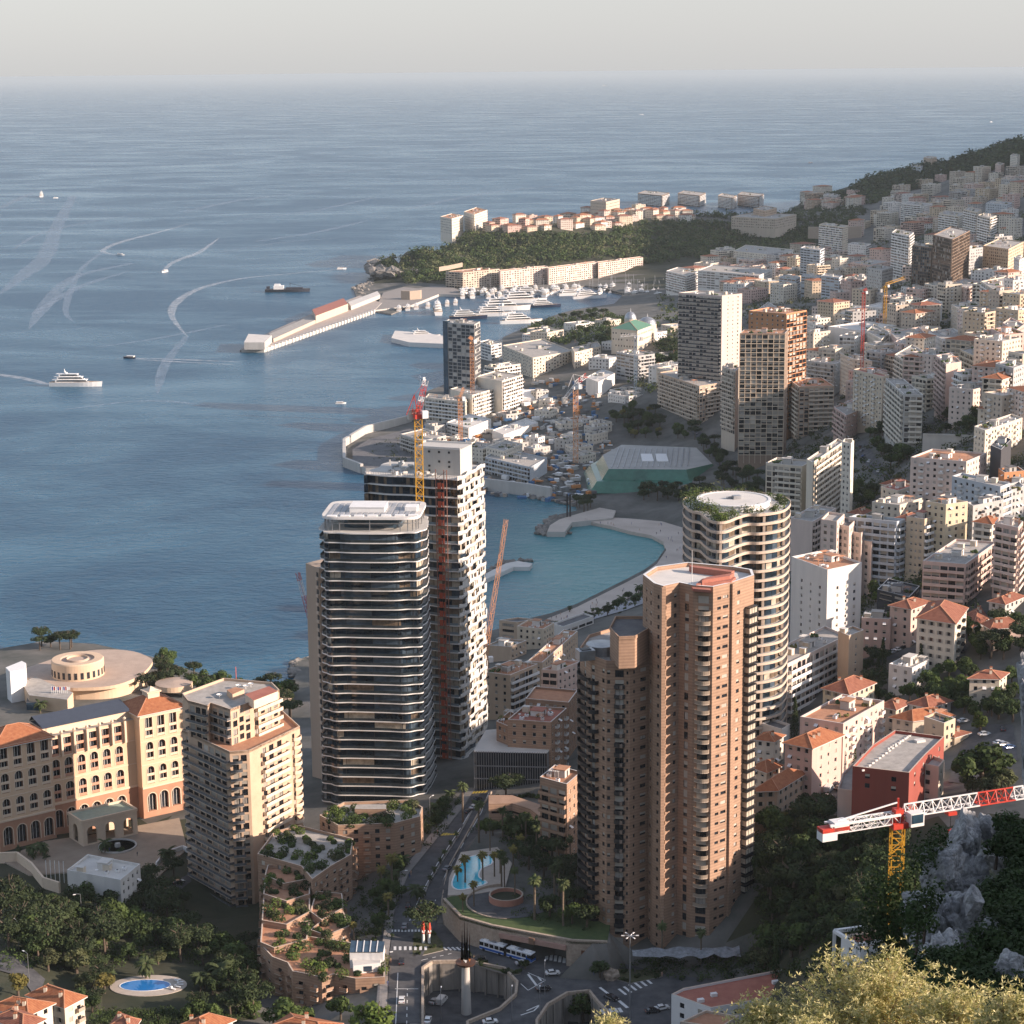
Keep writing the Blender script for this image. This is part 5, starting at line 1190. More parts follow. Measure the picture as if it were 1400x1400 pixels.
# median kerb with low wall on the avenue
def wallline(pxs, z, zt, w, name, label, cat, m, drape=False, cap=None):
    P = [V((*(march(x, y) if drape else Z(x, y, z)).xy, 0)) for x, y in pxs]; b = MB()
    for a, c in zip(P, P[1:]):
        k = max(1, int((c-a).length/6)) if drape else 1
        for i in range(k):
            p, q = a.lerp(c, i/k), a.lerp(c, (i+1)/k); za = T(p.x,p.y) if drape else z; zb = T(q.x,q.y) if drape else z; u = (q-p).normalized(); s_ = V((-u.y,u.x,0))*w/2; h = zt if drape else zt-z
            top0, top1 = za+h, zb+h; zl = min(za, zb)-.8
            c8 = [p-s_, q-s_, q+s_, p+s_]; i0 = len(b.v)
            for v_ in c8: b.v.append((v_.x,v_.y,zl))
            for v_, tz in zip(c8, (top0,top1,top1,top0)): b.v.append((v_.x,v_.y,tz))
            for f in ((0,3,2,1),(4,5,6,7),(0,1,5,4),(1,2,6,5),(2,3,7,6),(3,0,4,7)): b.f.append(tuple(i0+j for j in f)); b.m.append(1 if f == (4,5,6,7) and cap else 0)
    return tag(b.build(name, [m]+([cap] if cap else [])), label, cat)
wallline([(566,1262),(585,1212),(604,1180),(628,1142),(652,1098)], 0, .7, .5, 'median_wall', 'low median wall along the avenue of small palms', 'wall', m_walk, True)
wallline([(607,1262),(604,1235),(612,1190),(640,1140),(672,1085)], 0, 1.0, .4, 'garden_wall', 'pale wall between the avenue and the pool garden', 'wall', m_stone, True)
# tunnel wall
Bp = [Z(*p, 38) for p in [(606,1263),(629,1288),(673,1301),(782,1322),(830,1324)]]
def tunnel():
    root = thing('retaining_wall', 'pale stone retaining wall with a wide tunnel mouth behind the bus', 'retaining wall', tuple(Bp[2]))
    b = MB(); zt = 46.6; P = [V((p.x,p.y,0)) for p in Bp]
    def seg(a, c, z0, z1, w=.9, mi=0):
        u = (c-a).normalized(); s_ = V((-u.y,u.x,0))*w; b.hexa(V((a.x,a.y,z0)), (c-a), s_, (0,0,z1-z0), mi)
    a0 = P[2].lerp(P[3], .10); a1 = P[2].lerp(P[3], .93)
    for i in (0, 1, 3): seg(P[i], P[i+1], 37, zt)
    seg(P[2], a0, 37, zt); seg(a1, P[3], 37, zt); b.build('stone_wall', [m_stone], root)
    b = MB(); seg(a0, a1, 43.4, zt); u = (a1-a0).normalized(); nr = V((u.y,-u.x,0)); b.build('header_wall', [m_stone], root)
    b = MB(); b.hexa(V((a0.x,a0.y,43.2))+nr*.7, (a1-a0), -nr*1.5, (0,0,1.5), 0); c = (a0+a1)/2; b.box((c.x+nr.x*.9, c.y+nr.y*.9, 44.3), (1.8,.5,2.0), atan2(u.y,u.x), 1); b.build('lintel_beam', [mat('rose_beam', (0.38,0.24,0.19), rough=.8), mat('rust_box', (0.20,0.12,0.08))], root)
    b = MB()
    for t in (.35, .68): 
        c = a0.lerp(a1, t)-nr*9; b.box((c.x, c.y, 40.5), (.9,.9,5.6), atan2(u.y,u.x), 0)
    b.hexa(V((a0.x,a0.y,37.2))-nr*14, (a1-a0), nr*.4, (0,0,6.2), 1); b.hexa(V((a0.x,a0.y,37.2))-nr*14, nr*13, u*.4, (0,0,6.2), 1); b.hexa(V((a1.x,a1.y,37.2))-nr*14, nr*13, -u*.4, (0,0,6.2), 1); b.build('tunnel_interior', [m_oldconc, m_oldconc], root)
    for k in range(3):
        c = P[3].lerp(P[4], .38+.28*k); nn = V(((P[4]-P[3]).normalized().y, -(P[4]-P[3]).normalized().x, 0)); b = MB(); b.box((c.x+nn.x*.05, c.y+nn.y*.05, 42.6), (2.4,.3,1.7), atan2((P[4]-P[3]).y, (P[4]-P[3]).x), 0); b.build('louvre_window', [mat('rust_louvre', (0.16,0.07,0.04), rough=.8)], root) if k < 2 else None
    dk = MB(); Q = P+[P[4]+V((2,17,0)), P[3]+V((3,18,0)), P[2]+V((5,18,0)), P[1]+V((8,16,0)), P[0]+V((8,8,0))]; dk.prism([(q.x,q.y) for q in Q], 45.4, 46.15, 0, 0, bottom=True); struct(dk.build('garden_ground', [mat('lawn', (0.035,0.06,0.02), rough=1, scale=.5, col2=(0.07,0.10,0.03))]))
tunnel()
# pits: walls and parapets
def pitwalls(P, label, gap=None):
    root = thing('underpass_wall', label, 'underpass', (P[0].x, P[0].y, 29)); b = MB(); c2 = MB(); n = len(P)
    for i in range(n):
        a, c = V((P[i].x,P[i].y,0)), V((P[(i+1)%n].x,P[(i+1)%n].y,0)); u = (c-a).normalized(); s_ = V((-u.y,u.x,0))*(-.45 if area2(P) < 0 else .45)
        b.hexa(V((a.x,a.y,28.5)), (c-a), s_, (0,0,9.6), 0); c2.hexa(V((a.x,a.y,38.0))-s_*.4, (c-a), s_*1.6, (0,0,1.0), 0)
        k = int((c-a).length/4)
        for j in range(k): q = a.lerp(c, (j+.5)/k)+s_*1.2; b.box((q.x,q.y,33.3), (.5,.5,9.4), atan2(u.y,u.x), 0)
    b.build('pit_wall', [m_oldconc], root); c2.build('parapet', [m_stone], root)
pitwalls(pit, 'sunken oval underpass court ringed by a stone parapet'); pitwalls(pit2, 'smaller sunken court at the foot of the tall lamp mast')
strip([(560,1440),(560,1330)], [(575,1440),(575,1330)], 38, .14, 'bridge_pavement', m_walk)
# islands
def island(px, z, plants, label, rng=random.Random(4), h=.25, m=None, keys=('sh','sh2')):
    P = ccw([G(a, b, z) for a, b in px]); b = MB(); b.prism([(p.x,p.y) for p in P], z-.3, z+h, 0, 1); o = b.build('traffic_island', [m_walk, m or mat('island_soil', (0.04,0.055,0.02), rough=1, scale=.8, col2=(0.10,0.09,0.05))]); struct(o, 'structure')
    xs = [p.x for p in P]; ys = [p.y for p in P]; k = 0; t = 0
    while k < plants and t < 400:
        t += 1; x, y = rng.uniform(min(xs), max(xs)), rng.uniform(min(ys), max(ys))
        if inpoly(x, y, P): plant(rng.choice(keys), (x, y, z+h), rng.uniform(.35,.7), label, 'shrub', 'shrub', 'shrubs on the traffic islands', rng=rng); k += 1
island([(564,1310),(566,1270),(585,1265),(606,1290),(606,1300)], 38, 12, 'small green shrub on the planted island under the umbrella pine')
island([(640,1300),(650,1312),(700,1326),(712,1332),(700,1334),(645,1318)], 38, 14, 'low shrub on the narrow planted strip beside the bus')
island([(800,1318),(812,1332),(862,1345),(905,1336),(900,1328),(850,1326)], 38, 9, 'low shrub in the bed at the foot of the brick tower')
# pool garden
b = MB(); P = ccw([G(a, x, 46.5) for a, x in [(612,1224),(614,1200),(630,1165),(680,1158),(700,1180),(690,1215),(650,1222)]]); b.prism([(p.x,p.y) for p in P], 45, 46.5, 0, 0); struct(b.build('pool_deck', [mat('pool_paving', (0.42,0.36,0.30), rough=.8, scale=.5, var=.12)]))
b = MB(); P = ccw(smooth_loop([G(a, x, 46.6) for a, x in [(625,1216),(618,1206),(632,1178),(652,1169),(672,1171),(672,1181),(658,1188),(655,1199),(666,1207),(645,1214)]], 40)); b.poly([(p.x,p.y,46.62) for p in P], 0)
for p, q in zip(P, P[1:]+P[:1]): b.bar((p.x,p.y,46.6), (q.x,q.y,46.6), .5, 1, .12)
tag(b.build('swimming_pool', [m_pool, m_white]), 'bright turquoise pool among tall palms beside the avenue', 'swimming pool')
c = G(692, 1228, 47); root = thing('spiral_ramp', 'round brick-walled car ramp beside the palm pool', 'ramp', (c.x, c.y, 44))
b = MB(); b.lathe((c.x, c.y, 44), [(5.4,0),(5.4,4.4),(4.9,4.4),(4.9,3.2),(0.01,3.4)], 32, mis=[0,2,0,1]); b.build('inner_drum', [mat('rose_brick', (0.42,0.20,0.14), rough=.9, scale=.4, var=.15), m_wild, m_stone], root)
b = MB(); 
for k in range(34):
    a0, a1 = pi*.55+k*.12, pi*.55+(k+1)*.12; r = 11.2+k*.12; r2 = 11.2+(k+1)*.12; z0_ = 46.2-k*.05
    b.hexa((c.x+cos(a0)*r, c.y+sin(a0)*r, z0_-3), (cos(a1)*r2-cos(a0)*r, sin(a1)*r2-sin(a0)*r, 0), (-cos(a0)*.4,-sin(a0)*.4,0), (0,0,4.2), 0)
b.build('outer_wall', [m_stone], root)
b = MB()
for k in range(34):
    a0, a1 = pi*.55+k*.12, pi*.55+(k+1)*.12; b.q((c.x+cos(a0)*5.4,c.y+sin(a0)*5.4,46.3),(c.x+cos(a0)*(11+k*.12),c.y+sin(a0)*(11+k*.12),46.3),(c.x+cos(a1)*(11+k*.12),c.y+sin(a1)*(11+k*.12),46.3),(c.x+cos(a1)*5.4,c.y+sin(a1)*5.4,46.3))
b.build('ramp_deck', [m_road], root)
# left pool
c = Z(203, 1348, 33); b = MB(); b.lathe((c.x,c.y,32.2), [(1,0),(1,1.0),(0.01,1.0)], 40, sx=11.5, sy=7.2); struct(b.build('pool_deck', [mat('pool_paving', (0.4,0.3,0.25))]))
b = MB(); b.lathe((c.x-1,c.y,33.16), [(1,0),(1,.13),(.96,.13),(.95,.10),(0.01,.10)], 40, sx=7.8, sy=4.0, mis=[1,1,1,0]); tag(b.build('swimming_pool', [mat('pool_water_blue', (0.02,0.16,0.42), rough=.06, spec=.8), m_white]), 'oval blue pool in the dark garden at the lower left', 'swimming pool')
for k in range(5):
    a = -.6+k*.28; b = MB(); b.box((0,0,.35),(1.9,.65,.08)); b.box((-.75,0,.6),(.5,.65,.5)); 
    for sx in (-.7,.8):
        for sy in (-.25,.25): b.box((sx,sy,.17),(.06,.06,.34))
    o = b.build('sun_lounger', [m_white]); o.location = (c.x+9.6*cos(a), c.y+5.6*sin(a), 33.25); o.rotation_euler.z = a; tag(o, 'white sun lounger on the paving of the oval blue pool', 'sun lounger', 'sun loungers at the oval pool')
# ---------------------------------------------------------------- vehicles and cranes
m_tyre = mat('tyre', (0.02,0.02,0.02), rough=.8); m_chrome = mat('rim', (0.4,0.4,0.4), rough=.3, metal=.8); m_lamp = mat('lamp_lens', (0.6,0.58,0.5), rough=.2); m_tail = mat('tail_lens', (0.4,0.03,0.02), rough=.2)
def carmeshes(kind, col):
    m = mat('car_'+kind+str(col), col, rough=.25, var=.03, spec=.7, metal=.1); b = MB(); g = MB()
    if kind == 'car':
        prof = [(-2.15,.35),(-2.2,.75),(-2.05,.95),(-1.5,1.0),(-1.0,1.42),(.35,1.45),(1.05,1.02),(2.0,.86),(2.2,.6),(2.15,.32)]; w = .88
    else:
        prof = [(-2.5,.4),(-2.55,2.0),(-2.4,2.25),(1.0,2.28),(1.7,1.5),(2.4,1.2),(2.55,.8),(2.5,.4)]; w = .98
    n = len(prof)
    def ww(z): return w*(1 if z < 1.0 or kind != 'car' else .82)
    for s_ in (-1, 1): b.poly([(x, s_*ww(z), z) for x, z in (prof if s_ < 0 else prof[::-1])])
    for (x0,z0),(x1,z1) in zip(prof, prof[1:]+prof[:1]): b.q((x0,-ww(z0),z0),(x0,ww(z0),z0),(x1,ww(z1),z1),(x1,-ww(z1),z1))
    if kind == 'car':
        g.q((.42,-.66,1.42),(1.0,-.72,1.08),(1.0,.72,1.08),(.42,.66,1.42)); g.q((-1.45,-.72,1.04),(-1.02,-.66,1.38),(-1.02,.66,1.38),(-1.45,.72,1.04))
        for s_ in (-1,1): g.poly([(-1.3,s_*.86,1.04),(.9,s_*.86,1.04),(.35,s_*.75,1.38),(-.95,s_*.75,1.38)][::s_])
    else:
        g.q((1.05,-.85,2.2),(1.66,-.9,1.56),(1.66,.9,1.56),(1.05,.85,2.2))
        for s_ in (-1,1): g.poly([(.2,s_*.995,1.5),(1.4,s_*.995,1.5),(1.0,s_*.995,2.0),(.2,s_*.995,2.0)][::s_])
    g.v = [(x*1.005, y*1.01, z+.015) for x, y, z in g.v]
    wh = MB(); wh.tube([(0,-.1,0),(0,.1,0)], .33, 12); rim = MB(); rim.tube([(0,-.12,0),(0,.12,0)], .17, 8)
    h = MB(); h.box((0,0,0),(.1,.3,.14))
    return dict(body=b.mesh('body', m), glass=g.mesh('glazing', m_glass), wheel=wh.mesh('wheel', m_tyre), rim=rim.mesh('rim', m_chrome), hl=h.mesh('headlight', m_lamp), tl=h.mesh('tail_light', m_tail), x=1.35 if kind == 'car' else 1.6, w=w, L=2.18 if kind == 'car' else 2.53)
CARM = {}
def car(p, rz, col=(.6,.6,.6), kind='car', label='', group=None, detail=True):
    key = (kind, col); CM_ = CARM.setdefault(key, carmeshes(kind, col)) if key not in CARM else CARM[key]
    r = bpy.data.objects.new('parked_van' if kind == 'van' else 'parked_car', None); C.objects.link(r); r.location = p; r.rotation_euler.z = rz; r['label'] = label; r['category'] = kind if kind == 'van' else 'car'
    if group: r['group'] = group
    def ad(nm, me, loc, par=None): o = bpy.data.objects.new(nm, me); C.objects.link(o); o.parent = par or r; o.location = loc; return o
    ad('body', CM_['body'], (0,0,0)); ad('glazing', CM_['glass'], (0,0,0))
    for sx in (-1,1):
        for sy in (-1,1):
            w = ad('wheel', CM_['wheel'], (sx*CM_['x'], sy*(CM_['w']-.08), .33))
            if detail: ad('rim', CM_['rim'], (0,0,0), w)
    if detail:
        for sy in (-1,1): ad('headlight', CM_['hl'], (CM_['L'], sy*.6, .68)); ad('tail_light', CM_['tl'], (-CM_['L'], sy*.6, .78))
    return r
def bus():
    p0 = Z(659,1297,38); p1 = Z(729,1317,38); d = (p1-p0); rz = atan2(d.y, d.x); root = thing('articulated_bus', 'white and blue articulated bus passing the tunnel mouth', 'bus', tuple((p0+p1)/2))
    m = mat('bus_white', (0.68,0.70,0.72), rough=.3); mb = mat('bus_blue', (0.02,0.10,0.36), rough=.3); L = d.length+.5; half = L/2-.8; u = d.normalized(); c0 = p0+u*half/2; c1 = p1-u*half/2
    for k, c in enumerate((c0, c1)):
        b = MB(); b.box((c.x,c.y,39.9), (half,2.5,2.8), rz, 0); b.box((c.x,c.y,39.0), (half+.04,2.54,.7), rz, 1); s_ = V((-u.y,u.x,0))
        if k == 1: q = c+u*(half/2-.9); b.box((q.x,q.y,39.6),(1.85,2.53,1.6), rz, 1)
        b.build('front_body' if k else 'rear_body', [m, mb], root)
        g = MB(); n = 5
        for sgn in (-1,1):
            for i in range(n): q = c+u*(half*(-.42+.84*i/(n-1)))+s_*sgn*1.26; g.box((q.x,q.y,40.35),(half/n*.86,.06,1.15), rz)
        if k: q = c+u*(half/2+.02); g.box((q.x,q.y,40.2),(.06,2.3,1.6), rz)
        g.build('window_band', [m_glass], root)
        g = MB(); 
        for i in range(3): q = c+u*(half*(-.3+.3*i)); g.box((q.x,q.y,41.45),(1.7,1.5,.3), rz, i % 2)
        g.build('roof_unit', [m_white, m_metal], root)
        for i in (-.33,.33):
            for sgn in (-1,1): q = c+u*half*i+s_*sgn*1.15; w = MB(); w.tube([q+s_*(-.14)+V((0,0,.5)), q+s_*.14+V((0,0,.5))], .5, 12); w.build('wheel', [m_tyre], root)
    c = (p0+p1)/2; b = MB()
    for i in range(7): q = c+u*(-.75+.25*i); b.box((q.x,q.y,39.9),(.14,2.4 if i % 2 else 2.2,2.7), rz)
    b.build('bellows', [m_darkfr], root)
bus()
WH=(.66,.66,.64); BK=(.03,.03,.035); GR=(.22,.23,.24); BL=(.06,.12,.25); SV=(.42,.43,.44)
car(tuple(Z(604,1371,29)), RAD(70), WH, 'van', 'white van parked in the sunken oval court'); car(tuple(Z(594,1371,29)), RAD(62), SV, 'car', 'silver car next to the white van in the sunken court')
car(tuple(Z(792,1324,38)), RAD(-12), WH, 'car', 'white car at the right end of the stone wall'); car(tuple(Z(585,1397,38.3)), RAD(85), WH, 'car', 'white car at the left rim of the oval court, bottom edge')
car(tuple(Z(836,1366,38)), RAD(-40), BK, 'car', 'black car turning on the roundabout by the bushy tree'); car(tuple(Z(762,1390,29)), RAD(20), GR, 'car', 'grey car in the smaller sunken court'); car(tuple(Z(776,1389,29)), RAD(20), SV, 'car', 'silver car at right in the smaller sunken court')
car(tuple(march(892,1384)), RAD(15), BK, 'car', 'dark car parked under the tall lamp mast'); car(tuple(march(905,1380)), RAD(20), WH, 'car', 'white car parked left of the red flat roof')
car(tuple(Z(670,1399,38)), RAD(10), WH, 'car', 'white car at the bottom edge below the rocket sculpture')
for k, (x, y, a, c, t) in enumerate([(612,1190,60,GR,'grey'),(640,1112,58,BK,'black'),(648,1106,58,SV,'silver'),(652,1096,58,BK,'black')]):
    p = march(x, y); car((p.x,p.y,p.z+.3), RAD(a), c, 'car', 'dark car on the avenue under the glass tower' if k else 'grey car low on the avenue by the palm pool', 'cars on the avenue')
p = march(1133, 1083); car((p.x,p.y,p.z+.3), RAD(62), WH, 'van', 'white van parked beside the tall pink apartment house')
for k, (x, y, a, c, t) in enumerate([(1346,1006,15,WH,'white car at the left of the hillside car park'),(1366,1018,25,WH,'white car in the middle of the hillside car park'),(1372,1020,25,SV,'silver car behind the white one in the car park'),(1380,1024,28,BL,'blue car nearest the cliff in the car park'),(1371,999,80,BK,'black car alone at the top of the car park'),(1317,988,20,WH,'white car by the shed under the round tree'),(1311,905,70,WH,'white car parked behind the pale villa'),(1309,914,70,BK,'black car beside the white one behind the pale villa'),(1296,907,5,BL,'blue car by the corner of the cream villa'),(1228,890,35,WH,'white car by the row of scooters'),(1222,893,35,SV,'silver car left of the white one by the scooters')]):
    p = march(x, y); car((p.x,p.y,p.z+.15), RAD(a), c, 'car', t)
p = march(1197, 892); car((p.x,p.y,p.z+.1), RAD(20), BK, 'van', 'dark blue van parked under the tall cypress')
for k in range(9):
    p = march(1232+k*1.6, 888-k*.9); b = MB(); b.box((0,0,.6),(1.2,.35,.5)); b.box((-.2,0,.95),(.6,.3,.15)); b.box((.55,0,1.0),(.1,.6,.1)); b.bar((.5,0,1.0),(.7,0,.3),.1)
    for s_ in (-.6,.6): b.tube([(s_,-.08,.28),(s_,.08,.28)], .28, 8)
    o = b.build('scooter', [m_darkfr]); o.location = (p.x,p.y,p.z+.05); o.rotation_euler.z = RAD(110); tag(o, 'dark scooter in the row parked before the pink villa', 'scooter', 'scooters parked in a row')
# ---- cranes
def lattice(b, p, q, w, n, mi=0, tri=False, t=None, seg=None, mis=None):
    p = V(p); q = V(q); d = (q-p).normalized(); L = (q-p).length; up = V((0,0,1)) if abs(d.z) < .9 else V((0,1,0)); x = d.cross(up).normalized(); y = x.cross(d).normalized(); t = t or w*.09
    cs = [(-x*w/2-y*w/2),(x*w/2-y*w/2),(x*w/2+y*w/2),(-x*w/2+y*w/2)] if not tri else [(-x*w/2),(x*w/2),(y*w*1.15)]
    m = len(cs)
    for i in range(n):
        a = p+d*L*i/n; c = p+d*L*(i+1)/n; k = mis[i*len(mis)//n] if mis else mi
        for j in range(m):
            b.bar(a+cs[j], c+cs[j], t, k); b.bar(a+cs[j], a+cs[(j+1)%m], t*.7, k)
            if i % 2: b.bar(a+cs[j], c+cs[(j+1)%m], t*.7, k)
            else: b.bar(a+cs[(j+1)%m], c+cs[j], t*.7, k)
m_cy = mat('crane_yellow', (0.62,0.33,0.03), rough=.5, var=.12); m_cr = mat('crane_red', (0.50,0.05,0.03), rough=.5, var=.1); m_cw = mat('crane_white', (0.70,0.68,0.65), rough=.5, var=.06); m_co = mat('crane_orange', (0.62,0.30,0.14), rough=.5, var=.1); m_cb = mat('crane_blue_grey', (0.22,0.30,0.38), rough=.5)
def crane(base, top, w, jib, cjib, label, mm, jm=None, luff=None, seg=16, group=None):
    """base/top points of the mast; jib, cjib = end points (world)"""
    base = V(base); top = V(top); root = thing('tower_crane', label, 'crane', tuple(base), group); b = MB(); lattice(b, base, top, w, seg); b.build('mast', [mm], root)
    b = MB(); b.box(tuple(top+V((0,0,w*.3))), (w*1.2,w*1.2,w*.6), 0.3); b.box(tuple(top+V((w*.9,-w*.4,w*.6))), (w*.8,w*.8,w*1.0), .3, 1); b.build('slewing_cab', [jm[0] if jm else mm, m_white], root)
    if jib is not None:
        b = MB(); n = max(6, int((V(jib)-top).length/(w*1.3))); mi = [0,0,1,0,0,0,1,0] if jm and len(jm) > 1 else None; lattice(b, top+V((0,0,w*.9)), V(jib), w*.75, n, tri=True, mis=mi); b.build('jib', (jm or [mm]), root)
    if cjib is not None:
        b = MB(); lattice(b, top+V((0,0,w*.9)), V(cjib), w*.6, 5); b.build('counter_jib', [jm[0] if jm else mm], root); b = MB(); b.box(tuple(V(cjib)+V((0,0,-w*.4))), (w*1.1,w*.9,w*1.3), .3); b.build('counterweight', [m_conc], root)
    if luff:
        ap = top+V((-w*.5,0,w*3.2)); b = MB(); b.bar(top, ap, .3); b.bar(top+V((-w*1.6,0,w*.5)), ap, .3); b.bar(ap, V(jib), .1); b.bar(ap, V(cjib), .12); b.build('a_frame', [jm[0] if jm else mm], root)
    return root
# big one in front
def front_crane():
    D = 280; top = Y(1227,1128,D); base = V((top.x, top.y, 118)); root = thing('tower_crane', 'large yellow tower crane with red and white jib over the wooded valley', 'crane', tuple(base))
    b = MB(); lattice(b, base, top, 1.8, 44, t=.16); b.build('mast', [m_cy], root)
    u = V((16,6.2,0)).normalized(); s_ = V((-u.y,u.x,0)); t = top+V((0,0,.9))
    b = MB(); b.box(tuple(top+V((0,0,.2))), (2.5,2.5,.8), .3, 0); b.box(tuple(top+V((0,0,1.6))), (1.3,1.3,1.8), .3, 0); b.bar(t, t+V((0,0,3.2)), .3, 0); b.build('slewing_head', [m_cr], root)
    b = MB(); q = t+u*2.6+V((0,-1.2,.2)); b.box(tuple(q), (2.2,1.6,2.0), .37, 0); b.box(tuple(q+V((0,-.1,.2))), (1.8,1.62,1.3), .37, 1); b.build('cab', [m_cw, m_glassb], root)
    n = 34; L = 56
    for k in range(9):
        b = MB(); c0 = t+u*(1.0+k*L/9)+V((0,0,.4)); c1 = t+u*(1.0+(k+1)*L/9)+V((0,0,.4)); lattice(b, c0, c1, 1.5, 4, tri=True, t=.17); b.build('jib_section', [m_cr if k in (1.5,2,6) else m_cw], root)
    b = MB(); lattice(b, t+V((0,0,.3)), t-u*11.6+V((0,0,.3)), 1.4, 9, t=.14); 
    for sg in (-.8,.8): b.bar(t+s_*sg+V((0,0,.9)), t-u*11.6+s_*sg+V((0,0,.9)), .28)
    b.bar(t+V((0,0,2.6)), t-u*10+V((0,0,1.2)), .18); b.build('counter_jib', [m_cw], root)
    q = t-u*10.6; b = MB(); b.box(tuple(q+V((0,0,.2))), (4.4,1.7,.6), atan2(u.y,u.x), 0); b.build('winch_deck', [m_cr], root)
    for k in range(2): b = MB(); c = t-u*(11.6-k*1.9)+V((0,0,.5 if k else -.6)); b.box(tuple(c), (2.4,1.7,1.5), atan2(u.y,u.x), 0); b.build('counterweight', [m_cw], root)
    b = MB(); q = t+u*9; b.box(tuple(q+V((0,0,-.3))), (1.4,1.2,.5), .3); b.build('trolley', [m_cr], root)
    b = MB(); b.bar(q, q+V((0,0,-3)), .08, 1); b.box(tuple(q+V((0,0,-3.3))), (.6,.5,.9), .3); b.build('hook_block', [m_cr, m_darkfr], root)
front_crane()
def yc(px, py, D): return Y(px, py, D)
b0 = yc(572,572,769); crane((b0.x,b0.y,60), b0, 2.8, yc(582,520,769), yc(563,563,772), 'yellow crane with steep red and white boom above the unfinished tower', m_cy, [m_cr, m_cw], luff=True, seg=38)
b0 = yc(443,925,800); crane((b0.x,b0.y,20), b0, 2.4, yc(407,783,806), yc(452,905,800), 'leaning red crane boom on a yellow mast left of the glass tower', m_cy, [m_cr, m_cw], luff=True, seg=16)
b0 = yc(664,905,850); crane((b0.x,b0.y,20), b0, 2.4, yc(692,710,862), yc(655,895,850), 'tall yellow-orange crane boom leaning over the bay', m_co, [m_co], luff=True, seg=10)
b0 = yc(787,532,1560); crane(tuple(Z(787,632,8)), b0, 3.6, yc(802,515,1570), yc(772,545,1560), 'orange-red tower crane standing in the middle of the seafront building site', m_co, [m_cw, m_cr], luff=True, seg=20)
b0 = yc(629,548,1640); crane((b0.x,b0.y,8), b0, 3.2, yc(634,530,1640), None, 'orange crane mast in front of the unfinished terraces by the harbour side', m_co, seg=16)
b0 = yc(645,470,1760); crane((b0.x,b0.y,10), b0, 3.2, yc(640,462,1760), None, 'orange crane mast against the dark unfinished seafront tower', m_co, seg=18)
b0 = yc(1048,905,765); crane((b0.x,b0.y,55), b0, 2.4, None, None, 'yellow crane mast beside the foot of the curved tan tower', m_cy, seg=20)
b0 = yc(1211,393,1750); crane((b0.x,b0.y,70), b0, 2.2, yc(1237,381,1760), yc(1205,396,1750), 'small yellow crane amid the white blocks at upper right', m_cy, [m_cy], seg=14)
b0 = yc(1181,402,1500); crane((b0.x,b0.y,55), b0, 2.0, yc(1186,396,1500), None, 'slim faded red crane mast before the white site hoarding', m_cr, [m_cr], seg=22)
b0 = yc(869,462,1720); crane((b0.x,b0.y,35), b0, 2.2, yc(848,461,1720), yc(877,462,1720), 'pale blue crane beside the small curved office block', m_cb, [m_cw], seg=16)
b0 = yc(684,418,1980); crane((b0.x,b0.y,20), b0, 2.6, yc(690,408,1980), None, 'blue-grey crane mast behind the low white hotel', m_cb, [m_cb], seg=16)
b0 = yc(576,520,1620); crane((b0.x,b0.y,30), b0, 2.4, yc(573,518,1620), None, 'thin blue mast at the left end of the unfinished terraces', m_cb, [m_cb], seg=18)
# ---- lamps, sculptures
def lamppost(p, h, label, heads=1, group=None, dirn=0.0, w=.12):
    root = thing('street_lamp', label, 'street lamp', tuple(p), group); b = MB(); b.tube([p, p+V((0,0,h))], [w,w*.6], 6)
    for k in range(heads): a = dirn+2*pi*k/heads; b.tube([p+V((0,0,h)), p+V((cos(a)*.9,sin(a)*.9,h+.35)), p+V((cos(a)*1.8,sin(a)*1.8,h+.35))], w*.5, 5)
    b.build('pole', [m_metal], root)
    for k in range(heads): a = dirn+2*pi*k/heads; q = p+V((cos(a)*2.0,sin(a)*2.0,h+.3)); l = MB(); l.box(tuple(q), (.9,.35,.16), a, 0); l.build('lamp_head', [m_white], root)
lamppost(Z(862,1400,38)+V((0,3,0)), 25, 'tall lamp mast with a ring of heads before the brick tower', 6, w=.22)
for x, y, d_, t in [(40,1345,2.4,'curved lamp post by the sunlit tree at far left'),(26,1300,2.2,'lamp post by the bend of the road at far left'),(112,1260,3.6,'lamp post among the dark pines below the hotel'),(588,1125,1.0,'lamp post on the pavement below the glass tower'),(527,1345,.3,'lamp post at the corner of the terraced building'),(745,1360,1.5,'thin lamp post on the junction curve'),(700,1396,1.5,'lamp post right of the rocket sculpture'),(548,1230,.3,'lamp post where the avenue bends by the palms'),(1085,1108,.5,'lamp post on the sloping street by the stone villa'),(603,1396,1.5,'lamp post at the left rim of the oval court'),(738,1396,1.5,'lamp post between the two sunken courts')]:
    p = march(x, y); lamppost(V((p.x,p.y,T(p.x,p.y))), 9.5, t, 1, None, d_)
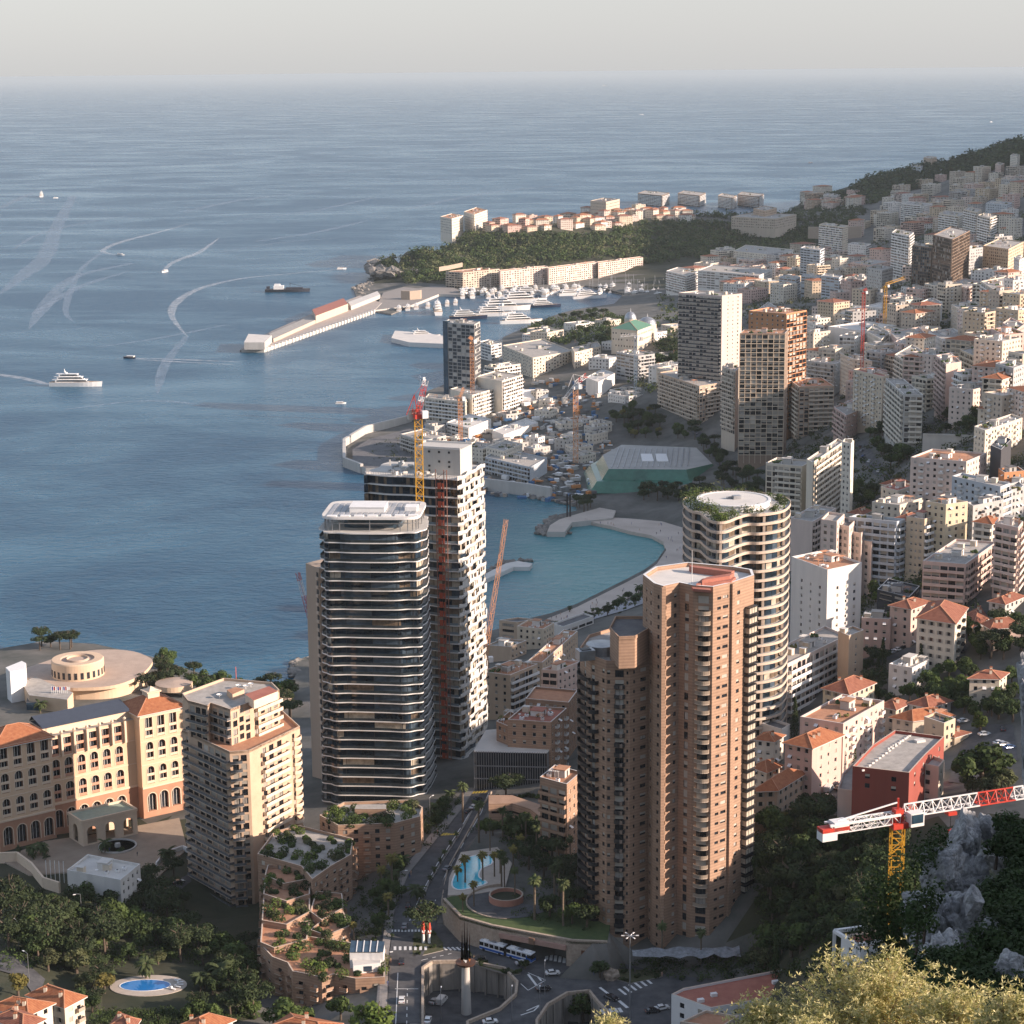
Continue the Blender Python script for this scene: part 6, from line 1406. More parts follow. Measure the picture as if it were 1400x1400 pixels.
def rocket():
    p = Z(637,1398,29)+V((0,6,0)); root = thing('sculpture', 'tall bronze and silver spire sculpture on a concrete column in the oval court', 'sculpture', tuple(p)); b = MB(); b.tube([p, p+V((0,0,15))], [1.5,1.15], 16); b.build('column', [m_conc], root)
    b = MB(); b.lathe((p.x,p.y,p.z+15), [(1.2,0),(2.7,.6),(3.0,1.3),(2.6,1.3),(0.01,1.3)], 24); b.build('dish', [mat('bronze', (0.12,0.06,0.04), rough=.5, metal=.4)], root)
    for k, (dx, h, w, m) in enumerate([(-1.0,11,.9,'b'),(-.3,15,.6,'b'),(.5,13,.7,'b'),(1.2,10.5,.6,'o'),(.1,9,.9,'w'),(-.2,6,1.2,'w')]):
        b = MB(); q = p+V((dx,(k%2)*.8-.4,16)); b.poly([q+V((-w/2,0,1)),q+V((0,-.35,0)),q+V((w/2,0,1)),q+V((.15,0,h))]); b.poly([q+V((-w/2,0,1)),q+V((.15,0,h)),q+V((w/2,0,1)),q+V((0,.35,0))]); b.poly([q+V((-w/2,0,1)),q+V((0,.35,0)),q+V((0,-.35,0))])
        b.build('blade', [dict(b=MATS['bronze'], o=mat('rust_orange', (0.42,0.16,0.05), rough=.6), w=m_white)[m]], root)
rocket()
p = Z(583,1290,38); root = thing('sculpture', 'pair of small red and white figures on posts under the umbrella pine', 'sculpture', tuple(p))
for k, dx in enumerate((-.9,.9)):
    b = MB(); b.tube([p+V((dx,0,0)), p+V((dx,0,3.4))], [.45,.38], 8, 1); b.tube([p+V((dx,0,3.4)), p+V((dx,0,5.2)), p+V((dx,0,7.0)), p+V((dx,0,7.8))], [.5,.62,.4,.08], 8, 0); b.box(tuple(p+V((dx,0,4.2))), (1.0,1.0,.7), .4, 1); b.build('figure', [mat('sculpt_red', (0.5,0.07,0.04)), m_white], root)
p = Z(835,1340,38); b = MB(); b.blob((p.x,p.y,39.4), (1.9,1.3,2.2), seed=3, sub=3, amp=.8); tag(b.build('boulder', [m_stone], smooth=False), 'pale upright boulder on the island left of the tall lamp mast', 'boulder')

rc = random.Random(41); CC = [(WH,'white'),(BK,'black'),(GR,'grey'),(SV,'silver'),(BL,'blue')]
for pts_, n, rz, g, w in (([(1172,610),(1184,628),(1206,650),(1222,663)],9,62,'cars on the curving boulevard','on the curving boulevard among the trees'),([(950,592),(968,608),(984,636),(994,668)],7,115,'cars on the road beside the green hall','on the road beside the green hall'),([(1100,1122),(1118,1102),(1142,1084),(1164,1068)],5,55,'cars along the sloping street','along the sloping street by the school'),([(110,1290),(162,1264),(220,1226),(252,1204)],6,40,'cars on the shaded park road','on the shaded road through the park'),([(548,1392),(548,1330),(552,1270),(560,1225)],4,92,'cars on the avenue bend','on the bend of the avenue'),([(720,1366),(775,1340),(700,1316),(620,1312)],4,10,'cars on the junction','on the junction by the sunken courts')):
    for k in range(n):
        t = (k+.3+rc.random()*.4)/n*(len(pts_)-1); i = int(t); f = t-i; x = pts_[i][0]*(1-f)+pts_[i+1][0]*f; y = pts_[i][1]*(1-f)+pts_[i+1][1]*f; c, nm = rc.choice(CC); p = march(x+rc.uniform(-2,2), y); car((p.x,p.y,p.z+(.62 if 'boulevard' in g or 'green' in g else .35)), RAD(rz+rc.uniform(-8,8)), c, 'car', nm+' car '+w, g)
# ---------------------------------------------------------------- the town: every block by its near roof corner and its two side corners
def cr(ox, oy, s): return lambda x, y: (ox+x/s, oy+y/s)
c4 = cr(820,360,3.889); c5 = cr(1060,400,4.118); c6 = cr(1040,660,3.889); c2 = cr(850,180,2.545); c3 = cr(460,470,2.8); c1 = cr(500,240,3.5); c8 = cr(1000,950,3.111); c7 = cr(640,820,7.778); c9 = cr(1020,960,7.0)
def B(f, lab, L, A, R, n, col, fl='w', fr='w', **k): return bld(lab, f(*A), f(*L), f(*R), n, col, fl, fr, **k)
# middle distance, above the beach
B(c4,'tall pale tower with thin dark balcony stripes left of the orange tower',(418,155),(650,172),(757,160),24,'palerose','D','2',dist=1640,roof='g',name='apartment_tower',cat='apartment tower',bandm=m_white)
B(c4,'small grey office block with curved balconies behind the pale blue crane',(88,470),(205,492),(292,480),7,'grey','r','b')
B(c4,'long grey-brown terrace block with planted roof beside the park',(310,580),(530,652),(652,632),10,'tan','b','B',bandm=wallm('beige'))
B(c4,'bright orange sunlit tower half hidden by the gridded one',(792,252),(992,268),(1100,248),27,'orange','w','g',dist=1455,roof='t',name='apartment_tower',cat='apartment tower',cw=4.5)
B(c4,'brown tower faced with a fine tan balcony grid, before the orange tower',(745,372),(985,372),(1003,352),27,'brown','g','1',dist=1395,roof='t',name='apartment_tower',cat='apartment tower',bandm=wallm('sand'),cw=4.0)
B(c4,'white balconied slab squeezed against the left of the gridded tower',(650,548),(722,572),(745,552),15,'beige','b','n',dist=1490)
B(c4,'tan slab block with striped balconies and planted roof right of the gridded tower',(998,612),(1060,656),(1246,650),12,'tan','b','B',bandm=wallm('cream'),roof='t',clutter=2)
B(c4,'cream block with one sunlit narrow end, in front of the gridded tower',(883,1060),(1076,1078),(1132,1048),13,'cream','B','1',bandm=wallm('ivory'))
B(c4,'long cream slab of slanting balcony rows behind the curved tower',(1100,1040),(1134,1058),(1298,946),14,'cream','n','b',bandm=wallm('ivory'))
B(c4,'pale end stair block closing the slanting balcony slab',(1298,950),(1336,958),(1352,940),15,'ivory','w','1')
B(c5,'white block with curved balconies just right of the orange tower',(180,160),(226,180),(273,188),8,'white','w','b')
B(c5,'grey terraced block with leafy roof below the orange tower',(182,382),(330,402),(372,385),8,'concrete','b','w',clutter=4)
B(c5,'stepped cream block topped with two roof floors behind the tan slab',(368,342),(440,374),(546,386),9,'cream','w','m',cw=3.2)
B(c5,'row house in ochre and pink with a red roof edge facing the dark trees',(440,432),(604,472),(642,462),11,'sand','m','w',roof='r')
B(c5,'tall grey corner block with rows of cluttered balconies above the boulevard',(622,482),(725,572),(832,576),11,'concrete','b','B',bandm=wallm('ivory'))
B(c5,'low salmon block with white awnings beside the dark trees',(330,642),(400,690),(520,642),6,'rose','b','w')
B(c5,'white block with curved hoarding round a building site',(298,190),(480,214),(682,184),6,'white','n','n',roof='w')
B(c5,'white half-finished house standing behind the hoarding at left',(333,72),(470,92),(500,78),5,'white','r','w',roof='w')
B(c5,'white half-finished house standing behind the hoarding at right',(505,75),(636,92),(750,62),5,'white','w','r',roof='w')
B(c5,'white slab with slanting facade below the hoarding',(512,214),(596,262),(642,222),8,'ivory','w','b')
B(c5,'pink block with a broad pale roof in the middle of the slope',(648,220),(712,292),(880,262),7,'pink','w','w')
B(c5,'pale stepped block below the broad pink one',(672,348),(762,402),(862,342),7,'ivory','b','w')
B(c5,'lavender-grey block with terraces in the hollow below the pink one',(782,348),(832,388),(908,368),6,'palerose','w','B')
B(c5,'tall blank-sided pinkish block beside the long ramp roof',(905,352),(962,402),(1048,388),11,'pink','b','n')
B(c5,'white modern block with open balconies above the garden terrace',(1004,446),(1050,464),(1242,452),8,'white','b','B',bandm=m_white)
B(c5,'long grey block with slanting window rows right of the white modern block',(1240,398),(1342,424),(1402,402),9,'grey','b','w')
B(c5,'white block with blue shaded side amid the pink houses',(862,218),(940,262),(1082,242),6,'white','w','b')
B(c5,'grey office block with long dark window bands on the upper slope',(1080,146),(1112,162),(1284,140),6,'concrete','n','r',roof='w')
B(c5,'large salmon-pink block at the right edge below the red tiled roofs',(1212,202),(1290,238),(1402,226),8,'rose','w','w',roof='t')
B(c5,'ochre block with a long grey roof behind the white modern block',(1042,320),(1160,372),(1252,346),6,'ochre','b','w')
B(c5,'concrete car park building with three dark openings under the garden',(830,792),(944,796),(1122,802),3,'concrete','n','r',roof='g',clutter=5)
B(c5,'cream block with sunlit stepped top storeys beside the dark netted house',(1120,752),(1182,776),(1392,704),7,'cream','w','m',clutter=2)
B(c5,'broad pink house with a cluttered sunlit terrace roof',(762,926),(1076,950),(1192,902),8,'palerose','m','w',roof='t',clutter=3)
B(c5,'white and grey house with glazed roof rooms below the pink terrace house',(995,1032),(1268,1092),(1322,1072),7,'blueg','m','b')
B(c5,'orange-brown block with a dark roof at the right edge',(1257,988),(1290,1012),(1402,1002),4,'orange','w','w',roof='d')
B(c5,'house wrapped in dark netting with a crane beside it',(1212,858),(1272,884),(1330,826),7,'dark','n','n',roof='d')
B(c5,'shaded grey house at the right edge under the orange-brown block',(1300,1080),(1330,1110),(1404,1092),5,'grey','w','w')
B(c6,'small cream house with a red roof edge at the foot of the boulevard',(640,20),(730,42),(822,12),4,'cream','w','w',roof='r')
B(c6,'cream house with a rounded terrace below the boulevard trees',(592,100),(740,118),(866,78),6,'cream','w','f')
B(c6,'yellow-ochre classical block in shade with cornice',(878,96),(986,114),(1102,98),9,'yellow','w','w',roof='d')
B(c6,'grey-white classical block with small iron balconies',(1102,108),(1130,122),(1292,88),7,'grey','w','m',roof='d',parm=m_darkfr)
B(c6,'slim ochre block in full sun above the pink balcony house',(775,178),(872,192),(952,170),8,'ochre','2','b',bandm=m_white,clutter=2,roof='r')
B(c6,'blue-grey shaded block with broad bay fronts behind the stepped pink one',(468,180),(724,206),(756,196),9,'blueg','B','b',bandm=wallm('blueg'))
B(c6,'white block with a blank left wall right behind the curved tan tower',(160,186),(276,206),(402,134),7,'palerose','n','b',cw=4)
B(c6,'tall white block with a dazzling blank sunlit side wall',(164,392),(356,462),(538,424),9,'white','2','2',up=34,clutter=3,roof='t',cw=4)
B(c6,'pink house with slanting sunlit balconies and a roof pool garden',(862,414),(1090,432),(1256,314),6,'pink','b','b',up=17.5,fh=2.9,bandm=wallm('pink'),clutter=6)
B(c6,'pink tower block with hanging plants at the right edge',(1245,212),(1370,238),(1396,204),9,'pink','b','b',bandm=wallm('palerose'),clutter=3)
B(c6,'low dark-roofed building with a planted glass deck',(620,566),(790,608),(846,548),2,'dark','r','r',up=4.4,fh=2.2,wh=1.0,roof='d',clutter=6)
B(c6,'small salmon house with planted roof terrace by the scooter park',(537,716),(690,724),(706,690),4,'rose','w','w',clutter=4)
B(c6,'pink villa with pale stone corners and red hip roof',(688,640),(800,660),(900,622),5,'pink','w','w',hip=2.2,tm=m_tiler,name='villa',cat='villa')
B(c6,'tall cream villa with wide red hip roof at the street bend',(832,706),(1034,736),(1096,654),6,'ivory','w','m',hip=4,tm=m_tiler,shut=True,name='villa',cat='villa',parm=m_darkfr,clutter=1)
B(c6,'pink villa with arched ground floor and red hip roof near the cliff',(1186,742),(1226,764),(1386,752),3,'pink','w','w',hip=3,tm=m_tiler,shut=True,name='villa',cat='villa')
B(c6,'weathered red-roofed house tucked left of the pink villa near the cliff',(1090,690),(1130,752),(1206,712),2,'ochre','w','w',hip=2,tm=m_tiler,name='villa',cat='villa')
B(c6,'small white villa with a red turret roof among the trees',(682,962),(806,984),(896,938),3,'white','w','w',name='villa',cat='villa',roof='w',clutter=2)
B(c6,'plain cream house with a simple red roof beside the cliff',(1112,1026),(1270,1030),(1310,1000),3,'cream','w','w',hip=2.2,tm=m_tiler,name='villa',cat='villa',fh=2.7)
B(c6,'yellow house with a long weathered red roof',(332,1080),(470,1112),(606,1052),4,'yellow','w','w',hip=3.2,tm=m_tiler,shut=True,name='villa',cat='villa')
B(c6,'white terraced block with stacked balconies beside the yellow crane mast',(30,905),(142,962),(455,812),7,'palerose','m','b',bandm=m_white,clutter=6,bd=1.5)
B(c6,'tan rear block with a tall arched window strip',(440,800),(470,812),(548,782),7,'tan','n','1')
B(c6,'glass-railed pergola house above the pink villa near the cliff',(1215,618),(1300,634),(1400,592),2,'concrete','w','w',name='villa',cat='villa',tm=m_tiler,hip=1.8)
B(c8,'long pink apartment house with sunlit front behind the cypress',(292,92),(476,122),(650,24),6,'pink','w','m',roof='t',clutter=3,bandm=m_white)
B(c8,'salmon house with orange hip roof above the sloping street',(228,192),(344,216),(470,160),6,'rose','w','2',hip=3,name='villa',cat='villa',clutter=1)
B(c8,'stone villa with blue shutters and orange hip roof',(96,398),(196,394),(312,322),4,'tan','w','w',hip=3,shut=True,name='villa',cat='villa',frm=m_shutg)
B(c8,'orange-roofed small house close behind the brick tower',(100,300),(150,318),(212,290),3,'cream','w','w',hip=2.2,name='villa',cat='villa')
B(c8,'small house with an orange hip roof below the white flat roof',(98,178),(180,188),(222,162),3,'ivory','w','w',hip=2,name='villa',cat='villa')
B(c8,'low white flat-roofed pavilion left of the cypress',(130,120),(214,146),(242,130),2,'white','n','n',roof='d',clutter=0,fh=2.6)
B(c8,'peach villa with sunlit orange hip roof above the school',(686,86),(772,100),(936,78),3,'cream','w','1',hip=3,name='villa',cat='villa')
B(c8,'ochre annex leaning on the peach villa',(820,92),(905,120),(952,100),3,'ochre','1','w',roof='d',name='villa',cat='villa')
B(c8,'white villa with red hip roof behind the peach villa',(755,26),(840,44),(934,16),2,'white','w','w',hip=2.6,tm=m_tiler,name='villa',cat='villa')
B(c8,'grey house with weathered red roof at left of the white villa',(640,38),(700,52),(760,24),3,'beige','w','w',hip=2,tm=m_tiler,name='villa',cat='villa')
B(c8,'low shed roofed in brown tiles beside the car park',(905,158),(950,168),(1010,150),1,'ochre','n','n',hip=1.4,tm=m_tiler,name='shed',cat='shed')
# stepped pink block
root = thing('apartment_building','pink block stepping down to the right in six terraces','apartment block',tuple(Z(1180,760,70))); rngc = random.Random(5)
for k, (xa, xb, y, z) in enumerate([(320,405,205,108),(405,470,232,105),(470,535,268,101),(535,590,315,97),(590,635,350,93),(635,680,396,89)]):
    A_ = [c6(xa, y), c6(xb, y+12), c6(xb+40, y-28), c6(xa+40, y-40)]; pbox(root, 'terrace_wing', A_, z, z-30, wallm('palerose'), m_roofd if k % 2 else m_roofg, rngc, 'wc', cw=3.4)
# school
root = thing('school_building','dark red building with a broad tan flat roof above a pale podium','building',tuple(Z(1200,1080,75)))
zs = 92.0; pbox(root, 'red_block', [c8(515,316),c8(756,344),c8(806,288),c8(830,262),c8(905,190),c8(695,162),c8(600,225)], zs, zs-8, wallm('red'), m_roofg, rngc, 'w', cw=9)
pbox(root, 'podium', [c8(452,412),c8(742,446),c8(905,300),c8(880,262),c8(560,262),c8(472,345)], 82.5, 72, wallm('palerose'), m_roofg, rngc, '', cw=6)
pbox(root, 'side_wing', [c8(790,300),c8(882,318),c8(905,290),c8(840,262)], 89, 74, wallm('cream'), m_roofg, rngc, 'w', cw=6)
b = MB()
for k in range(16): p = G(*c8(560+k*14, 325-k*10.5), zs); b.box((p.x,p.y,zs+.3),(.9,.4,.5),.5)
for k in range(12): p = G(*c8(668+k*10, 232-k*6), zs); b.box((p.x,p.y,zs+.3),(.7,.4,.5),.5)
p = G(*c8(800,200), zs); b.box((p.x,p.y,zs+.4),(3.2,2,.8),.4); o = b.build('roof_vents', [m_frame], root); o['kind'] = 'stuff'
# around the seafront apartments
B(c7,'tan block with planted roof right of the unfinished white tower',(150,760),(445,800),(740,680),6,'tan','w','b',roof='t',clutter=8,bandm=m_white)
B(c7,'tan block continuing the planted terrace row toward the sea',(745,660),(790,665),(1165,330),5,'tan','w','w',roof='t',clutter=9,maxlen=60)
B(c7,'small block with a blue awning and a red roof room',(800,740),(950,752),(1205,650),6,'pink','b','w',clutter=2,roof='t')
B(c7,'brick block with white-edged roof pool',(610,1048),(1070,1090),(1165,960),7,'brick','w','w',roof='t',clutter=0)
B(c7,'brick block with brown deck roof before the roof pool',(420,1270),(880,1300),(1050,1150),7,'brick','w','m',roof='r',clutter=2)
B(c7,'brick terraced block of pergolas between the towers',(300,1290),(420,1340),(560,1230),7,'brick','w','w',roof='t',clutter=3)
p = G(*c7(860,1010), 0)
q = MB(); P = [G(*c7(x, y), 47) for x, y in [(790,1040),(940,1045),(1020,1005),(830,998)]]; 
B(c7,'curved glazed pavilion at the edge of the bay',(330,215),(520,235),(720,205),3,'tan','r','n',roof='d',clutter=0)
B(c7,'sunlit tan villa of pergolas behind the curved pavilion',(520,280),(800,310),(915,240),3,'sand','w','w',roof='t',clutter=5)
B(c7,'tan garden house with an arched dome room',(200,480),(450,500),(620,430),2,'tan','n','w',roof='g',clutter=4)
B(c7,'low white-edged beach building with a dark blue solar roof',(900,250),(1010,285),(1335,170),1,'white','n','r',roof='d',clutter=0,fh=4,maxlen=60,bandm=m_glassb)
# slatted building with a pale roof
root = thing('slatted_building','grey slatted box building with a large pale roof','building',tuple(Z(705,1060,34)))
zs = 52.0; P = ccw([G(a, b_, zs) for a, b_ in [(648,1026),(748,1028),(768,1006),(762,999),(690,996),(664,998)]]); b = MB(); b.prism([(p.x,p.y) for p in expand(P,-.8)], 30, zs-.6, 0, 0); b.build('wall', [m_glass], root)
b = MB(); b.prism([(p.x,p.y) for p in P], zs-.6, zs, 0, 1, bottom=True); b.build('roof', [m_white, m_roofw], root); b = MB()
for a, c in zip(P, P[1:]+P[:1]):
    k = int((c-a).length/.9)
    for i in range(k): q = a.lerp(c, i/k); b.box((q.x,q.y,41.5),(.22,.22,20.5), atan2((c-a).y,(c-a).x))
    for z in (36,41,46): b.bar((a.x,a.y,z),(c.x,c.y,z),.35)
b.build('slat_screen', [mat('grey_slats', (0.20,0.20,0.20), rough=.6, var=.15)], root)
B(lambda x,y:(x,y),'brick terraced flats between the slatted building and the brick tower',(738,1062),(775,1072),(795,1055),8,'brick','b','w',roof='t',clutter=3,bandm=wallm('brick'),up=26)
B(lambda x,y:(x,y),'blank tan stair block at the left foot of the brick tower',(752,1082),(790,1088),(800,1080),6,'tan','n','n',roof='g',clutter=0)
# curved brick terrace with dark gallery
root = thing('curved_gallery','low curved brick building with a dark gallery band and planted roof','building',tuple(Z(710,1120,40)))
for z, m, d_ in ((49.5,m_brick,0),(46.9,m_glass,1.0),(45.6,m_brick,0),(43.4,m_glass,1.0)):
    P = [G(a, b_, 51) for a, b_ in [(668,1098),(700,1097),(725,1105),(742,1118),(742,1100),(700,1086),(668,1086)]]; P = ccw(P); b = MB(); b.prism([(p.x,p.y) for p in (expand(P,-d_) if d_ else P)], z-(1.5 if d_ == 0 else 2.6), z if d_ else z+1.2, 0, 0, bottom=True); b.build('gallery_storey', [m], root)
# far town and harbour side
for L, A, R, n, col, fl, fr, lab in [
 ((687,322),(770,332),(788,326),14,'cream','b','w','tall cream tower alone on the flat ground before the palace rock'),
 ((940,350),(1000,362),(1016,350),16,'white','b','b','slim white tower striped with curved balconies'),
 ((1085,358),(1150,374),(1232,334),19,'brown','g','g','dark tower with golden sunlit grid at its side'),
 ((1012,394),(1078,402),(1085,396),14,'brown','g','n','lower dark gridded wing left of the golden tower'),
 ((1240,290),(1282,300),(1304,292),14,'ivory','b','b','rounded pale tower in sun right of the golden tower'),
 ((1190,270),(1236,280),(1252,270),12,'cream','b','w','rounded pale tower behind the golden one'),
 ((1103,284),(1172,294),(1196,282),8,'ivory','b','w','pale curved block up left of the golden tower'),
 ((1267,248),(1340,254),(1358,246),7,'blueg','w','w','flat blue-grey block under the far wooded hill'),
 ((972,250),(1052,258),(1082,250),9,'white','b','w','broad white block at the foot of the wooded headland'),
 ((325,408),(562,432),(622,396),4,'ivory','w','w','long low white office building on the flat beyond the harbour'),
 ((265,482),(478,500),(524,480),7,'white','r','w','long white hotel with flat roof above the harbour corner'),
 ((155,484),(225,500),(266,486),8,'white','b','b','rounded white wing of stacked galleries at the harbour corner'),
 ((548,505),(606,512),(622,504),7,'blueg','r','r','first glass block in the row of glass stacks at left'),
 ((622,404),(690,412),(706,404),14,'blueg','r','r','tallest glass stack with a roof terrace'),
 ((624,500),(682,506),(694,500),7,'blueg','r','r','low glass stack with a tan penthouse in front of the tallest'),
 ((695,500),(756,508),(768,500),7,'blueg','r','r','low glass stack right of the tan penthouse'),
 ((770,512),(826,520),(842,512),6,'ivory','w','w','pale low block closing the row of glass stacks at right'),
 ((852,472),(906,482),(944,472),11,'concrete','w','w','grey concrete block beside the glass stacks'),
 ((795,455),(862,464),(936,450),6,'pink','w','w','pink classical building behind the glass stacks'),
 ((787,390),(850,396),(867,390),7,'white','w','b','white block behind the pink classical building'),
 ((1172,404),(1184,412),(1257,402),9,'grey','w','w','grey block in front of the golden grid tower'),
 ((1258,396),(1346,408),(1399,382),9,'ochre','w','w','ochre block with bay fronts at the right edge'),
 ((1003,606),(1040,622),(1116,592),6,'white','b','w','white house with a barrel roof above the hoarding'),
 ((1147,600),(1170,614),(1250,604),6,'cream','w','w','cream house with a pink base above the hoarding'),
 ((1143,528),(1200,544),(1250,524),6,'pink','w','b','pink terraced house in sun on the upper slope'),
 ((1250,520),(1300,552),(1390,534),7,'cream','b','b','peach balconied house in sun on the upper slope'),
 ((1365,436),(1384,444),(1402,438),9,'white','w','w','white block cut by the right edge of the picture'),
 ((1005,118),(1040,124),(1048,118),6,'blueg','w','w','pale block on the crest of the wooded headland'),
 ((1050,90),(1080,94),(1096,88),9,'tan','w','w','tan tower topping the far headland ridge'),
 ((1075,124),(1112,130),(1128,124),5,'blueg','w','w','block just right under the ridge-top tower'),
 ((1300,112),(1320,116),(1332,110),8,'pink','w','w','pink block under the far hill crest'),
 ((1352,82),(1376,86),(1386,80),10,'ivory','w','w','pale tower beside the far hill crest at right'),
 ((56,214),(140,222),(166,212),8,'brown','b','b','leftmost brown block beyond the far end of the old town'),
 ((195,214),(270,222),(292,212),8,'brown','b','b','second brown block beyond the old town'),
 ((335,222),(384,230),(400,222),8,'tan','b','b','third tan block beyond the old town'),
 ((403,218),(478,226),(494,216),8,'brown','b','b','fourth brown block beside the palace'),
 ((700,220),(745,226),(762,218),4,'concrete','w','w','low block in the far gap before the wooded headland'),
 ((905,560),(980,566),(1085,540),2,'concrete','r','r','flat building with a long roof garden under the white striped tower'),
 ((470,620),(500,640),(540,610),4,'white','w','w','little white house seen past the orange tower'),
 ((1325,665),(1370,690),(1400,670),7,'rose','w','w','salmon block with a red tiled roof at the right edge'),
 ((860,690),(930,705),(1000,690),6,'ivory','w','w','ivory block in front of the white hoarding'),
 ((950,730),(1020,745),(1080,715),6,'palerose','w','w','pale pink block behind the lavender terraces'),
 ((400,438),(470,452),(560,436),3,'white','w','w','white low annex in front of the long office building')]:
    B(c2, lab, L, A, R, n, col, fl, fr, clutter=.6, name='apartment_building' if n < 12 else 'apartment_tower', cat='apartment block' if n < 12 else 'apartment tower', bandm=m_white if fl == 'b' else None)
# low seaside hotel, terraces and site buildings
B(c1,'low white honeycomb hotel wing above the harbour mouth',(655,812),(800,872),(995,838),6,'cream','f','f',bandm=m_white,cw=4.5)
B(c1,'right wing of the honeycomb hotel beside the dark trees',(985,822),(1000,846),(1126,816),5,'cream','n','f',cw=4.5)
B(c1,'left white wing of horizontal bands behind the unfinished dark tower',(540,795),(600,812),(650,800),5,'white','r','r')
B(c3,'unfinished terraced block at the harbour-side point',(340,205),(490,222),(502,206),6,'ivory','b','w',bandm=m_white,roof='g',clutter=4)
B(c3,'unfinished sunlit terraced block with a blank shaded side',(436,172),(520,196),(636,162),7,'ivory','n','b',bandm=m_white,clutter=4)
B(c3,'taller unfinished terraced block behind the sunlit one',(530,126),(634,142),(712,118),9,'ivory','n','b',bandm=m_white,clutter=4)
B(c3,'small block capping the unfinished terraces',(566,84),(604,92),(704,76),8,'ivory','b','b',bandm=m_white,clutter=2)
B(c3,'site house wrapped in white sheeting',(422,300),(506,322),(592,288),3,'white','r','n',roof='w')
B(c3,'second site house in white sheeting with a planted roof',(596,330),(640,348),(772,300),2,'white','n','n',roof='w')
B(c3,'bluish terraced block with one sunlit blank end by the water',(570,432),(742,472),(806,436),4,'blueg','b','n',bandm=wallm('blueg'))
B(c3,'small upper block with punched openings above the bluish terraces',(572,394),(640,410),(712,382),5,'ivory','w','w')
B(c3,'unfinished open-deck villa left of the bluish terraces',(490,390),(560,402),(600,384),4,'ivory','w','b')
B(c3,'stepped unfinished decks facing the open sea',(245,345),(330,372),(420,350),4,'concrete','b','b')
B(c3,'white round-cornered hoarding building with posters',(955,128),(1002,146),(1066,112),4,'white','n','n',roof='w')
# unfinished dark tower by the sea
r_, P_, z_ = B(c1,'unfinished dark concrete tower with a blue glass left edge at the sea',(372,700),(520,712),(546,698),19,'concrete','g','g',dist=1790,roof='g',clutter=3,name='apartment_tower',cat='apartment tower',bandm=wallm('grey'),cw=5)
q = MB(); a, b_ = V(P_[3]), V(P_[0]); u = (b_-a).normalized(); nr = V((u.y,-u.x,0)); q.hexa(V((a.x,a.y,4))+nr*1.0, u*5, -nr*4, (0,0,z_-2), 0); q.build('glass_corner', [m_glassb], r_)
# striped tent
p = Z(*c3(745,225), 8); b = MB(); 
b.poly([(p.x-15,p.y-12,14),(p.x+15,p.y-12,14),(p.x+15,p.y,20),(p.x-15,p.y,20)]); b.poly([(p.x-15,p.y+12,14),(p.x-15,p.y,20),(p.x+15,p.y,20),(p.x+15,p.y+12,14)][::-1]); b.box((p.x,p.y,10),(30,24,8)); b.poly([(p.x+15,p.y-12,14),(p.x+15,p.y+12,14),(p.x+15,p.y,20)]); b.poly([(p.x-15,p.y-12,14),(p.x-15,p.y,20),(p.x-15,p.y+12,14)])
tag(b.build('white_tent', [m_white]), 'white gabled tent hall under the honeycomb hotel', 'tent')
# far filler houses, only where no listed building stands
def clear(x, y, r):
    for F in FOOT:
        xs = [p[0] for p in F]; ys = [p[1] for p in F]
        if min(xs)-r < x < max(xs)+r and min(ys)-r < y < max(ys)+r: return False
    return True
def fillers(zone, N, seed, nr_, lab, cols, hipp=.2, dmin=20, size=(14,26)):
    rng = random.Random(seed); k = 0; t = 0
    xs = [p[0] for p in zone]; ys = [p[1] for p in zone]; ZP = [V((a, b, 0)) for a, b in zone]
    while k < N and t < N*14:
        t += 1; px, py = rng.uniform(min(xs), max(xs)), rng.uniform(min(ys), max(ys))
        if not inpoly(px, py, ZP): continue
        p = march(px, py)
        if p.z < 2.5 or not clear(p.x, p.y, dmin*.5) or not inpoly(p.x, p.y, coast): continue
        n = rng.randint(*nr_); w = rng.uniform(*size)*2800/p.y; d = rng.uniform(.5,.9)*size[0]
        a = rng.uniform(.2,.8)
        h = n*3.1; q = V((p.x, p.y, p.z+h)); ppx, ppy = proj(q)
        ww, dd = rng.uniform(*size), rng.uniform(*size)*.8; th = RAD(rng.uniform(15, 60)); u = V((cos(th), sin(th), 0)); v = V((-u.y, u.x, 0))
        R_ = proj(q+u*ww); L_ = proj(q+v*dd)
        hp = rng.random() < hipp
        g, l, c = lab(rng, hp, n, px, py)
        bld(l, (ppx, ppy), L_, R_, n, rng.choice(cols), rng.choice('wwbBm' if n > 4 else 'w'), rng.choice('wwbm' if n > 4 else 'w'), dist=p.y, hip=2.2 if hp else 0, tm=m_tiler if rng.random() < .5 else m_tile, clutter=.7, group=g, seed=rng.random(), name='house' if hp else 'apartment_building', cat=c, roof=rng.choice('gggwdt'), minlen=5)
        k += 1
def lab_town(rng, hp, n, px, py):
    return ('houses packed on the far slope', 'small tiled house packed among blocks on the far slope' if hp else 'pale apartment block packed among others on the far slope', 'house' if hp else 'apartment block')
CL = ['white','cream','ivory','pink','palerose','beige','ochre','ivory','cream','grey','sand','rose']
fillers([(1085,520),(1110,470),(1130,410),(1080,400),(1050,385),(1100,360),(1250,350),(1300,300),(1400,290),(1400,640),(1330,600),(1250,560),(1180,560)], 125, 1, (4,9), lab_town, CL, .25, 11)
def lab_hill(rng, hp, n, px, py): return ('houses below the wooded far hill', 'tiny tiled house below the wooded far hill' if hp else 'tiny pale block below the wooded far hill', 'house' if hp else 'apartment block')
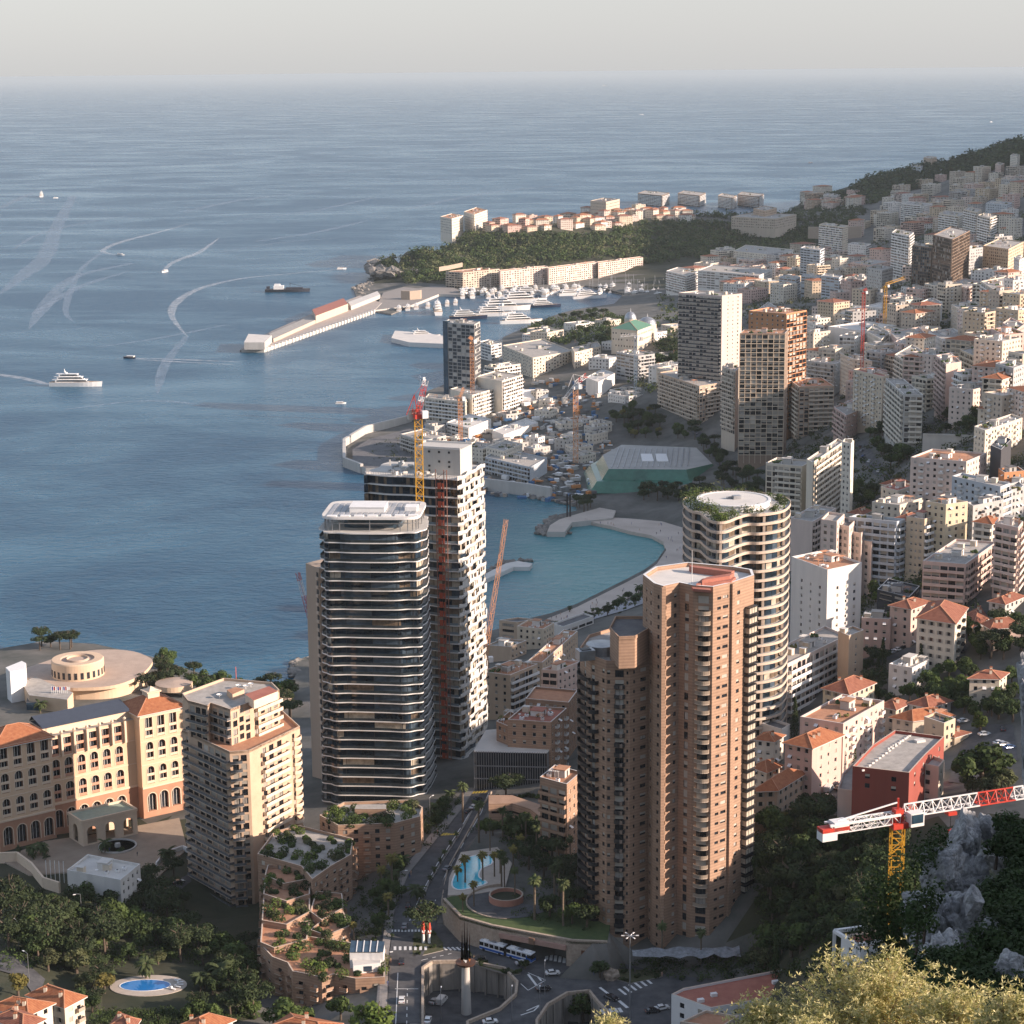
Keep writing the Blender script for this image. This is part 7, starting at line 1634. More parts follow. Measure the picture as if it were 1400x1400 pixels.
fillers([(1150,330),(1180,300),(1230,265),(1300,245),(1400,225),(1400,300),(1300,310),(1200,345)], 60, 2, (4,9), lab_hill, CL, .3, 22, (18,34))
def lab_port(rng, hp, n, px, py): return ('blocks on the flat behind the harbour', 'low tiled house on the flat behind the harbour' if hp else 'low pale block on the flat behind the harbour', 'house' if hp else 'apartment block')
fillers([(920,385),(1000,352),(1120,350),(1180,370),(1120,410),(1060,420),(960,405)], 40, 3, (4,7), lab_port, CL, .2, 22, (20,34))
def lab_mid(rng, hp, n, px, py): return ('villas between the big blocks on the near slope', 'tiled villa between the big blocks on the near slope' if hp else 'small flat-roofed house between the big blocks on the near slope', 'villa' if hp else 'house')
fillers([(1160,700),(1100,740),(1180,860),(1260,880),(1400,860),(1400,660),(1260,640)], 26, 4, (2,5), lab_mid, CL, .6, 18, (9,15))
def lab_sea(rng, hp, n, px, py): return ('site huts on the seafront building ground', 'pale unfinished structure on the seafront building ground', 'site building')
fillers([(640,560),(700,540),(780,560),(830,590),(800,635),(700,640),(600,620),(580,600)], 36, 5, (1,3), lambda r,h,n,a,b: lab_sea(r,h,n,a,b), ['white','ivory','concrete'], 0, 16, (10,20))

def lab_gar(rng, hp, n, px, py): return ('low buildings by the hall gardens', 'low pale building by the gardens of the green-roofed hall', 'building')
fillers([(790,478),(840,470),(900,505),(930,540),(890,560),(820,545),(790,505)], 9, 6, (2,4), lab_gar, ['ivory','white','cream'], 0, 26, (18,34))
fillers([(700,462),(760,450),(850,440),(940,430),(930,470),(850,468),(760,478)], 9, 8, (2,4), lab_gar, ['ivory','white','cream'], 0, 30, (18,34))

def lab_pal(rng, hp, n, px, py): return ('blocks on the saddle between the rock and the headland', 'pale block on the saddle between the rock and the headland', 'apartment block')
fillers([(955,288),(1090,286),(1175,286),(1168,266),(1080,270),(970,276)], 30, 10, (4,7), lab_pal, ['tan','beige','palerose','ivory','rose'], .4, 22, (20,38))
# ---------------------------------------------------------------- old town rock, harbour, seafront
ID = lambda x, y: (x, y)
B(c1,'seaward wing of the columned museum on the cliff edge',(357,196),(412,206),(468,190),6,'ivory','w','w',dist=3190,fh=4,roof='t',name='museum',cat='museum',clutter=.4)
B(c1,'taller landward wing of the columned museum on the cliff',(470,172),(520,186),(582,164),7,'ivory','w','w',dist=3230,fh=4,roof='t',name='museum',cat='museum',clutter=.4)
for i, (La, A_, R_, t) in enumerate([((383,458),(466,464),(640,446),'left end'),((636,452),(645,458),(872,436),'second part'),((868,440),(876,444),(1112,414),'third part'),((1106,412),(1114,418),(1327,392),'right end')]):
    B(c1,'%s of the long harbour building with rows of red-shaded windows' % t, La, A_, R_, 7, 'palerose' if i else 'beige','b' if i == 0 else 'n','w',dist=Z(*c1(*A_), 25).y,roof='t',name='harbour_building',cat='apartment building',minlen=18,maxlen=130,clutter=.4,cw=5,ww=2.6)
def lab_old(rng, hp, n, px, py): return ('houses of the old town on the rock', 'old town house with terracotta roof on the rock' if hp else 'old town house with flat roof on the rock', 'house')
OT = ['ivory','palerose','cream','rose','ochre','ivory','sand','white']
fillers([(632,308),(700,300),(790,294),(880,286),(945,290),(940,304),(880,302),(825,318),(770,314),(700,320),(650,318)], 95, 7, (3,5), lab_old, OT, .8, 14, (12,24))
B(c1,'dark turreted building at the far end of the old town',(1075,120),(1150,126),(1215,112),5,'beige','w','w',dist=3420,fh=5,roof='d',clutter=3)
B(ID,'long palace range with arcades on the rock',(1000,296),(1060,299),(1098,291),4,'beige','w','w',dist=3330,fh=4,roof='g',name='palace',cat='palace',clutter=.3)
B(ID,'round-cornered palace wing with a low tower on the rock',(1030,285),(1046,288),(1062,284),5,'tan','w','w',dist=3390,fh=4,roof='g',name='palace',cat='palace',clutter=.3)
def rampart(pts_, z0, z1, lab, m=None):
    P = [Y(x, y, d) for x, y, d in pts_]; b = MB()
    for a, c in zip(P, P[1:]): b.hexa((a.x,a.y,z0), (c.x-a.x,c.y-a.y,0), (2,6,0), (0,0,z1-z0))
    tag(b.build('rampart', [m or m_stone]), lab, 'rampart')
rampart([(1105,300,3230),(1140,300,3210),(1178,296,3240)], 40, 58, 'high stone rampart of the palace rock at right');
rampart([(600,352,2840),(612,344,2860),(630,340,2900)], 31, 37, 'ruined fort wall on the wooded point'); rampart([(548,392,2740),(560,390,2735),(574,392,2745)], 0, 15, 'low round fort at the foot of the rock')
# casino like green-roofed hall
B(c4,'ornate cream hall with a green copper roof by the harbour',(62,340),(200,352),(282,322),3,'cream','w','w',dist=1960,fh=6,hip=6,tm=mat('copper_roof', (0.10,0.22,0.15), rough=.7),name='hall',cat='hall')
for x, y, r, t in ((885,425,9,'silver dome behind the green-roofed hall'),(862,418,6,'smaller grey dome with twin turrets by the green-roofed hall')):
    p = Y(x, y+8, 2010); b = MB(); b.lathe((p.x,p.y,p.z-22), [(r,0),(r,15),(r*.97,16.5),(r*.8,19),(r*.5,21),(.6,22),(.3,25),(.01,25)], 24, mis=[0,1,1,1,1,1,0]); tag(b.build('domed_pavilion', [wallm('cream'), m_metal]), t, 'pavilion')
# pier
root = thing('long_pier','long concrete breakwater pier with a red-roofed terminal','pier',tuple(Z(400,465,4))); b = MB()
P = ccw([G(x, y, 4) for x, y in [(361,477),(512,424),(522,414),(492,404),(430,427),(371,453),(330,477)]]); b.prism([(p.x,p.y) for p in P], -2, 4, 0, 1); b.build('deck', [m_conc, mat('pier_deck', (0.36,0.31,0.27), rough=.9, scale=.1)], root)
a, c = G(362,481,0), G(512,428,0); 
for k in range(34): q = a.lerp(c, (k+.5)/34); b = MB(); b.box((q.x,q.y-.5,2.4), (3.0,4,5.2), atan2((c-a).y,(c-a).x)); b.build('buttress', [m_frame], root)
for nm, px, z1, mats in (('long_shed',[(374,468),(436,440),(430,434),(368,461)],8,[m_tanslab,m_roofg]),('terminal',[(432,442),(476,425),(470,417),(427,433)],13,[m_tanslab,m_roofr]),('end_house',[(334,478),(362,478),(372,468),(340,466)],12,[m_conc,m_roofw]),('upper_wall',[(480,424),(520,408),(516,403),(476,418)],9,[m_conc,m_roofw])):
    b = MB(); b.prism([(p.x,p.y) for p in ccw([G(x,y,4) for x,y in px])], 3.9, z1, 0, 1); b.build(nm, mats, root)
def deck(nm, lab, cat, px, z, mats, z0=-2):
    P = ccw([G(x, y, z) for x, y in px]); b = MB(); b.prism([(p.x,p.y) for p in P], z0, z, 0, 1); return tag(b.build(nm, mats), lab, cat), P
deck('quay','short white quay reaching into the harbour mouth','quay',[(535,462),(540,452),(580,455),(625,462),(640,472),(608,470),(560,468)],5,[m_frame,m_roofw])
deck('quay','wide pale quay at the root of the long pier','quay',[(512,424),(560,418),(600,402),(640,403),(618,392),(560,390),(524,400)],3.4,[m_conc,m_walk])
deck('jetty','small pale jetty in the bay right of the unfinished tower','jetty',[(664,792),(702,775),(724,775),(728,770),(708,767),(692,770),(664,784)],2.5,[m_frame,m_roofw])
deck('jetty','curved pale jetty closing the beach bay','jetty',[(748,727),(772,727),(782,714),(838,708),(842,698),(820,694),(788,703),(765,710),(752,718)],3.5,[m_conc,mat('jetty_top',(0.46,0.40,0.34),rough=.9,scale=.1)])
def seawall(px, z, lab, th=2.5, m=None, z0=-2):
    P = [Z(x, y, 0) for x, y in px]; b = MB()
    for a, c in zip(P, P[1:]): u = (c-a).normalized(); n_ = V((-u.y,u.x,0)); b.hexa((a.x,a.y,z0), (c-a), n_*th, (0,0,z-z0), 0)
    tag(b.build('seawall', [m or m_conc]), lab, 'seawall')
seawall([(497,647),(473,638),(473,612),(502,594),(563,579),(579,556)], 7.5, 'curved sea wall of the new land at the point'); seawall([(560,658),(600,663),(663,671),(720,678),(752,684)], 9, 'straight concrete sea wall below the building ground')
deck('terrace','planted dark terrace inside the curved sea wall','terrace',[(500,640),(482,633),(482,614),(505,600),(560,586),(600,600),(600,640)],5.5,[m_conc,m_roofd])
# beach
P = ccw([Z(x, y, 2.2) for x, y in bp]); b = MB(); b.poly([(p.x,p.y,2.3) for p in P]); 
for p, q in zip(P, P[1:]+P[:1]): b.q((p.x,p.y,-1),(q.x,q.y,-1),(q.x,q.y,2.3),(p.x,p.y,2.3), 0)
struct(b.build('beach', [mat('sand', (0.42,0.35,0.29), rough=1, scale=.05, col2=(0.56,0.48,0.41))]))
# road beside the beach and boulevards
strip([(700,866),(760,852),(850,826),(900,806)], [(712,874),(768,859),(858,834),(905,814)], None, .4, 'promenade', mat('promenade_paving', (0.34,0.34,0.36), rough=.9, scale=.1))
strip([(944,590),(962,606),(980,636),(990,668),(1004,700)], [(954,586),(972,602),(990,632),(1000,664),(1018,698)], None, .6)
strip([(1166,606),(1176,628),(1198,652),(1216,668)], [(1184,603),(1196,624),(1214,646),(1232,660)], None, .6)
strip([(1060,1130),(1090,1104),(1135,1078),(1160,1062)], [(1100,1132),(1122,1106),(1155,1084),(1176,1068)], None, .35)
strip([(1296,1070),(1306,1040),(1318,1010),(1340,990)], [(1316,1072),(1340,1046),(1392,1040),(1385,992)], None, .3)
strip([(1180,902),(1225,890),(1262,884)], [(1190,912),(1232,898),(1262,896)], None, .3); strip([(1276,915),(1296,880),(1312,860),(1330,846)], [(1312,925),(1322,890),(1334,868),(1345,850)], None, .3)
strip([(0,1306),(30,1312),(62,1340)], [(0,1328),(28,1336),(50,1366)], None, .3); strip([(100,1290),(150,1262),(215,1222),(258,1196)], [(125,1296),(170,1270),(235,1228),(262,1206)], None, .3)
# forum
root = thing('congress_hall','low faceted green glass hall with a pale slatted roof beside the bay','congress hall',tuple(Z(890,650,8)))
P = ccw([G(x, y, 20) for x, y in [(824,622),(850,608),(952,612),(974,634),(938,642),(832,641)]]); mgg = mat('green_glass', (0.05,0.16,0.11), rough=.25, var=.35, scale=.06, spec=.6)
for (d0, z0_, d1, z1_) in ((0,20,5,13),(9,12.5,15,5)):
    a = expand(P, d0); c = expand(P, d1); b = MB()
    for i in range(len(a)): j = (i+1) % len(a); b.q((c[i].x,c[i].y,z1_),(c[j].x,c[j].y,z1_),(a[j].x,a[j].y,z0_),(a[i].x,a[i].y,z0_))
    if d0: e = expand(P, 3); [b.q((a[i].x,a[i].y,12.5),(a[(i+1)%6].x,a[(i+1)%6].y,12.5),(e[(i+1)%6].x,e[(i+1)%6].y,13.2),(e[i].x,e[i].y,13.2)) for i in range(6)]
    b.build('glass_side', [mgg], root)
b = MB(); b.poly([(p.x,p.y,20) for p in P]); b.build('roof', [mat('slat_roof', (0.36,0.35,0.32), rough=.7, scale=.1, var=.15)], root)
for x0 in (878, 898): b = MB(); Q = ccw([G(x, y, 20) for x, y in [(x0,632),(x0+16,632),(x0+13,622),(x0-2,622)]]); b.prism([(p.x,p.y) for p in Q], 20, 21, 0, 0); b.build('skylight', [m_white], root)
for k in range(14):
    b = MB(); a_ = G(836+k*8, 640-k*.2, 20); c_ = G(846+k*7.4, 613, 20); b.bar((a_.x,a_.y,20.3),(c_.x,c_.y,20.3),.5); b.build('roof_rib', [m_metal], root)
# rocks
def rocks(name, lab, pts_, n, r, rng=random.Random(3), z=0.3):
    b = MB(); P = [Z(x, y, 0) for x, y in pts_]
    for k in range(n):
        i = rng.randrange(len(P)-1); p = P[i].lerp(P[i+1], rng.random()); s_ = r*rng.uniform(.5,1.5); b.blob((p.x+rng.uniform(-2,2)*r, p.y+rng.uniform(-2,2)*r, z+rng.uniform(0,1)*r*.4), (s_,s_*rng.uniform(.7,1.2),s_*.7), seed=rng.random()*50, amp=.9)
    o = b.build(name, [m_shore]); o['kind'] = 'stuff'; o['label'] = lab
rocks('riprap', 'dark boulders round the tip of the curved jetty', [(745,732),(737,727),(748,715),(765,706),(745,731),(778,730)], 120, 1.8); rocks('riprap', 'boulders under the straight sea wall', [(720,678),(754,685),(786,690),(800,694)], 90, 1.8)
rocks('riprap', 'boulders on the shore below the slab building', [(404,930),(403,908),(418,903)], 60, 1.6); rocks('riprap', 'boulders round the small jetty', [(664,784),(692,770),(724,767)], 50, 1.4); rocks('riprap', 'boulders at the foot of the rock headland', [(484,398),(512,384),(516,372),(490,410)], 90, 3.5)
rocks('riprap', 'grey cliff rocks at the seaward end of the headland', [(517,372),(519,384),(534,388),(552,386)], 60, 8, random.Random(8), 14)
for k, x in enumerate((775.5, 779.5)):
    p = Z(x, 706, 3.5); b = MB(); b.box((p.x,p.y,11),(1.1,1.1,16)); tag(b.build('black_pylon', [m_darkfr]), ('left' if k == 0 else 'right')+' one of the two black pylons on the curved jetty', 'pylon')
# ---- boats
def hullmesh(L, W, H, m=None):
    b = MB(); n = 12
    rows = []
    for i in range(n+1):
        t = i/n; x = -L/2+L*t; w = W/2*(1 if t < .55 else max(0.02, 1-((t-.55)/.45)**2.2)); sh = H*(1+.35*max(0, t-.4)); rows.append([(x,-w*.75,-.6),(x+ (L*.02 if t==1 else 0),-w,sh),(x,w,sh),(x,w*.75,-.6)])
    for a, c in zip(rows, rows[1:]):
        for j in (0,1,2): b.q(a[j], c[j], c[j+1], a[j+1], 1 if j == 1 else 0)
    b.poly(rows[0][::-1]); b.poly(rows[-1]); return b
def yacht_meshes(L, W, H, decks, hm, tall=True):
    parts = [('hull', hullmesh(L, W, H).mesh('hull', [hm, mat('teak', (0.36,0.24,0.14), rough=.7)]))]
    z = H; x0, x1 = -L*.38, L*.26
    for k in range(decks):
        h = H*.62; w = W*(.86-.11*k); b = MB(); sl = L*.05
        i = len(b.v); b.v += [(x0,-w/2,z),(x1,-w/2*.6,z),(x1,w/2*.6,z),(x0,w/2,z),(x0,-w/2,z+h),(x1-sl,-w/2*.55,z+h),(x1-sl,w/2*.55,z+h),(x0,w/2,z+h)]
        for f in ((4,5,6,7),(0,1,5,4),(1,2,6,5),(2,3,7,6),(3,0,4,7)): b.f.append(tuple(i+j for j in f)); b.m.append(0)
        b.box(((x0+x1)/2-L*.05,0,z+h+.1),((x1-x0)*1.04,w*1.02,.22)); parts.append(('deck_house', b.mesh('deck_house', [m_white])))
        g = MB()
        for s_ in (-1,1): a = V((x0+L*.03,s_*(w/2+.03),z+h*.32)); c = V((x1-sl*.6,s_*(w/2*.6+.12),z+h*.32)); g.q(a, c, c+V((-sl*.3,0,h*.4)), a+V((0,0,h*.4)))
        g.q((x1-sl*.2,-w*.27,z+h*.3),(x1-sl*.2,w*.27,z+h*.3),(x1-sl*.65,w*.27,z+h*.75),(x1-sl*.65,-w*.27,z+h*.75)); parts.append(('window_band', g.mesh('window_band', [m_glass])))
        z += h+.15; x0 += L*.035; x1 -= L*.085
    if tall:
        b = MB(); b.tube([(x0+L*.08,0,z),(x0+L*.06,0,z+H*1.1)], [W*.06,W*.03], 6); b.box((x0+L*.07,0,z+H*.5),(W*.1,W*.5,.2)); b.lathe((x0+L*.1,W*.12,z), [(W*.09,0),(W*.1,W*.08),(.01,W*.17)], 8); b.lathe((x0+L*.1,-W*.12,z), [(W*.09,0),(W*.1,W*.08),(.01,W*.17)], 8); parts.append(('radar_mast', b.mesh('radar_mast', [m_white])))
    return parts
m_navy = mat('navy_hull', (0.02,0.03,0.06), rough=.3); m_bargeh = mat('barge_hull', (0.03,0.035,0.05), rough=.7)
YM = {'big': yacht_meshes(52,9.5,4.2,3,m_white), 'bigdark': yacht_meshes(52,9.5,4.2,3,m_navy), 'mid': yacht_meshes(26,6,2.8,2,m_white), 'small': yacht_meshes(12,3.6,1.5,1,m_white,False), 'rib': yacht_meshes(9,3,1.1,1,m_navy,False)}
sb = hullmesh(15,4,1.5); ms = MB(); ms.tube([(1,0,1.4),(1,0,20)], .16, 5); ms.tube([(1,0,3),(-6,0,3)], .14, 5); ms.tube([(1,0,19.5),(7.5,0,1.8)], .05, 3); ms.tube([(1,0,19.5),(-7.2,0,1.6)], .05, 3)
cb = MB(); cb.box((-.5,0,1.9),(6,2.4,.8)); YM['sail'] = [('hull', sb.mesh('hull', [m_white, MATS['teak']])), ('cabin', cb.mesh('cabin', [m_white])), ('mast', ms.mesh('mast', [m_metal]))]
def boat(kind, px, py, rz, label, s=1.0, group=None, name=None, cat=None, p=None):
    p = p or Z(px, py, 0); nm = name or {'big':'motor_yacht','bigdark':'motor_yacht','mid':'motor_yacht','small':'motor_boat','rib':'motor_boat','sail':'sailing_boat'}[kind]
    r = bpy.data.objects.new(nm, None); C.objects.link(r); r.location = (p.x,p.y,0); r.rotation_euler.z = RAD(rz); r.scale = (s,)*3; r['label'] = label; r['category'] = cat or ('yacht' if 'yacht' in nm else ('sailing boat' if kind == 'sail' else 'boat'))
    if group: r['group'] = group
    for n_, me in YM[kind]: o = bpy.data.objects.new(n_, me); C.objects.link(o); o.parent = r
    return r
boat('big', 104, 528, -6, 'large white yacht sailing right in the open sea at lower left'); boat('big', 57, 269, 100, 'white yacht far out at the upper left')
for k, (x, y, rz, s, t) in enumerate([(165,349,-20,1.2,'speedboat at the end of the bent wake, upper left'),(225,372,-110,1.3,'speedboat heading toward the viewer at left centre'),(467,368,8,1.2,'speedboat leading the long curved wake'),(177,490,170,1.5,'dark speedboat drawing a straight wake to the left'),(76,271,20,1.0,'tiny boat beside the far yacht'),(24,0,0,1,'')]):
    if t: boat('rib' if k == 3 else 'small', x, y, rz, t, s)
boat('sail', 1355, 167, 40, 'white boat far out at the upper right', 1.6, name='sailing_boat'); boat('small', 877, 157, 0, 'tiny dark boat on the pale far water', 2.2); boat('rib', 1108, 223, 0, 'tiny dot of a boat above the palace', 1.6); boat('small', 466, 552, 0, 'tiny boat off the unfinished terraces', .8)
boat('bigdark', 827, 118, 5, 'cargo ship on the horizon', 2.2, name='cargo_ship', cat='ship')
p = Z(393, 399, 0); root = thing('barge', 'dark work barge with a white deckhouse off the long pier', 'barge', (p.x,p.y,0)); b = hullmesh(62,13,4); b.v = [(x+p.x,y+p.y,z) for x,y,z in b.v]; b.build('hull', [m_bargeh, m_roofd], root)
b = MB(); b.box((p.x-12,p.y,6.5),(14,9,5)); b.box((p.x-14,p.y,10),(8,7,2.4)); b.build('deckhouse', [m_white], root); b = MB(); b.box((p.x+10,p.y,5.2),(24,9,2)); b.box((p.x-27,p.y,6),(4,8,4)); b.tube([(p.x+4,p.y,5),(p.x+4,p.y,13)],.3,5); b.bar((p.x+4,p.y,12),(p.x+20,p.y,8),.4); b.build('deck_gear', [m_bargeh], root)
rp = random.Random(17)
for k, (x, y, rz, kd, s, t) in enumerate([(598,428,95,'big',1.15,'big white yacht seen stern-on beside the pale quay'),(580,462,8,'big',.7,'white yacht moored at the short white quay'),(640,436,4,'bigdark',.9,'dark-hulled yacht at the harbour mouth'),(690,424,6,'big',1.25,'largest white yacht in the middle of the harbour'),(676,432,6,'big',1.0,'white yacht just in front of the largest one'),(715,414,8,'big',1.2,'white yacht behind the largest one, to the right'),(712,442,10,'big',1.0,'white yacht by the trees at the inner shore'),(745,420,8,'bigdark',.8,'dark yacht right of the largest white ones'),(725,404,5,'big',.9,'white yacht in the second row of the harbour'),(806,408,12,'big',.9,'white yacht before the right-hand quay'),(780,404,14,'mid',1.3,'smaller yacht left of the right-hand quay')]):
    boat(kd, x, y, rz, t, s)
for k in range(84):
    x = rp.uniform(630, 850); y = 404-(x-630)*.035+rp.uniform(-5, 5); boat(rp.choice(['mid','mid','small','sail']), x, y, rp.choice([80, 100, 95, 260]), 'moored boat in the crowded rows before the long harbour building', rp.uniform(.9,1.3), 'boats moored before the long harbour building')
for k in range(40):
    x = rp.uniform(855, 905); y = 398+rp.uniform(-8, 10); boat(rp.choice(['small','sail','mid']), x, y, rp.uniform(60,120), 'small boat in the inner harbour corner', rp.uniform(.9,1.2), 'boats in the inner harbour corner')
for k in range(7): boat('mid', 545+k*13+rp.uniform(-2,2), 425-k*1.5, 90, 'motor boat along the pale quay at the root of the pier', 1.0, 'boats along the pale quay')
# wakes
mw = bpy.data.materials.new('wake_foam'); mw.use_nodes = True; n_w = mw.node_tree.nodes; l_w = mw.node_tree.links; bb = n_w['Principled BSDF']; bb.inputs['Base Color'].default_value = (.55,.6,.64,1); bb.inputs['Roughness'].default_value = .8
nzw = n_w.new('ShaderNodeTexNoise'); nzw.inputs['Scale'].default_value = .12; nzw.inputs['Detail'].default_value = 8; tcw = n_w.new('ShaderNodeNewGeometry'); l_w.new(tcw.outputs['Position'], nzw.inputs['Vector']); mrw = n_w.new('ShaderNodeMapRange'); mrw.inputs['From Min'].default_value = .25; mrw.inputs['From Max'].default_value = .7; mrw.inputs['To Max'].default_value = .60
l_w.new(nzw.outputs['Fac'], mrw.inputs[0]); l_w.new(mrw.outputs[0], bb.inputs['Alpha'])
mw2 = mw.copy(); mw2.name = 'old_wake_slick'; mw2.node_tree.nodes['Principled BSDF'].inputs['Base Color'].default_value = (.27,.36,.45,1); [setattr(x.inputs['To Max'], 'default_value', .62) for x in mw2.node_tree.nodes if x.type == 'MAP_RANGE']
def wake(px, w0, w1, lab, m=None, zz=.06):
    P = [Z(x, y, 0) for x, y in px]; Q = []
    for i in range(len(P)-1):
        p0, p1, p2, p3 = P[max(i-1,0)], P[i], P[i+1], P[min(i+2,len(P)-1)]
        for k in range(8): t = k/8; Q.append(.5*((2*p1)+(p2-p0)*t+(2*p0-5*p1+4*p2-p3)*t*t+(3*p1-p0-3*p2+p3)*t**3))
    Q.append(P[-1]); b = MB(); n = len(Q); prev = None
    for i, q in enumerate(Q):
        d = (Q[min(i+1,n-1)]-Q[max(i-1,0)]).normalized(); s_ = V((-d.y,d.x,0)); w = w0+(w1-w0)*i/n; w *= (1+.25*noise.noise(q*.02))*min(1, (n-1-i)/(n*.35)+.04); cur = (q-s_*w, q+s_*w)
        if prev: b.q(*[(v.x,v.y,zz) for v in (prev[0], prev[1], cur[1], cur[0])])
        prev = cur
    o = b.build('wake', [m or mw]); o['kind'] = 'stuff'; o['label'] = lab
wake([(165,348),(150,347),(141,342),(165,331),(215,318),(262,305)], 2.5, 9, 'bent pale wake at upper left'); wake([(224,371),(232,362),(245,355),(272,345),(300,325)], 2.5, 9, 'short wake of the boat at left centre')
wake([(467,368),(400,374),(330,381),(275,394),(243,412),(235,432),(256,460)], 2, 9, 'long curved wake off the pier'); wake([(177,490),(230,491),(330,495)], 1.5, 5, 'straight thin wake at left'); wake([(178,491),(230,494),(325,499)], 1, 4, 'second line of the thin wake', None, .09); wake([(67,526),(30,517),(-20,510)], 3, 8, 'wake behind the large yacht')
for k, (px, w) in enumerate([([(100,268),(78,310),(62,350),(30,378),(0,402)], 26),([(180,360),(100,380),(60,420),(40,450)], 16),([(250,290),(340,272),(450,262)], 18),([(330,300),(430,288),(520,268)], 14),([(355,152),(420,150),(500,155),(560,150)], 90),([(0,126),(120,122),(330,112)], 60),([(45,430),(110,392),(180,370)], 12),([(350,330),(430,318),(510,300)], 14),([(0,285),(30,270),(50,262)],18),([(560,285),(680,262),(800,252)], 18),([(140,345),(110,370),(90,420),(100,440)],8),([(255,460),(225,500),(215,540)],9),([(20,340),(60,318),(140,300),(210,290)],9),([(130,475),(220,462),(330,440)],7),([(300,345),(400,330),(500,325)],7),([(420,240),(560,228),(760,225),(980,210)],22),([(90,560),(200,548),(300,556)],6),([(600,200),(800,190),(1100,180)],35),([(0,215),(120,205),(300,210),(420,200)],26)]): wake(px, w*.4, w*.75, 'faint pale streak of an old wake on the sea', mw2, .03+.004*k)
# people on the beach
def person_mesh(k):
    me = bpy.data.meshes.new('person'); J = [(0,0,.95),(0,0,1.2),(0,0,1.45),(0,0,1.55),(0,0,1.72),(.12,0,.9),(.13,.05,.5),(.14,0,.05),(.14,.12,.03),(-.12,0,.9),(-.13,-.02,.5),(-.14,-.08,.05),(-.14,.05,.03),(.2,0,1.42),(.27,.02,1.15),(.28,.12,.92),(-.2,0,1.42),(-.27,.02,1.15),(-.28,.1,.92)]
    E = [(0,1),(1,2),(2,3),(3,4),(0,5),(5,6),(6,7),(7,8),(0,9),(9,10),(10,11),(11,12),(2,13),(13,14),(14,15),(2,16),(16,17),(17,18)]; Rr = [.15,.13,.15,.055,.105,.09,.065,.045,.04,.09,.065,.045,.04,.06,.045,.035,.06,.045,.035]
    me.from_pydata(J, E, []); o = bpy.data.objects.new('person', me); C.objects.link(o); md = o.modifiers.new('s','SKIN'); [setattr(sv,'radius',(r,r)) for sv, r in zip(me.skin_vertices[0].data, Rr)]; me.skin_vertices[0].data[0].use_root = True
    o.modifiers.new('u','SUBSURF').levels = 1; dg = bpy.context.evaluated_depsgraph_get(); m2 = bpy.data.meshes.new_from_object(o.evaluated_get(dg)); bpy.data.objects.remove(o); m2.materials.clear(); m2.materials.append(mat('swimmer_%d' % k, [(.12,.10,.10),(.45,.28,.2),(.08,.10,.2)][k], rough=.8)); return m2
pm = [person_mesh(k) for k in range(3)]
for k in range(44):
    t = rp.random(); i = int(t*11); a = Z(*bp[i], 2.3); c = Z(*bp[i+1], 2.3); d = Z(*bp[len(bp)-1-i], 2.3); q = a.lerp(c, rp.random()).lerp(d, rp.uniform(.15,.8)); o = bpy.data.objects.new('person', pm[k % 3]); C.objects.link(o); o.location = (q.x,q.y,2.32); o.rotation_euler.z = rp.uniform(0,6); tag(o, 'person standing on the grey sand of the beach', 'person', 'people on the beach')
for k, (x, y) in enumerate([(533,1330),(534,1318),(530,1350),(547,1238),(562,1198),(560,1203),(590,1152),(598,1142),(612,1122),(700,1338),(740,1352),(812,1334),(868,1332),(905,1336),(150,1166),(188,1172)]):
    p = march(x, y); o = bpy.data.objects.new('person', pm[k % 3]); C.objects.link(o); o.location = (p.x,p.y,p.z+(.45 if x < 620 else .1)); o.rotation_euler.z = rp.uniform(0,6); tag(o, 'person walking on the pavement by the avenue', 'person', 'people on the pavements')
# site clutter
rs = random.Random(9); cols = [m_white, m_metal, m_conc, mat('container_blue',(.05,.14,.28),rough=.6), mat('container_orange',(.5,.2,.06),rough=.6), m_roofd, m_stone]
b = MB()
for k in range(1150):
    x, y = rs.uniform(560, 840), rs.uniform(530, 680)
    if not inpoly(x, y, [V((a,c,0)) for a,c in [(560,600),(590,560),(720,530),(800,540),(840,590),(830,655),(800,680),(700,670),(600,655)]]): continue
    p = Z(x, y, 6); s_ = rs.uniform(1.5,7); b.box((p.x,p.y,T(p.x,p.y)+rs.uniform(.3,2.2)), (s_, rs.uniform(1.2,4), rs.uniform(.6,3.5)), rs.uniform(0,3), rs.randrange(7))
o = b.build('building_materials', cols); o['kind'] = 'stuff'; o['label'] = 'jumble of containers and materials on the seafront building ground'
# ---------------------------------------------------------------- trees
rt = random.Random(77)
def zone(poly, n, keys, lab, grp, s=(.8,1.2), gap=3.5, cat='tree'):
    ZP = [V((a, b, 0)) for a, b in poly]; xs = [p[0] for p in poly]; ys = [p[1] for p in poly]; out = []; t = 0
    while len(out) < n and t < n*25:
        t += 1; px, py = rt.uniform(min(xs), max(xs)), rt.uniform(min(ys), max(ys))
        if not inpoly(px, py, ZP): continue
        p = march(px, py)
        if p.z < 1.8 or any((p-q).length < gap for q in out) or not clear(p.x, p.y, .5): continue
        out.append(p); k = rt.choice(keys); sc_ = rt.uniform(*s)
        kind = {'pu':'umbrella pine','pu2':'umbrella pine','cy':'dark cypress','pt':'tall palm','pf':'feathery palm','ps':'short palm','by':'yellowing tree','bm':'olive-green tree','bd1':'dark leafy tree','bd2':'green leafy tree','bb':'bright green tree','sh':'green shrub','sh2':'dark shrub'}[k]
        plant(k, (p.x,p.y,p.z-.2), sc_, kind+' '+lab, 'shrub' if k in ('sh','sh2') else 'tree', group=grp, rng=rt)
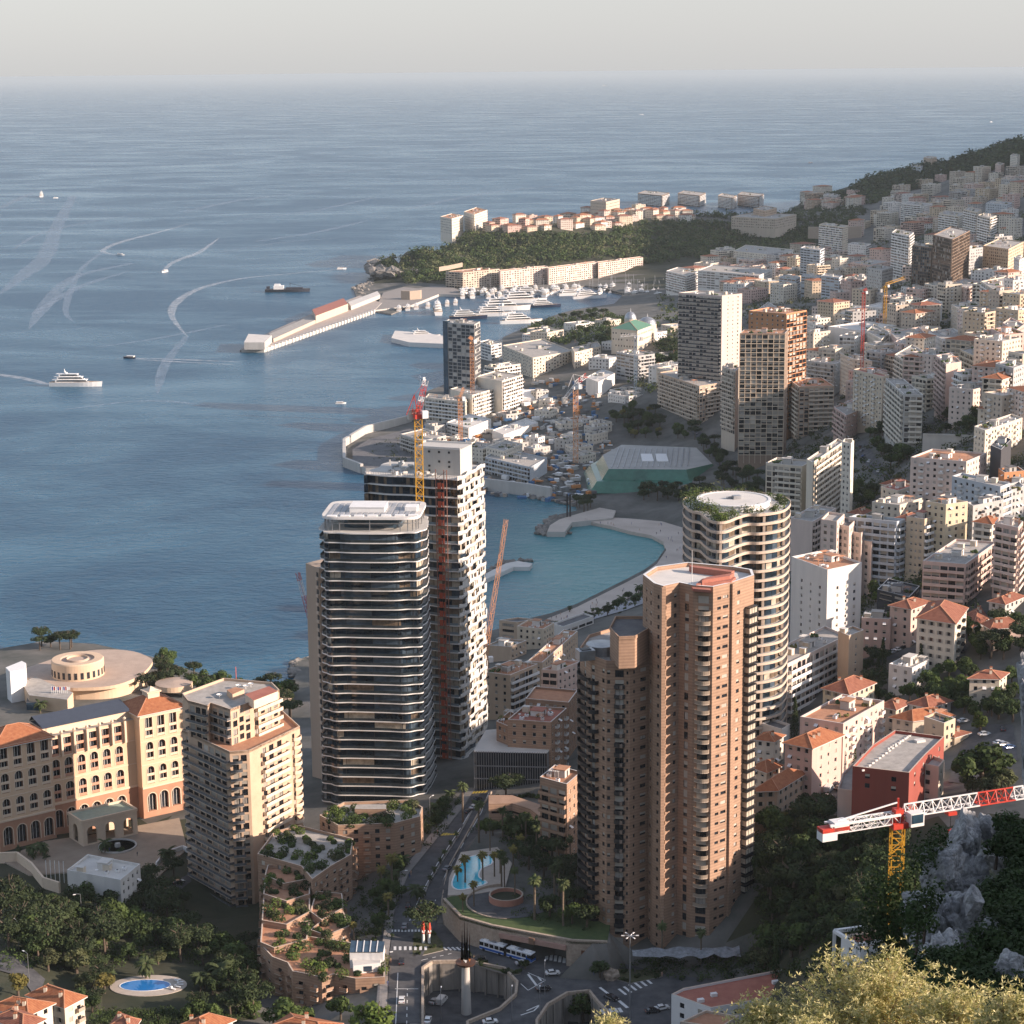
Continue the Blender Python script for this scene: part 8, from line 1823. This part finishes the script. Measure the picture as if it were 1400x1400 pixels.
zone([(0,1236),(60,1244),(150,1230),(250,1200),(256,1290),(345,1300),(350,1400),(315,1400),(300,1335),(262,1318),(130,1322),(105,1335),(70,1335),(0,1296)], 92, ['pu','pu2','bd1','bd1','bd2','bm','bd1'], 'in the shaded park at lower left', 'trees of the shaded park', (.85,1.45), 4.5)
zone([(60,958),(110,940),(215,925),(250,940),(150,955)], 12, ['pu','bm'], 'between the hotel and the round hall', 'trees behind the hotel', (.9,1.3), 5)
zone([(190,925),(215,905),(262,925),(330,938),(400,948),(412,1000),(380,985),(250,945)], 30, ['pu','pu','bm','bd2'], 'on the shore behind the tan balcony tower', 'shore trees behind the tan tower', (.9,1.4), 5)
zone([(50,884),(110,884),(110,888),(50,890)], 7, ['pu','bd1'], 'at the water behind the round hall', 'trees behind the round hall', (1,1.4), 5)
zone([(690,1150),(745,1150),(800,1195),(826,1255),(826,1275),(730,1250),(775,1215),(712,1190)], 30, ['bd1','pu','bd2','bd1','pt'], 'in the garden at the left foot of the brick tower', 'garden trees beside the brick tower', (.8,1.3), 4)
zone([(660,1140),(740,1135),(770,1165),(700,1155)], 12, ['pt','bd2','pf'], 'behind the turquoise pool', 'trees behind the pool', (.8,1.1), 4)
zone([(1035,1130),(1110,1118),(1230,1130),(1236,1300),(1130,1300),(1045,1330),(1035,1250)], 105, ['bd1','bd2','bm','bd1','pu','bd1'], 'on the wooded valley side right of the brick tower', 'trees of the wooded valley side', (.8,1.5), 4.2)
zone([(1180,905),(1212,900),(1230,965),(1200,985),(1180,950)], 9, ['cy','bd1','pu'], 'below the scooter park', 'trees below the scooter park', (.8,1.2), 4)
zone([(1240,925),(1320,915),(1330,945),(1390,930),(1388,990),(1330,985),(1290,970),(1240,960)], 34, ['bd2','bb','bd1','bd2'], 'in the villa gardens by the cliff', 'trees of the villa gardens', (.8,1.2), 4)
zone([(1322,872),(1395,855),(1398,900),(1340,905),(1320,895)], 16, ['bd1','bd2','pu'], 'around the pink villa near the cliff', 'trees round the pink villa', (.9,1.3), 4)
zone([(1180,1080),(1300,1080),(1390,1060),(1390,1085),(1240,1110),(1180,1100)], 12, ['bd1','bm'], 'above the jib of the front crane', 'trees above the crane jib', (.8,1.2), 4)
zone([(945,600),(978,640),(985,672),(1040,690),(1040,660),(1000,640),(975,605)], 30, ['bd1','pu','bd2'], 'between the green hall and the gridded tower', 'trees beside the green hall', (.9,1.4), 6)
zone([(835,570),(870,560),(960,585),(940,600),(860,600)], 34, ['bd1','bd2','by','pu','bd2'], 'in the park above the green hall', 'trees of the park above the green hall', (.9,1.4), 6)
zone([(880,480),(925,468),(925,500),(890,500)], 14, ['bd1','pu'], 'in the dark grove left of the striped tower', 'trees of the grove by the striped tower', (1,1.6), 7)
zone([(745,440),(820,428),(850,455),(835,480),(790,470),(750,455)], 26, ['bd1','bm','pu','bd1'], 'on the harbour terraces by the ornate hall', 'trees on the harbour terraces', (1,1.6), 8)
zone([(1165,560),(1205,560),(1240,590),(1245,640),(1215,640),(1190,600)], 26, ['bd1','pu','bd2'], 'beside the curving boulevard', 'trees beside the boulevard', (.9,1.4), 5)
zone([(1290,565),(1335,548),(1340,590),(1290,592)], 10, ['bd1','bd2'], 'on the garden terrace above the car park building', 'trees of the garden terrace', (.9,1.2), 5)
zone([(1165,700),(1190,690),(1200,680),(1180,668),(1165,680)], 8, ['bd1','bd2'], 'at the foot of the slanting balcony slab', 'trees at the slanting slab', (.9,1.2), 5)
zone([(1225,770),(1260,755),(1262,775),(1230,790)], 6, ['bd1'], 'under the slim ochre block', 'trees under the ochre block', (.8,1.1), 5)
zone([(1190,815),(1225,805),(1235,830),(1200,838)], 6, ['bb','bd2'], 'by the low dark-roofed building', 'trees by the dark roof', (.7,1), 5)
zone([(780,838),(850,812),(905,790),(915,800),(860,835),(800,852)], 34, ['ps','bd1','pf','sh'], 'on the beach promenade', 'promenade plants', (.7,1.1), 4)
zone([(860,712),(920,716),(925,724),(870,718)], 14, ['bd1','pu'], 'on the inner edge of the beach', 'trees at the back of the beach', (.9,1.2), 6)
zone([(875,672),(965,668),(970,682),(880,688)], 22, ['pu','bd1'], 'along the front of the green hall', 'trees before the green hall', (.9,1.3), 6)
zone([(770,690),(810,690),(815,700),(780,702)], 6, ['pu'], 'at the root of the curved jetty', 'trees at the jetty', (.9,1.2), 6)
zone([(1000,688),(1045,700),(1055,672),(1010,665)], 10, ['bd1','pu'], 'left of the cream sunlit-end block', 'trees left of the cream block', (.9,1.2), 6)
zone([(30,1150),(80,1165),(60,1180),(20,1172)], 7, ['pf','ps','sh2'], 'on the hotel forecourt', 'plants of the hotel forecourt', (.8,1.1), 3)
zone([(190,1140),(215,1150),(214,1165),(195,1158)], 6, ['pf','sh2','ps'], 'in the forecourt roundel of the hotel', 'plants of the forecourt roundel', (.8,1.1), 2.5)
zone([(120,1150),(170,1140),(180,1165),(140,1170)], 7, ['pf','sh2','ps'], 'before the hotel entrance', 'plants before the entrance', (.8,1.1), 2.5)
zone([(540,1180),(560,1165),(545,1220),(530,1260),(515,1290),(500,1280),(520,1210)], 24, ['bd1','bd2','sh','pf','sh2'], 'between the terraced building and the avenue', 'trees by the terraced building', (.6,.9), 3)
zone([(585,1120),(620,1085),(600,1130),(580,1150)], 10, ['bd1','pf'], 'at the right foot of the glass tower', 'trees at the foot of the glass tower', (.7,.9), 3)
zone([(670,1088),(740,1088),(740,1096),(670,1096)], 8, ['sh','sh2'], 'on the curved brick gallery roof', 'shrubs on the gallery roof', (.9,1.2), 2, )
for key, px, py, s_, lab in [('pu2',583,1288,1.15,'large umbrella pine with yellowish top in the middle of the road island'),('pu2',692,1098,1.25,'big round pine in front of the slatted building'),('bd2',1342,1080,2.2,'big dark tree with a sunlit top below the car park'),('bb',1340,1000,1.5,'round bright green tree behind the car park shed'),('by',1068,1140,1.3,'yellow-green tree in front of the stone villa'),
    ('cy',1086,1008,1.35,'tall dark cypress before the long pink house'),('cy',1206,925,1.35,'tall cypress by the dark van'),('cy',1258,925,1.2,'dark cypress-like tree at the cream villa corner'),('cy',1168,1060,.8,'clipped cypress at the corner of the salmon house'),('cy',1060,1340,1.2,'narrow cypress at the red flat roof'),('cy',1285,915,.7,'small cypress by the villa road'),
    ('bd2',797,1396,1.3,'bushy dark tree in the smaller sunken court'),('bd1',820,1336,.85,'round bush left of the boulder at the brick tower'),('bd1',718,1325,.5,'small round tree in front of the bus'),('by',25,1362,1.3,'sunlit olive tree at the far left edge'),('by',143,1358,1.1,'yellow-green tree left of the oval pool'),('by',75,1320,.7,'small lit tree in the dark park'),  # by on the lit trees: sunshine put into the yellow leaves
    ('bb',512,1420,2.3,'large bright green treetop at the bottom edge below the terraced building'),('bd2',466,1395,1.0,'dark tree against the front of the terraced building'),('bd2',395,1420,1.6,'green treetop at the bottom left of the terraced building')]:
    p = march(px, py); plant(key, (p.x,p.y,p.z-.2), s_, lab, rng=rt)
zone([(262,1316),(345,1330),(352,1400),(268,1400),(272,1350)], 17, ['bd1','pu','bd2'], 'right of the oval pool in shade', 'trees by the oval pool', (.7,1.0), 3.5)
zone([(110,1335),(150,1328),(146,1345),(135,1385),(105,1398)], 7, ['bd1','bm','pu'], 'left of the oval pool', 'trees by the oval pool', (.7,.95), 3)
zone([(150,1392),(290,1392),(290,1410),(150,1410)], 6, ['sh','sh2','sh'], 'in front of the oval pool', 'shrubs by the oval pool', (.9,1.3), 3)
PALMS = [(626,1225,'pg',1.05),(636,1212,'pg',1.1),(660,1206,'pg',1.15),(648,1240,'pg',1.0),(633,1250,'pg',.75),(676,1200,'pg',.95),(684,1196,'pg',.95),(702,1190,'pg',.9),(712,1172,'pg',.9),(690,1222,'pt',1.1),(686,1214,'pt',1.2),(704,1228,'pt',1.0),(731,1262,'pt',1.35),(770,1272,'pt',1.4),(696,1152,'pt',1.0),(655,1152,'pt',1.3),(633,1125,'pt',1.3),(670,1165,'pt',.9)]
for x, y, k, s_ in PALMS: p = march(x, y); plant(k, (p.x,p.y,p.z-.2), s_, ('sunlit' if k == 'pg' else 'shaded')+' tall palm round the turquoise pool', 'palm', group='palms round the pool', rng=rt)
for x, y in ((588,1208),(594,1196),(602,1184),(608,1172),(616,1160),(624,1148)): p = march(x, y); plant('ps', (p.x,p.y,p.z), .75, 'small palm in the median of the avenue', 'palm', group='palms in the avenue median', rng=rt)
for x, y, k, s_, lab in ((522,1222,'pg',1.15,'left one of the sunlit palms by the avenue bend'),(536,1216,'pg',1.25,'right one of the sunlit palms by the avenue bend'),(531,1258,'pg',1.0,'lower sunlit palm by the avenue bend'),(484,1292,'pg',.9,'sunlit palm in the court of the terraced building'),(571,1232,'pf',1.1,'feathery palm overhanging the bend of the avenue'),(410,1262,'pg',.7,'sunlit palm on the brick terraces'),(905,1310,'pt',1.0,'palm at the foot of the brick tower, left one'),(958,1318,'pt',1.0,'palm at the foot of the brick tower, right one'),(230,1180,'pf',1.2,'palm beside the hotel right pavilion'),(148,1348,'pf',1.0,'pale palm in the park above the oval pool'),(200,1338,'pf',1.2,'wide palm behind the oval pool'),(302,1348,'pf',1.35,'large feathery palm right of the oval pool'),(275,1352,'pf',1.1,'dark palm between the oval pool and the big palm'),(55,975,'pf',1.2,'palm before the round hall entrance'),(779,838,'ps',1.2,'lone palm at the corner of the beach')):
    p = march(x, y); plant(k, (p.x,p.y,p.z-.2), s_, lab, 'palm', rng=rt)
# far woods, one mass each
def wood(name, lab, polys, n, r, sz, mats=('leaf_dark','leaf_mid'), leaves=46, seed=1, dmin=0):
    rng = random.Random(seed); b = MB(); k = 0; t = 0
    while k < n and t < n*30:
        t += 1; poly = polys[rng.randrange(len(polys))]; xs = [p[0] for p in poly]; ys = [p[1] for p in poly]; px, py = rng.uniform(min(xs), max(xs)), rng.uniform(min(ys), max(ys))
        if not inpoly(px, py, [V((a, c, 0)) for a, c in poly]): continue
        p = march(px, py, 0, 400)
        if p.z < 3 or p.y < dmin or (not dmin and not clear(p.x, p.y, 1)): continue
        rr = r*rng.uniform(.6,1.5); leafball(b, (p.x,p.y,p.z+rr*.45), rr, leaves, sz, rng, .75, rng.randrange(len(mats))); k += 1
    o = b.build(name, [MATS[m] for m in mats]); o['kind'] = 'stuff'; o['label'] = lab
wood('woodland', 'dense dark woods clothing the old town rock', [[(518,372),(520,345),(560,325),(600,308),(640,318),(700,322),(820,320),(880,305),(980,305),(1060,310),(1110,330),(1120,350),(980,352),(880,362),(840,352),(640,372),(600,385),(560,388)]], 1500, 6.5, 2.6, ('leaf_dark','leaf_mid','leaf_dark','leaf_olive'), 46, 3, 2600)
wood('woodland', 'woods filling the saddle behind the palace rock', [[(900,292),(960,280),(1160,264),(1185,290),(1130,335),(1060,330),(1000,300)]], 420, 7, 2.8, ('leaf_dark','leaf_dark','leaf_mid'), 38, 14, 2600)
wood('woodland', 'wooded slopes of the far headland', [[(1165,262),(1195,242),(1250,228),(1290,226),(1340,210),(1400,192),(1400,225),(1330,238),(1300,235),(1240,262),(1190,280)]], 900, 11, 5, ('leaf_dark','leaf_dark','leaf_mid'), 34, 4, 3400)
wood('undergrowth', 'dark undergrowth of the valley side', [[(1030,1110),(1120,1105),(1240,1120),(1245,1320),(1030,1345)]], 420, 1.9, .55, ('leaf_dark','leaf_dark','leaf_mid'), 46, 5)
wood('undergrowth', 'dark undergrowth of the shaded park', [[(0,1240),(255,1200),(258,1290),(350,1300),(350,1400),(300,1400),(290,1330),(262,1320),(130,1322),(0,1330)]], 420, 1.9, .55, ('leaf_dark','leaf_dark','leaf_mid'), 46, 6)
wood('street_greenery', 'greenery in the gaps of the town slope', [[(1050,700),(1100,560),(1250,480),(1400,480),(1400,860),(1250,880),(1110,880)]], 900, 3.0, 1.0, ('leaf_dark','leaf_mid','leaf_olive'), 44, 8)
wood('street_greenery', 'greenery in the gaps of the far town', [[(900,400),(1100,350),(1400,290),(1400,480),(1250,480),(1000,560),(860,540)]], 800, 4.5, 2.0, ('leaf_dark','leaf_mid','leaf_olive'), 34, 9)
wood('garden_grove', 'dark grove of the harbour-side gardens', [[(705,452),(740,440),(840,428),(870,445),(935,470),(925,500),(890,505),(840,478),(760,470)]], 260, 4.2, 1.7, ('leaf_dark','leaf_mid'), 40, 12)
wood('garden_plants', 'garden plants on the pool garden slope', [[(640,1140),(700,1130),(770,1150),(826,1240),(826,1280),(735,1262),(690,1248),(720,1200),(700,1160)],[(520,1175),(562,1162),(548,1225),(533,1285),(480,1290),(472,1215)],[(592,1105),(640,1085),(604,1145),(572,1175),(560,1140)],[(835,1318),(880,1335),(1000,1345),(1040,1330),(1035,1300)],[(270,1385),(130,1385),(120,1400),(290,1400)]], 420, 1.5, .45, ('leaf_dark','leaf_mid'), 46, 10)
wood('terrace_greenery', 'greenery on the point terraces and the promenade', [[(485,632),(484,615),(505,602),(560,590),(595,605),(590,635)],[(700,868),(780,842),(880,805),(900,815),(800,850),(740,870)]], 120, 2.2, .8, ('leaf_dark','leaf_olive'), 40, 11)
# ---------------------------------------------------------------- foreground rock, bushes and the golden trees
m_lime = mat('limestone', (0.14,0.14,0.145), rough=.95, scale=1.6, col2=(0.46,0.455,0.44), bump=1.0)
def crag(px, py, D, rx, ry, rz, lab, seed, sub=6):
    p = Y(px, py, D); bm = bmesh.new(); bmesh.ops.create_icosphere(bm, subdivisions=sub, radius=1.0); s_ = V((seed*7.3, seed*1.7, 0)); rg = random.Random(seed); R_ = [V((rg.gauss(0,1),rg.gauss(0,1),rg.gauss(0,1))).normalized() for _ in range(30)]; dd = [rg.uniform(.62,1.0) for _ in R_]
    for v in bm.verts:
        d = v.co.normalized(); k = 1.22*min([q/max(.05, n.dot(d)) for n, q in zip(R_, dd) if n.dot(d) > .05]+[1.15]); c = V((d.x*rx, d.y*ry, d.z*rz))*k; q = c+s_
        e, _ = noise.voronoi(V((q.x*1.1, q.y*1.1, q.z*.6))); f, _ = noise.voronoi(V((q.x*3.2, q.y*3.2, q.z*1.6)))
        v.co = c*(.93+.16*min(.35, e[1]-e[0])/.35+.05*min(.3, f[1]-f[0])/.3+.10*noise.noise(q*.9)+.035*noise.noise(q*5))
    me = bpy.data.meshes.new('rock_outcrop'); bm.to_mesh(me); bm.free(); me.materials.append(m_lime); o = bpy.data.objects.new('rock_outcrop', me); C.objects.link(o); o.location = p; tag(o, lab, 'rock')
for i, a in enumerate([(1350,1134,132,.8,.9,.8,'topmost grey crag under the crane jib'),(1318,1150,130,1.2,1.4,1.5,'grey crag left of the topmost one'),(1368,1170,133,1.4,1.4,1.1,'broad pale crag behind the bushes at right'),(1290,1195,126,1.3,1.5,2.0,'tall grey crag in the middle of the outcrop'),(1262,1258,121,1.2,1.4,2.1,'lowest grey crag beside the golden tree'),(1297,1262,123,1.7,1.7,2.2,'cracked grey crag at the centre of the outcrop'),(1330,1222,128,1.4,1.8,2.2,'grey crag mostly hidden by dark bushes'),(1330,1232,112,.6,.6,.8,'small round boulder among the dark bushes'),(1352,1285,112,.8,.9,1.0,'pale boulder in the bushes at lower right'),(1290,1330,110,1.5,1.6,2.2,'rock base behind the golden tree'),(1380,1330,104,1.0,1.1,1.2,'boulder at the lower right edge'),(1432,985,60,.95,1.0,2.2,'vertical rock face at the right edge'),(1560,1000,62,2.2,2,2.2,'rock face just outside the right edge')]): crag(*a, seed=i+1, sub=6)
rb_ = random.Random(5)
def bush(px, py, D, r, lab, n=760, lf='leaf_dark', sz=.2):
    p = Y(px, py, D); b = MB()
    for k in range(6): leafball(b, (rb_.uniform(-.5,.5)*r, rb_.uniform(-.5,.5)*r, rb_.uniform(-.3,.5)*r), r*rb_.uniform(.45,.7), n//6, sz, rb_)
    t = MB(); t.tube([(0,0,-r*1.6),(0.1,0,0)], [.12,.05], 5); r_ = thing('bush', lab, 'bush', tuple(p), 'dark bushes on the outcrop'); 
    for nm, m_, bb_ in (('foliage', MATS[lf], b), ('stem', m_bark, t)): me = bb_.mesh(nm, m_); o = bpy.data.objects.new(nm, me); C.objects.link(o); o.parent = r_
for k in range(150):
    px, py = rb_.uniform(1250, 1450), rb_.uniform(1126, 1410)
    if px < 1335+(40 if py < 1180 else 0) and py < 1310 and rb_.random() < .93: continue
    if py < 1150 and px < 1375: continue
    bush(px, py, 131-(py-1120)*.12, rb_.uniform(.9,1.7), 'dark bush on the shaded rock outcrop at lower right')
for px, py in ((1238,1222),(1222,1232),(1212,1258),(1232,1262),(1232,1285),(1210,1290),(1222,1300),(1250,1195),(1228,1225),(1229,1245),(1226,1270)): bush(px, py, 150, 2.9, 'dark bush left of the crags hiding the crane foot')
m_gold = mat('leaf_golden', (0.42,0.36,0.13), rough=.5, scale=6, col2=(0.76,0.69,0.36), trans=.35, spec=.4); m_gold2 = mat('leaf_golden_green', (0.22,0.22,0.06), rough=.5, scale=6, col2=(0.46,0.43,0.16), trans=.3, spec=.4)
m_twig = mat('pale_twig', (0.30,0.22,0.14), rough=.9, var=.2)
def gold(px, py, D, R_, H_, n, lab, seed):
    rng = random.Random(seed); c = Y(px, py, D); root = thing('olive_broadleaf_tree', lab, 'tree', (c.x,c.y,c.z-7)); b = MB(); tw = MB(); base = V((c.x,c.y,c.z-7)); cc = V((c.x,c.y,c.z-R_*.7))
    tw.tube([base-V((0,0,3)), base.lerp(cc,.6), cc], [.16,.1,.06], 6)
    for k in range(int(26*R_)+6):
        a = rng.uniform(0,2*pi); e = rng.uniform(.1,1.4); tip = cc+V((cos(a)*cos(e)*R_, sin(a)*cos(e)*R_, sin(e)*H_))*rng.uniform(.75,1.05); m_ = cc.lerp(tip,.5)+V((rng.uniform(-.15,.15),rng.uniform(-.15,.15),-.1)); tw.tube([cc.lerp(tip,.05), m_, tip], [.028,.016,.005], 4)
        for j in range(n):
            t = rng.uniform(.25,1.0)**.7; q = (cc.lerp(m_,t*2) if t < .5 else m_.lerp(tip,t*2-1))+V((rng.gauss(0,.13),rng.gauss(0,.13),rng.gauss(0,.13)))
            mi = 0 if rng.random() < .6 else 1
            for l_ in range(6):
                d = V((rng.uniform(-1,1),rng.uniform(-1,1),rng.uniform(-.3,1))).normalized()*rng.uniform(.06,.12); s_ = d.cross(V((rng.uniform(-1,1),rng.uniform(-1,1),rng.uniform(-1,1)))).normalized()*.0115; b.q(q, q+d*.5+s_, q+d, q+d*.5-s_, mi)
    b.build('crown', [m_gold, m_gold2], root); tw.build('branches', [m_twig], root)
gold(1195,1325,38,2.0,1.75,84,'large golden sunlit bushy tree in the foreground',1); gold(1045,1385,38,.8,.85,52,'smaller golden treetop left of the large one',2); gold(1310,1370,36,1.0,.95,46,'golden twiggy treetop right of the large one',3); gold(1385,1375,34,.6,.7,44,'golden treetop in the lower right corner',4); gold(835,1402,38,.28,.3,30,'tip of a golden treetop at the bottom edge',5); gold(1110,1400,36,.9,.7,50,'low golden treetop between the two bigger ones',6)
# ---------------------------------------------------------------- buildings along the bottom edge
cA = cr(0,1150,3.889)
B(cA,'cream villa with big hip roof at the bottom left',(150,802),(342,866),(446,812),3,'cream','w','m',hip=2.6,name='villa',cat='villa',shut=True,parm=m_stone)
B(cA,'pale villa cut by the left edge, lower than the big one',(-60,870),(150,906),(276,848),3,'ivory','w','w',hip=2.4,name='villa',cat='villa')
B(cA,'dark tiled villa roof in the bottom left corner',(-40,925),(120,985),(190,950),3,'cream','w','w',hip=2,tm=m_tiler,name='villa',cat='villa')
B(cA,'house with bright orange hip roof at the bottom edge left of centre',(935,975),(1062,1010),(1236,936),3,'ivory','w','w',hip=2.6,name='villa',cat='villa')
B(cA,'small brown-roofed house left of the bright orange roof',(590,965),(690,1000),(735,935),3,'cream','w','w',hip=2,tm=m_tiler,name='villa',cat='villa')
B(cA,'white flat-roofed building in front of the hotel forecourt',(356,152),(640,205),(745,120),4,'white','n','w',roof='w',clutter=5,fh=3)
B(ID,'pink house roof with round chimneys at the bottom below the terraced building',(372,1398),(440,1412),(465,1396),3,'pink','w','w',hip=1.6,name='villa',cat='villa')
rr = random.Random(2)
def flat(lab, px, z, zb, W, top, ed=None, cat='building'):
    root = thing('flat_roofed_building', lab, cat, tuple(Z(*px[0], z))); pbox(root, 'wall', px, z, zb, W, top, rr, 'w', cw=5, par=.7); return root
r_ = flat('long building with red flat roof and white edge at the bottom', [(918,1362),(972,1381),(1150,1350),(1150,1314),(1100,1322),(934,1354)], 50, 40, m_white, m_roofr)
for x, y in ((958,1370),(976,1362),(1060,1345),(1075,1345)): p = G(x, y, 50); b = MB(); b.box((p.x,p.y,50.5),(1.8,1.2,.9),.3); b.build('roof_light', [m_white], r_)
r_ = flat('white framed building with a red deck behind the golden tree', [(1150,1283),(1176,1300),(1240,1288),(1226,1268)], 78, 66, m_white, m_roofr)
P = [Z(x, y, 79) for x, y in [(1141,1273),(1172,1292),(1245,1280),(1225,1262)]]; b = MB()
for a, c in zip(P, P[1:]+P[:1]): b.bar(a, c, .9)
for a in P: b.bar(a, a-V((0,0,12)), .8)
b.build('white_frame', [m_white], r_)
r_ = flat('low tiled house under the tall lamp mast at the bottom edge', [(930,1400),(985,1408),(1010,1392),(965,1384)], 52, 42, wallm('beige'), m_terr)
wallline([(0,1180),(24,1179),(44,1194),(60,1214),(82,1221)], 23, 27, .8, 'forecourt_wall', 'pale stepped wall at the left of the hotel forecourt', 'wall', m_trim)
wallline([(0,1256),(30,1240),(58,1225),(90,1212)], 18, 21, 1.0, 'road_wall', 'pale parapet of the sloping road at the left edge', 'wall', m_conc)
wallline([(214,1186),(222,1176),(236,1168),(250,1163),(258,1166)], 23, 25, .6, 'curved_wall', 'white curved parapet beside the tan balcony tower', 'wall', m_white)
c = Z(161,1159,23); b = MB(); b.lathe((c.x,c.y,23), [(7,0),(7,1),(6.4,1),(6.4,.5),(0.01,.5)], 36, mis=[0,0,0,1]); b.lathe((c.x,c.y,23.4), [(1.2,0),(1.0,1.4),(0.01,1.6)], 12); tag(b.build('fountain', [m_conc, m_road]), 'round fountain basin before the hotel entrance', 'fountain')
for k in range(5):
    p = Z(64+k*6, 1205+k*.5, 23); b = MB(); b.tube([(p.x,p.y,22.5),(p.x,p.y,31)], .12, 5); tag(b.build('flagpole', [m_white]), 'bare white flagpole by the white flat-roofed building', 'flagpole', 'flagpoles by the hotel forecourt')
struct(deck('forecourt','','', [(0,1175),(60,1150),(130,1140),(245,1118),(256,1160),(215,1200),(120,1190),(40,1196)], 23.5, [m_stone, mat('forecourt_paving', (0.26,0.20,0.15), rough=.9, scale=.2, col2=(0.34,0.27,0.20))], 21)[0])
o = bpy.data.objects['forecourt']; del o['label']; del o['category']
build_haze()
for o in bpy.data.objects:
    if '_o' in o: del o['_o']
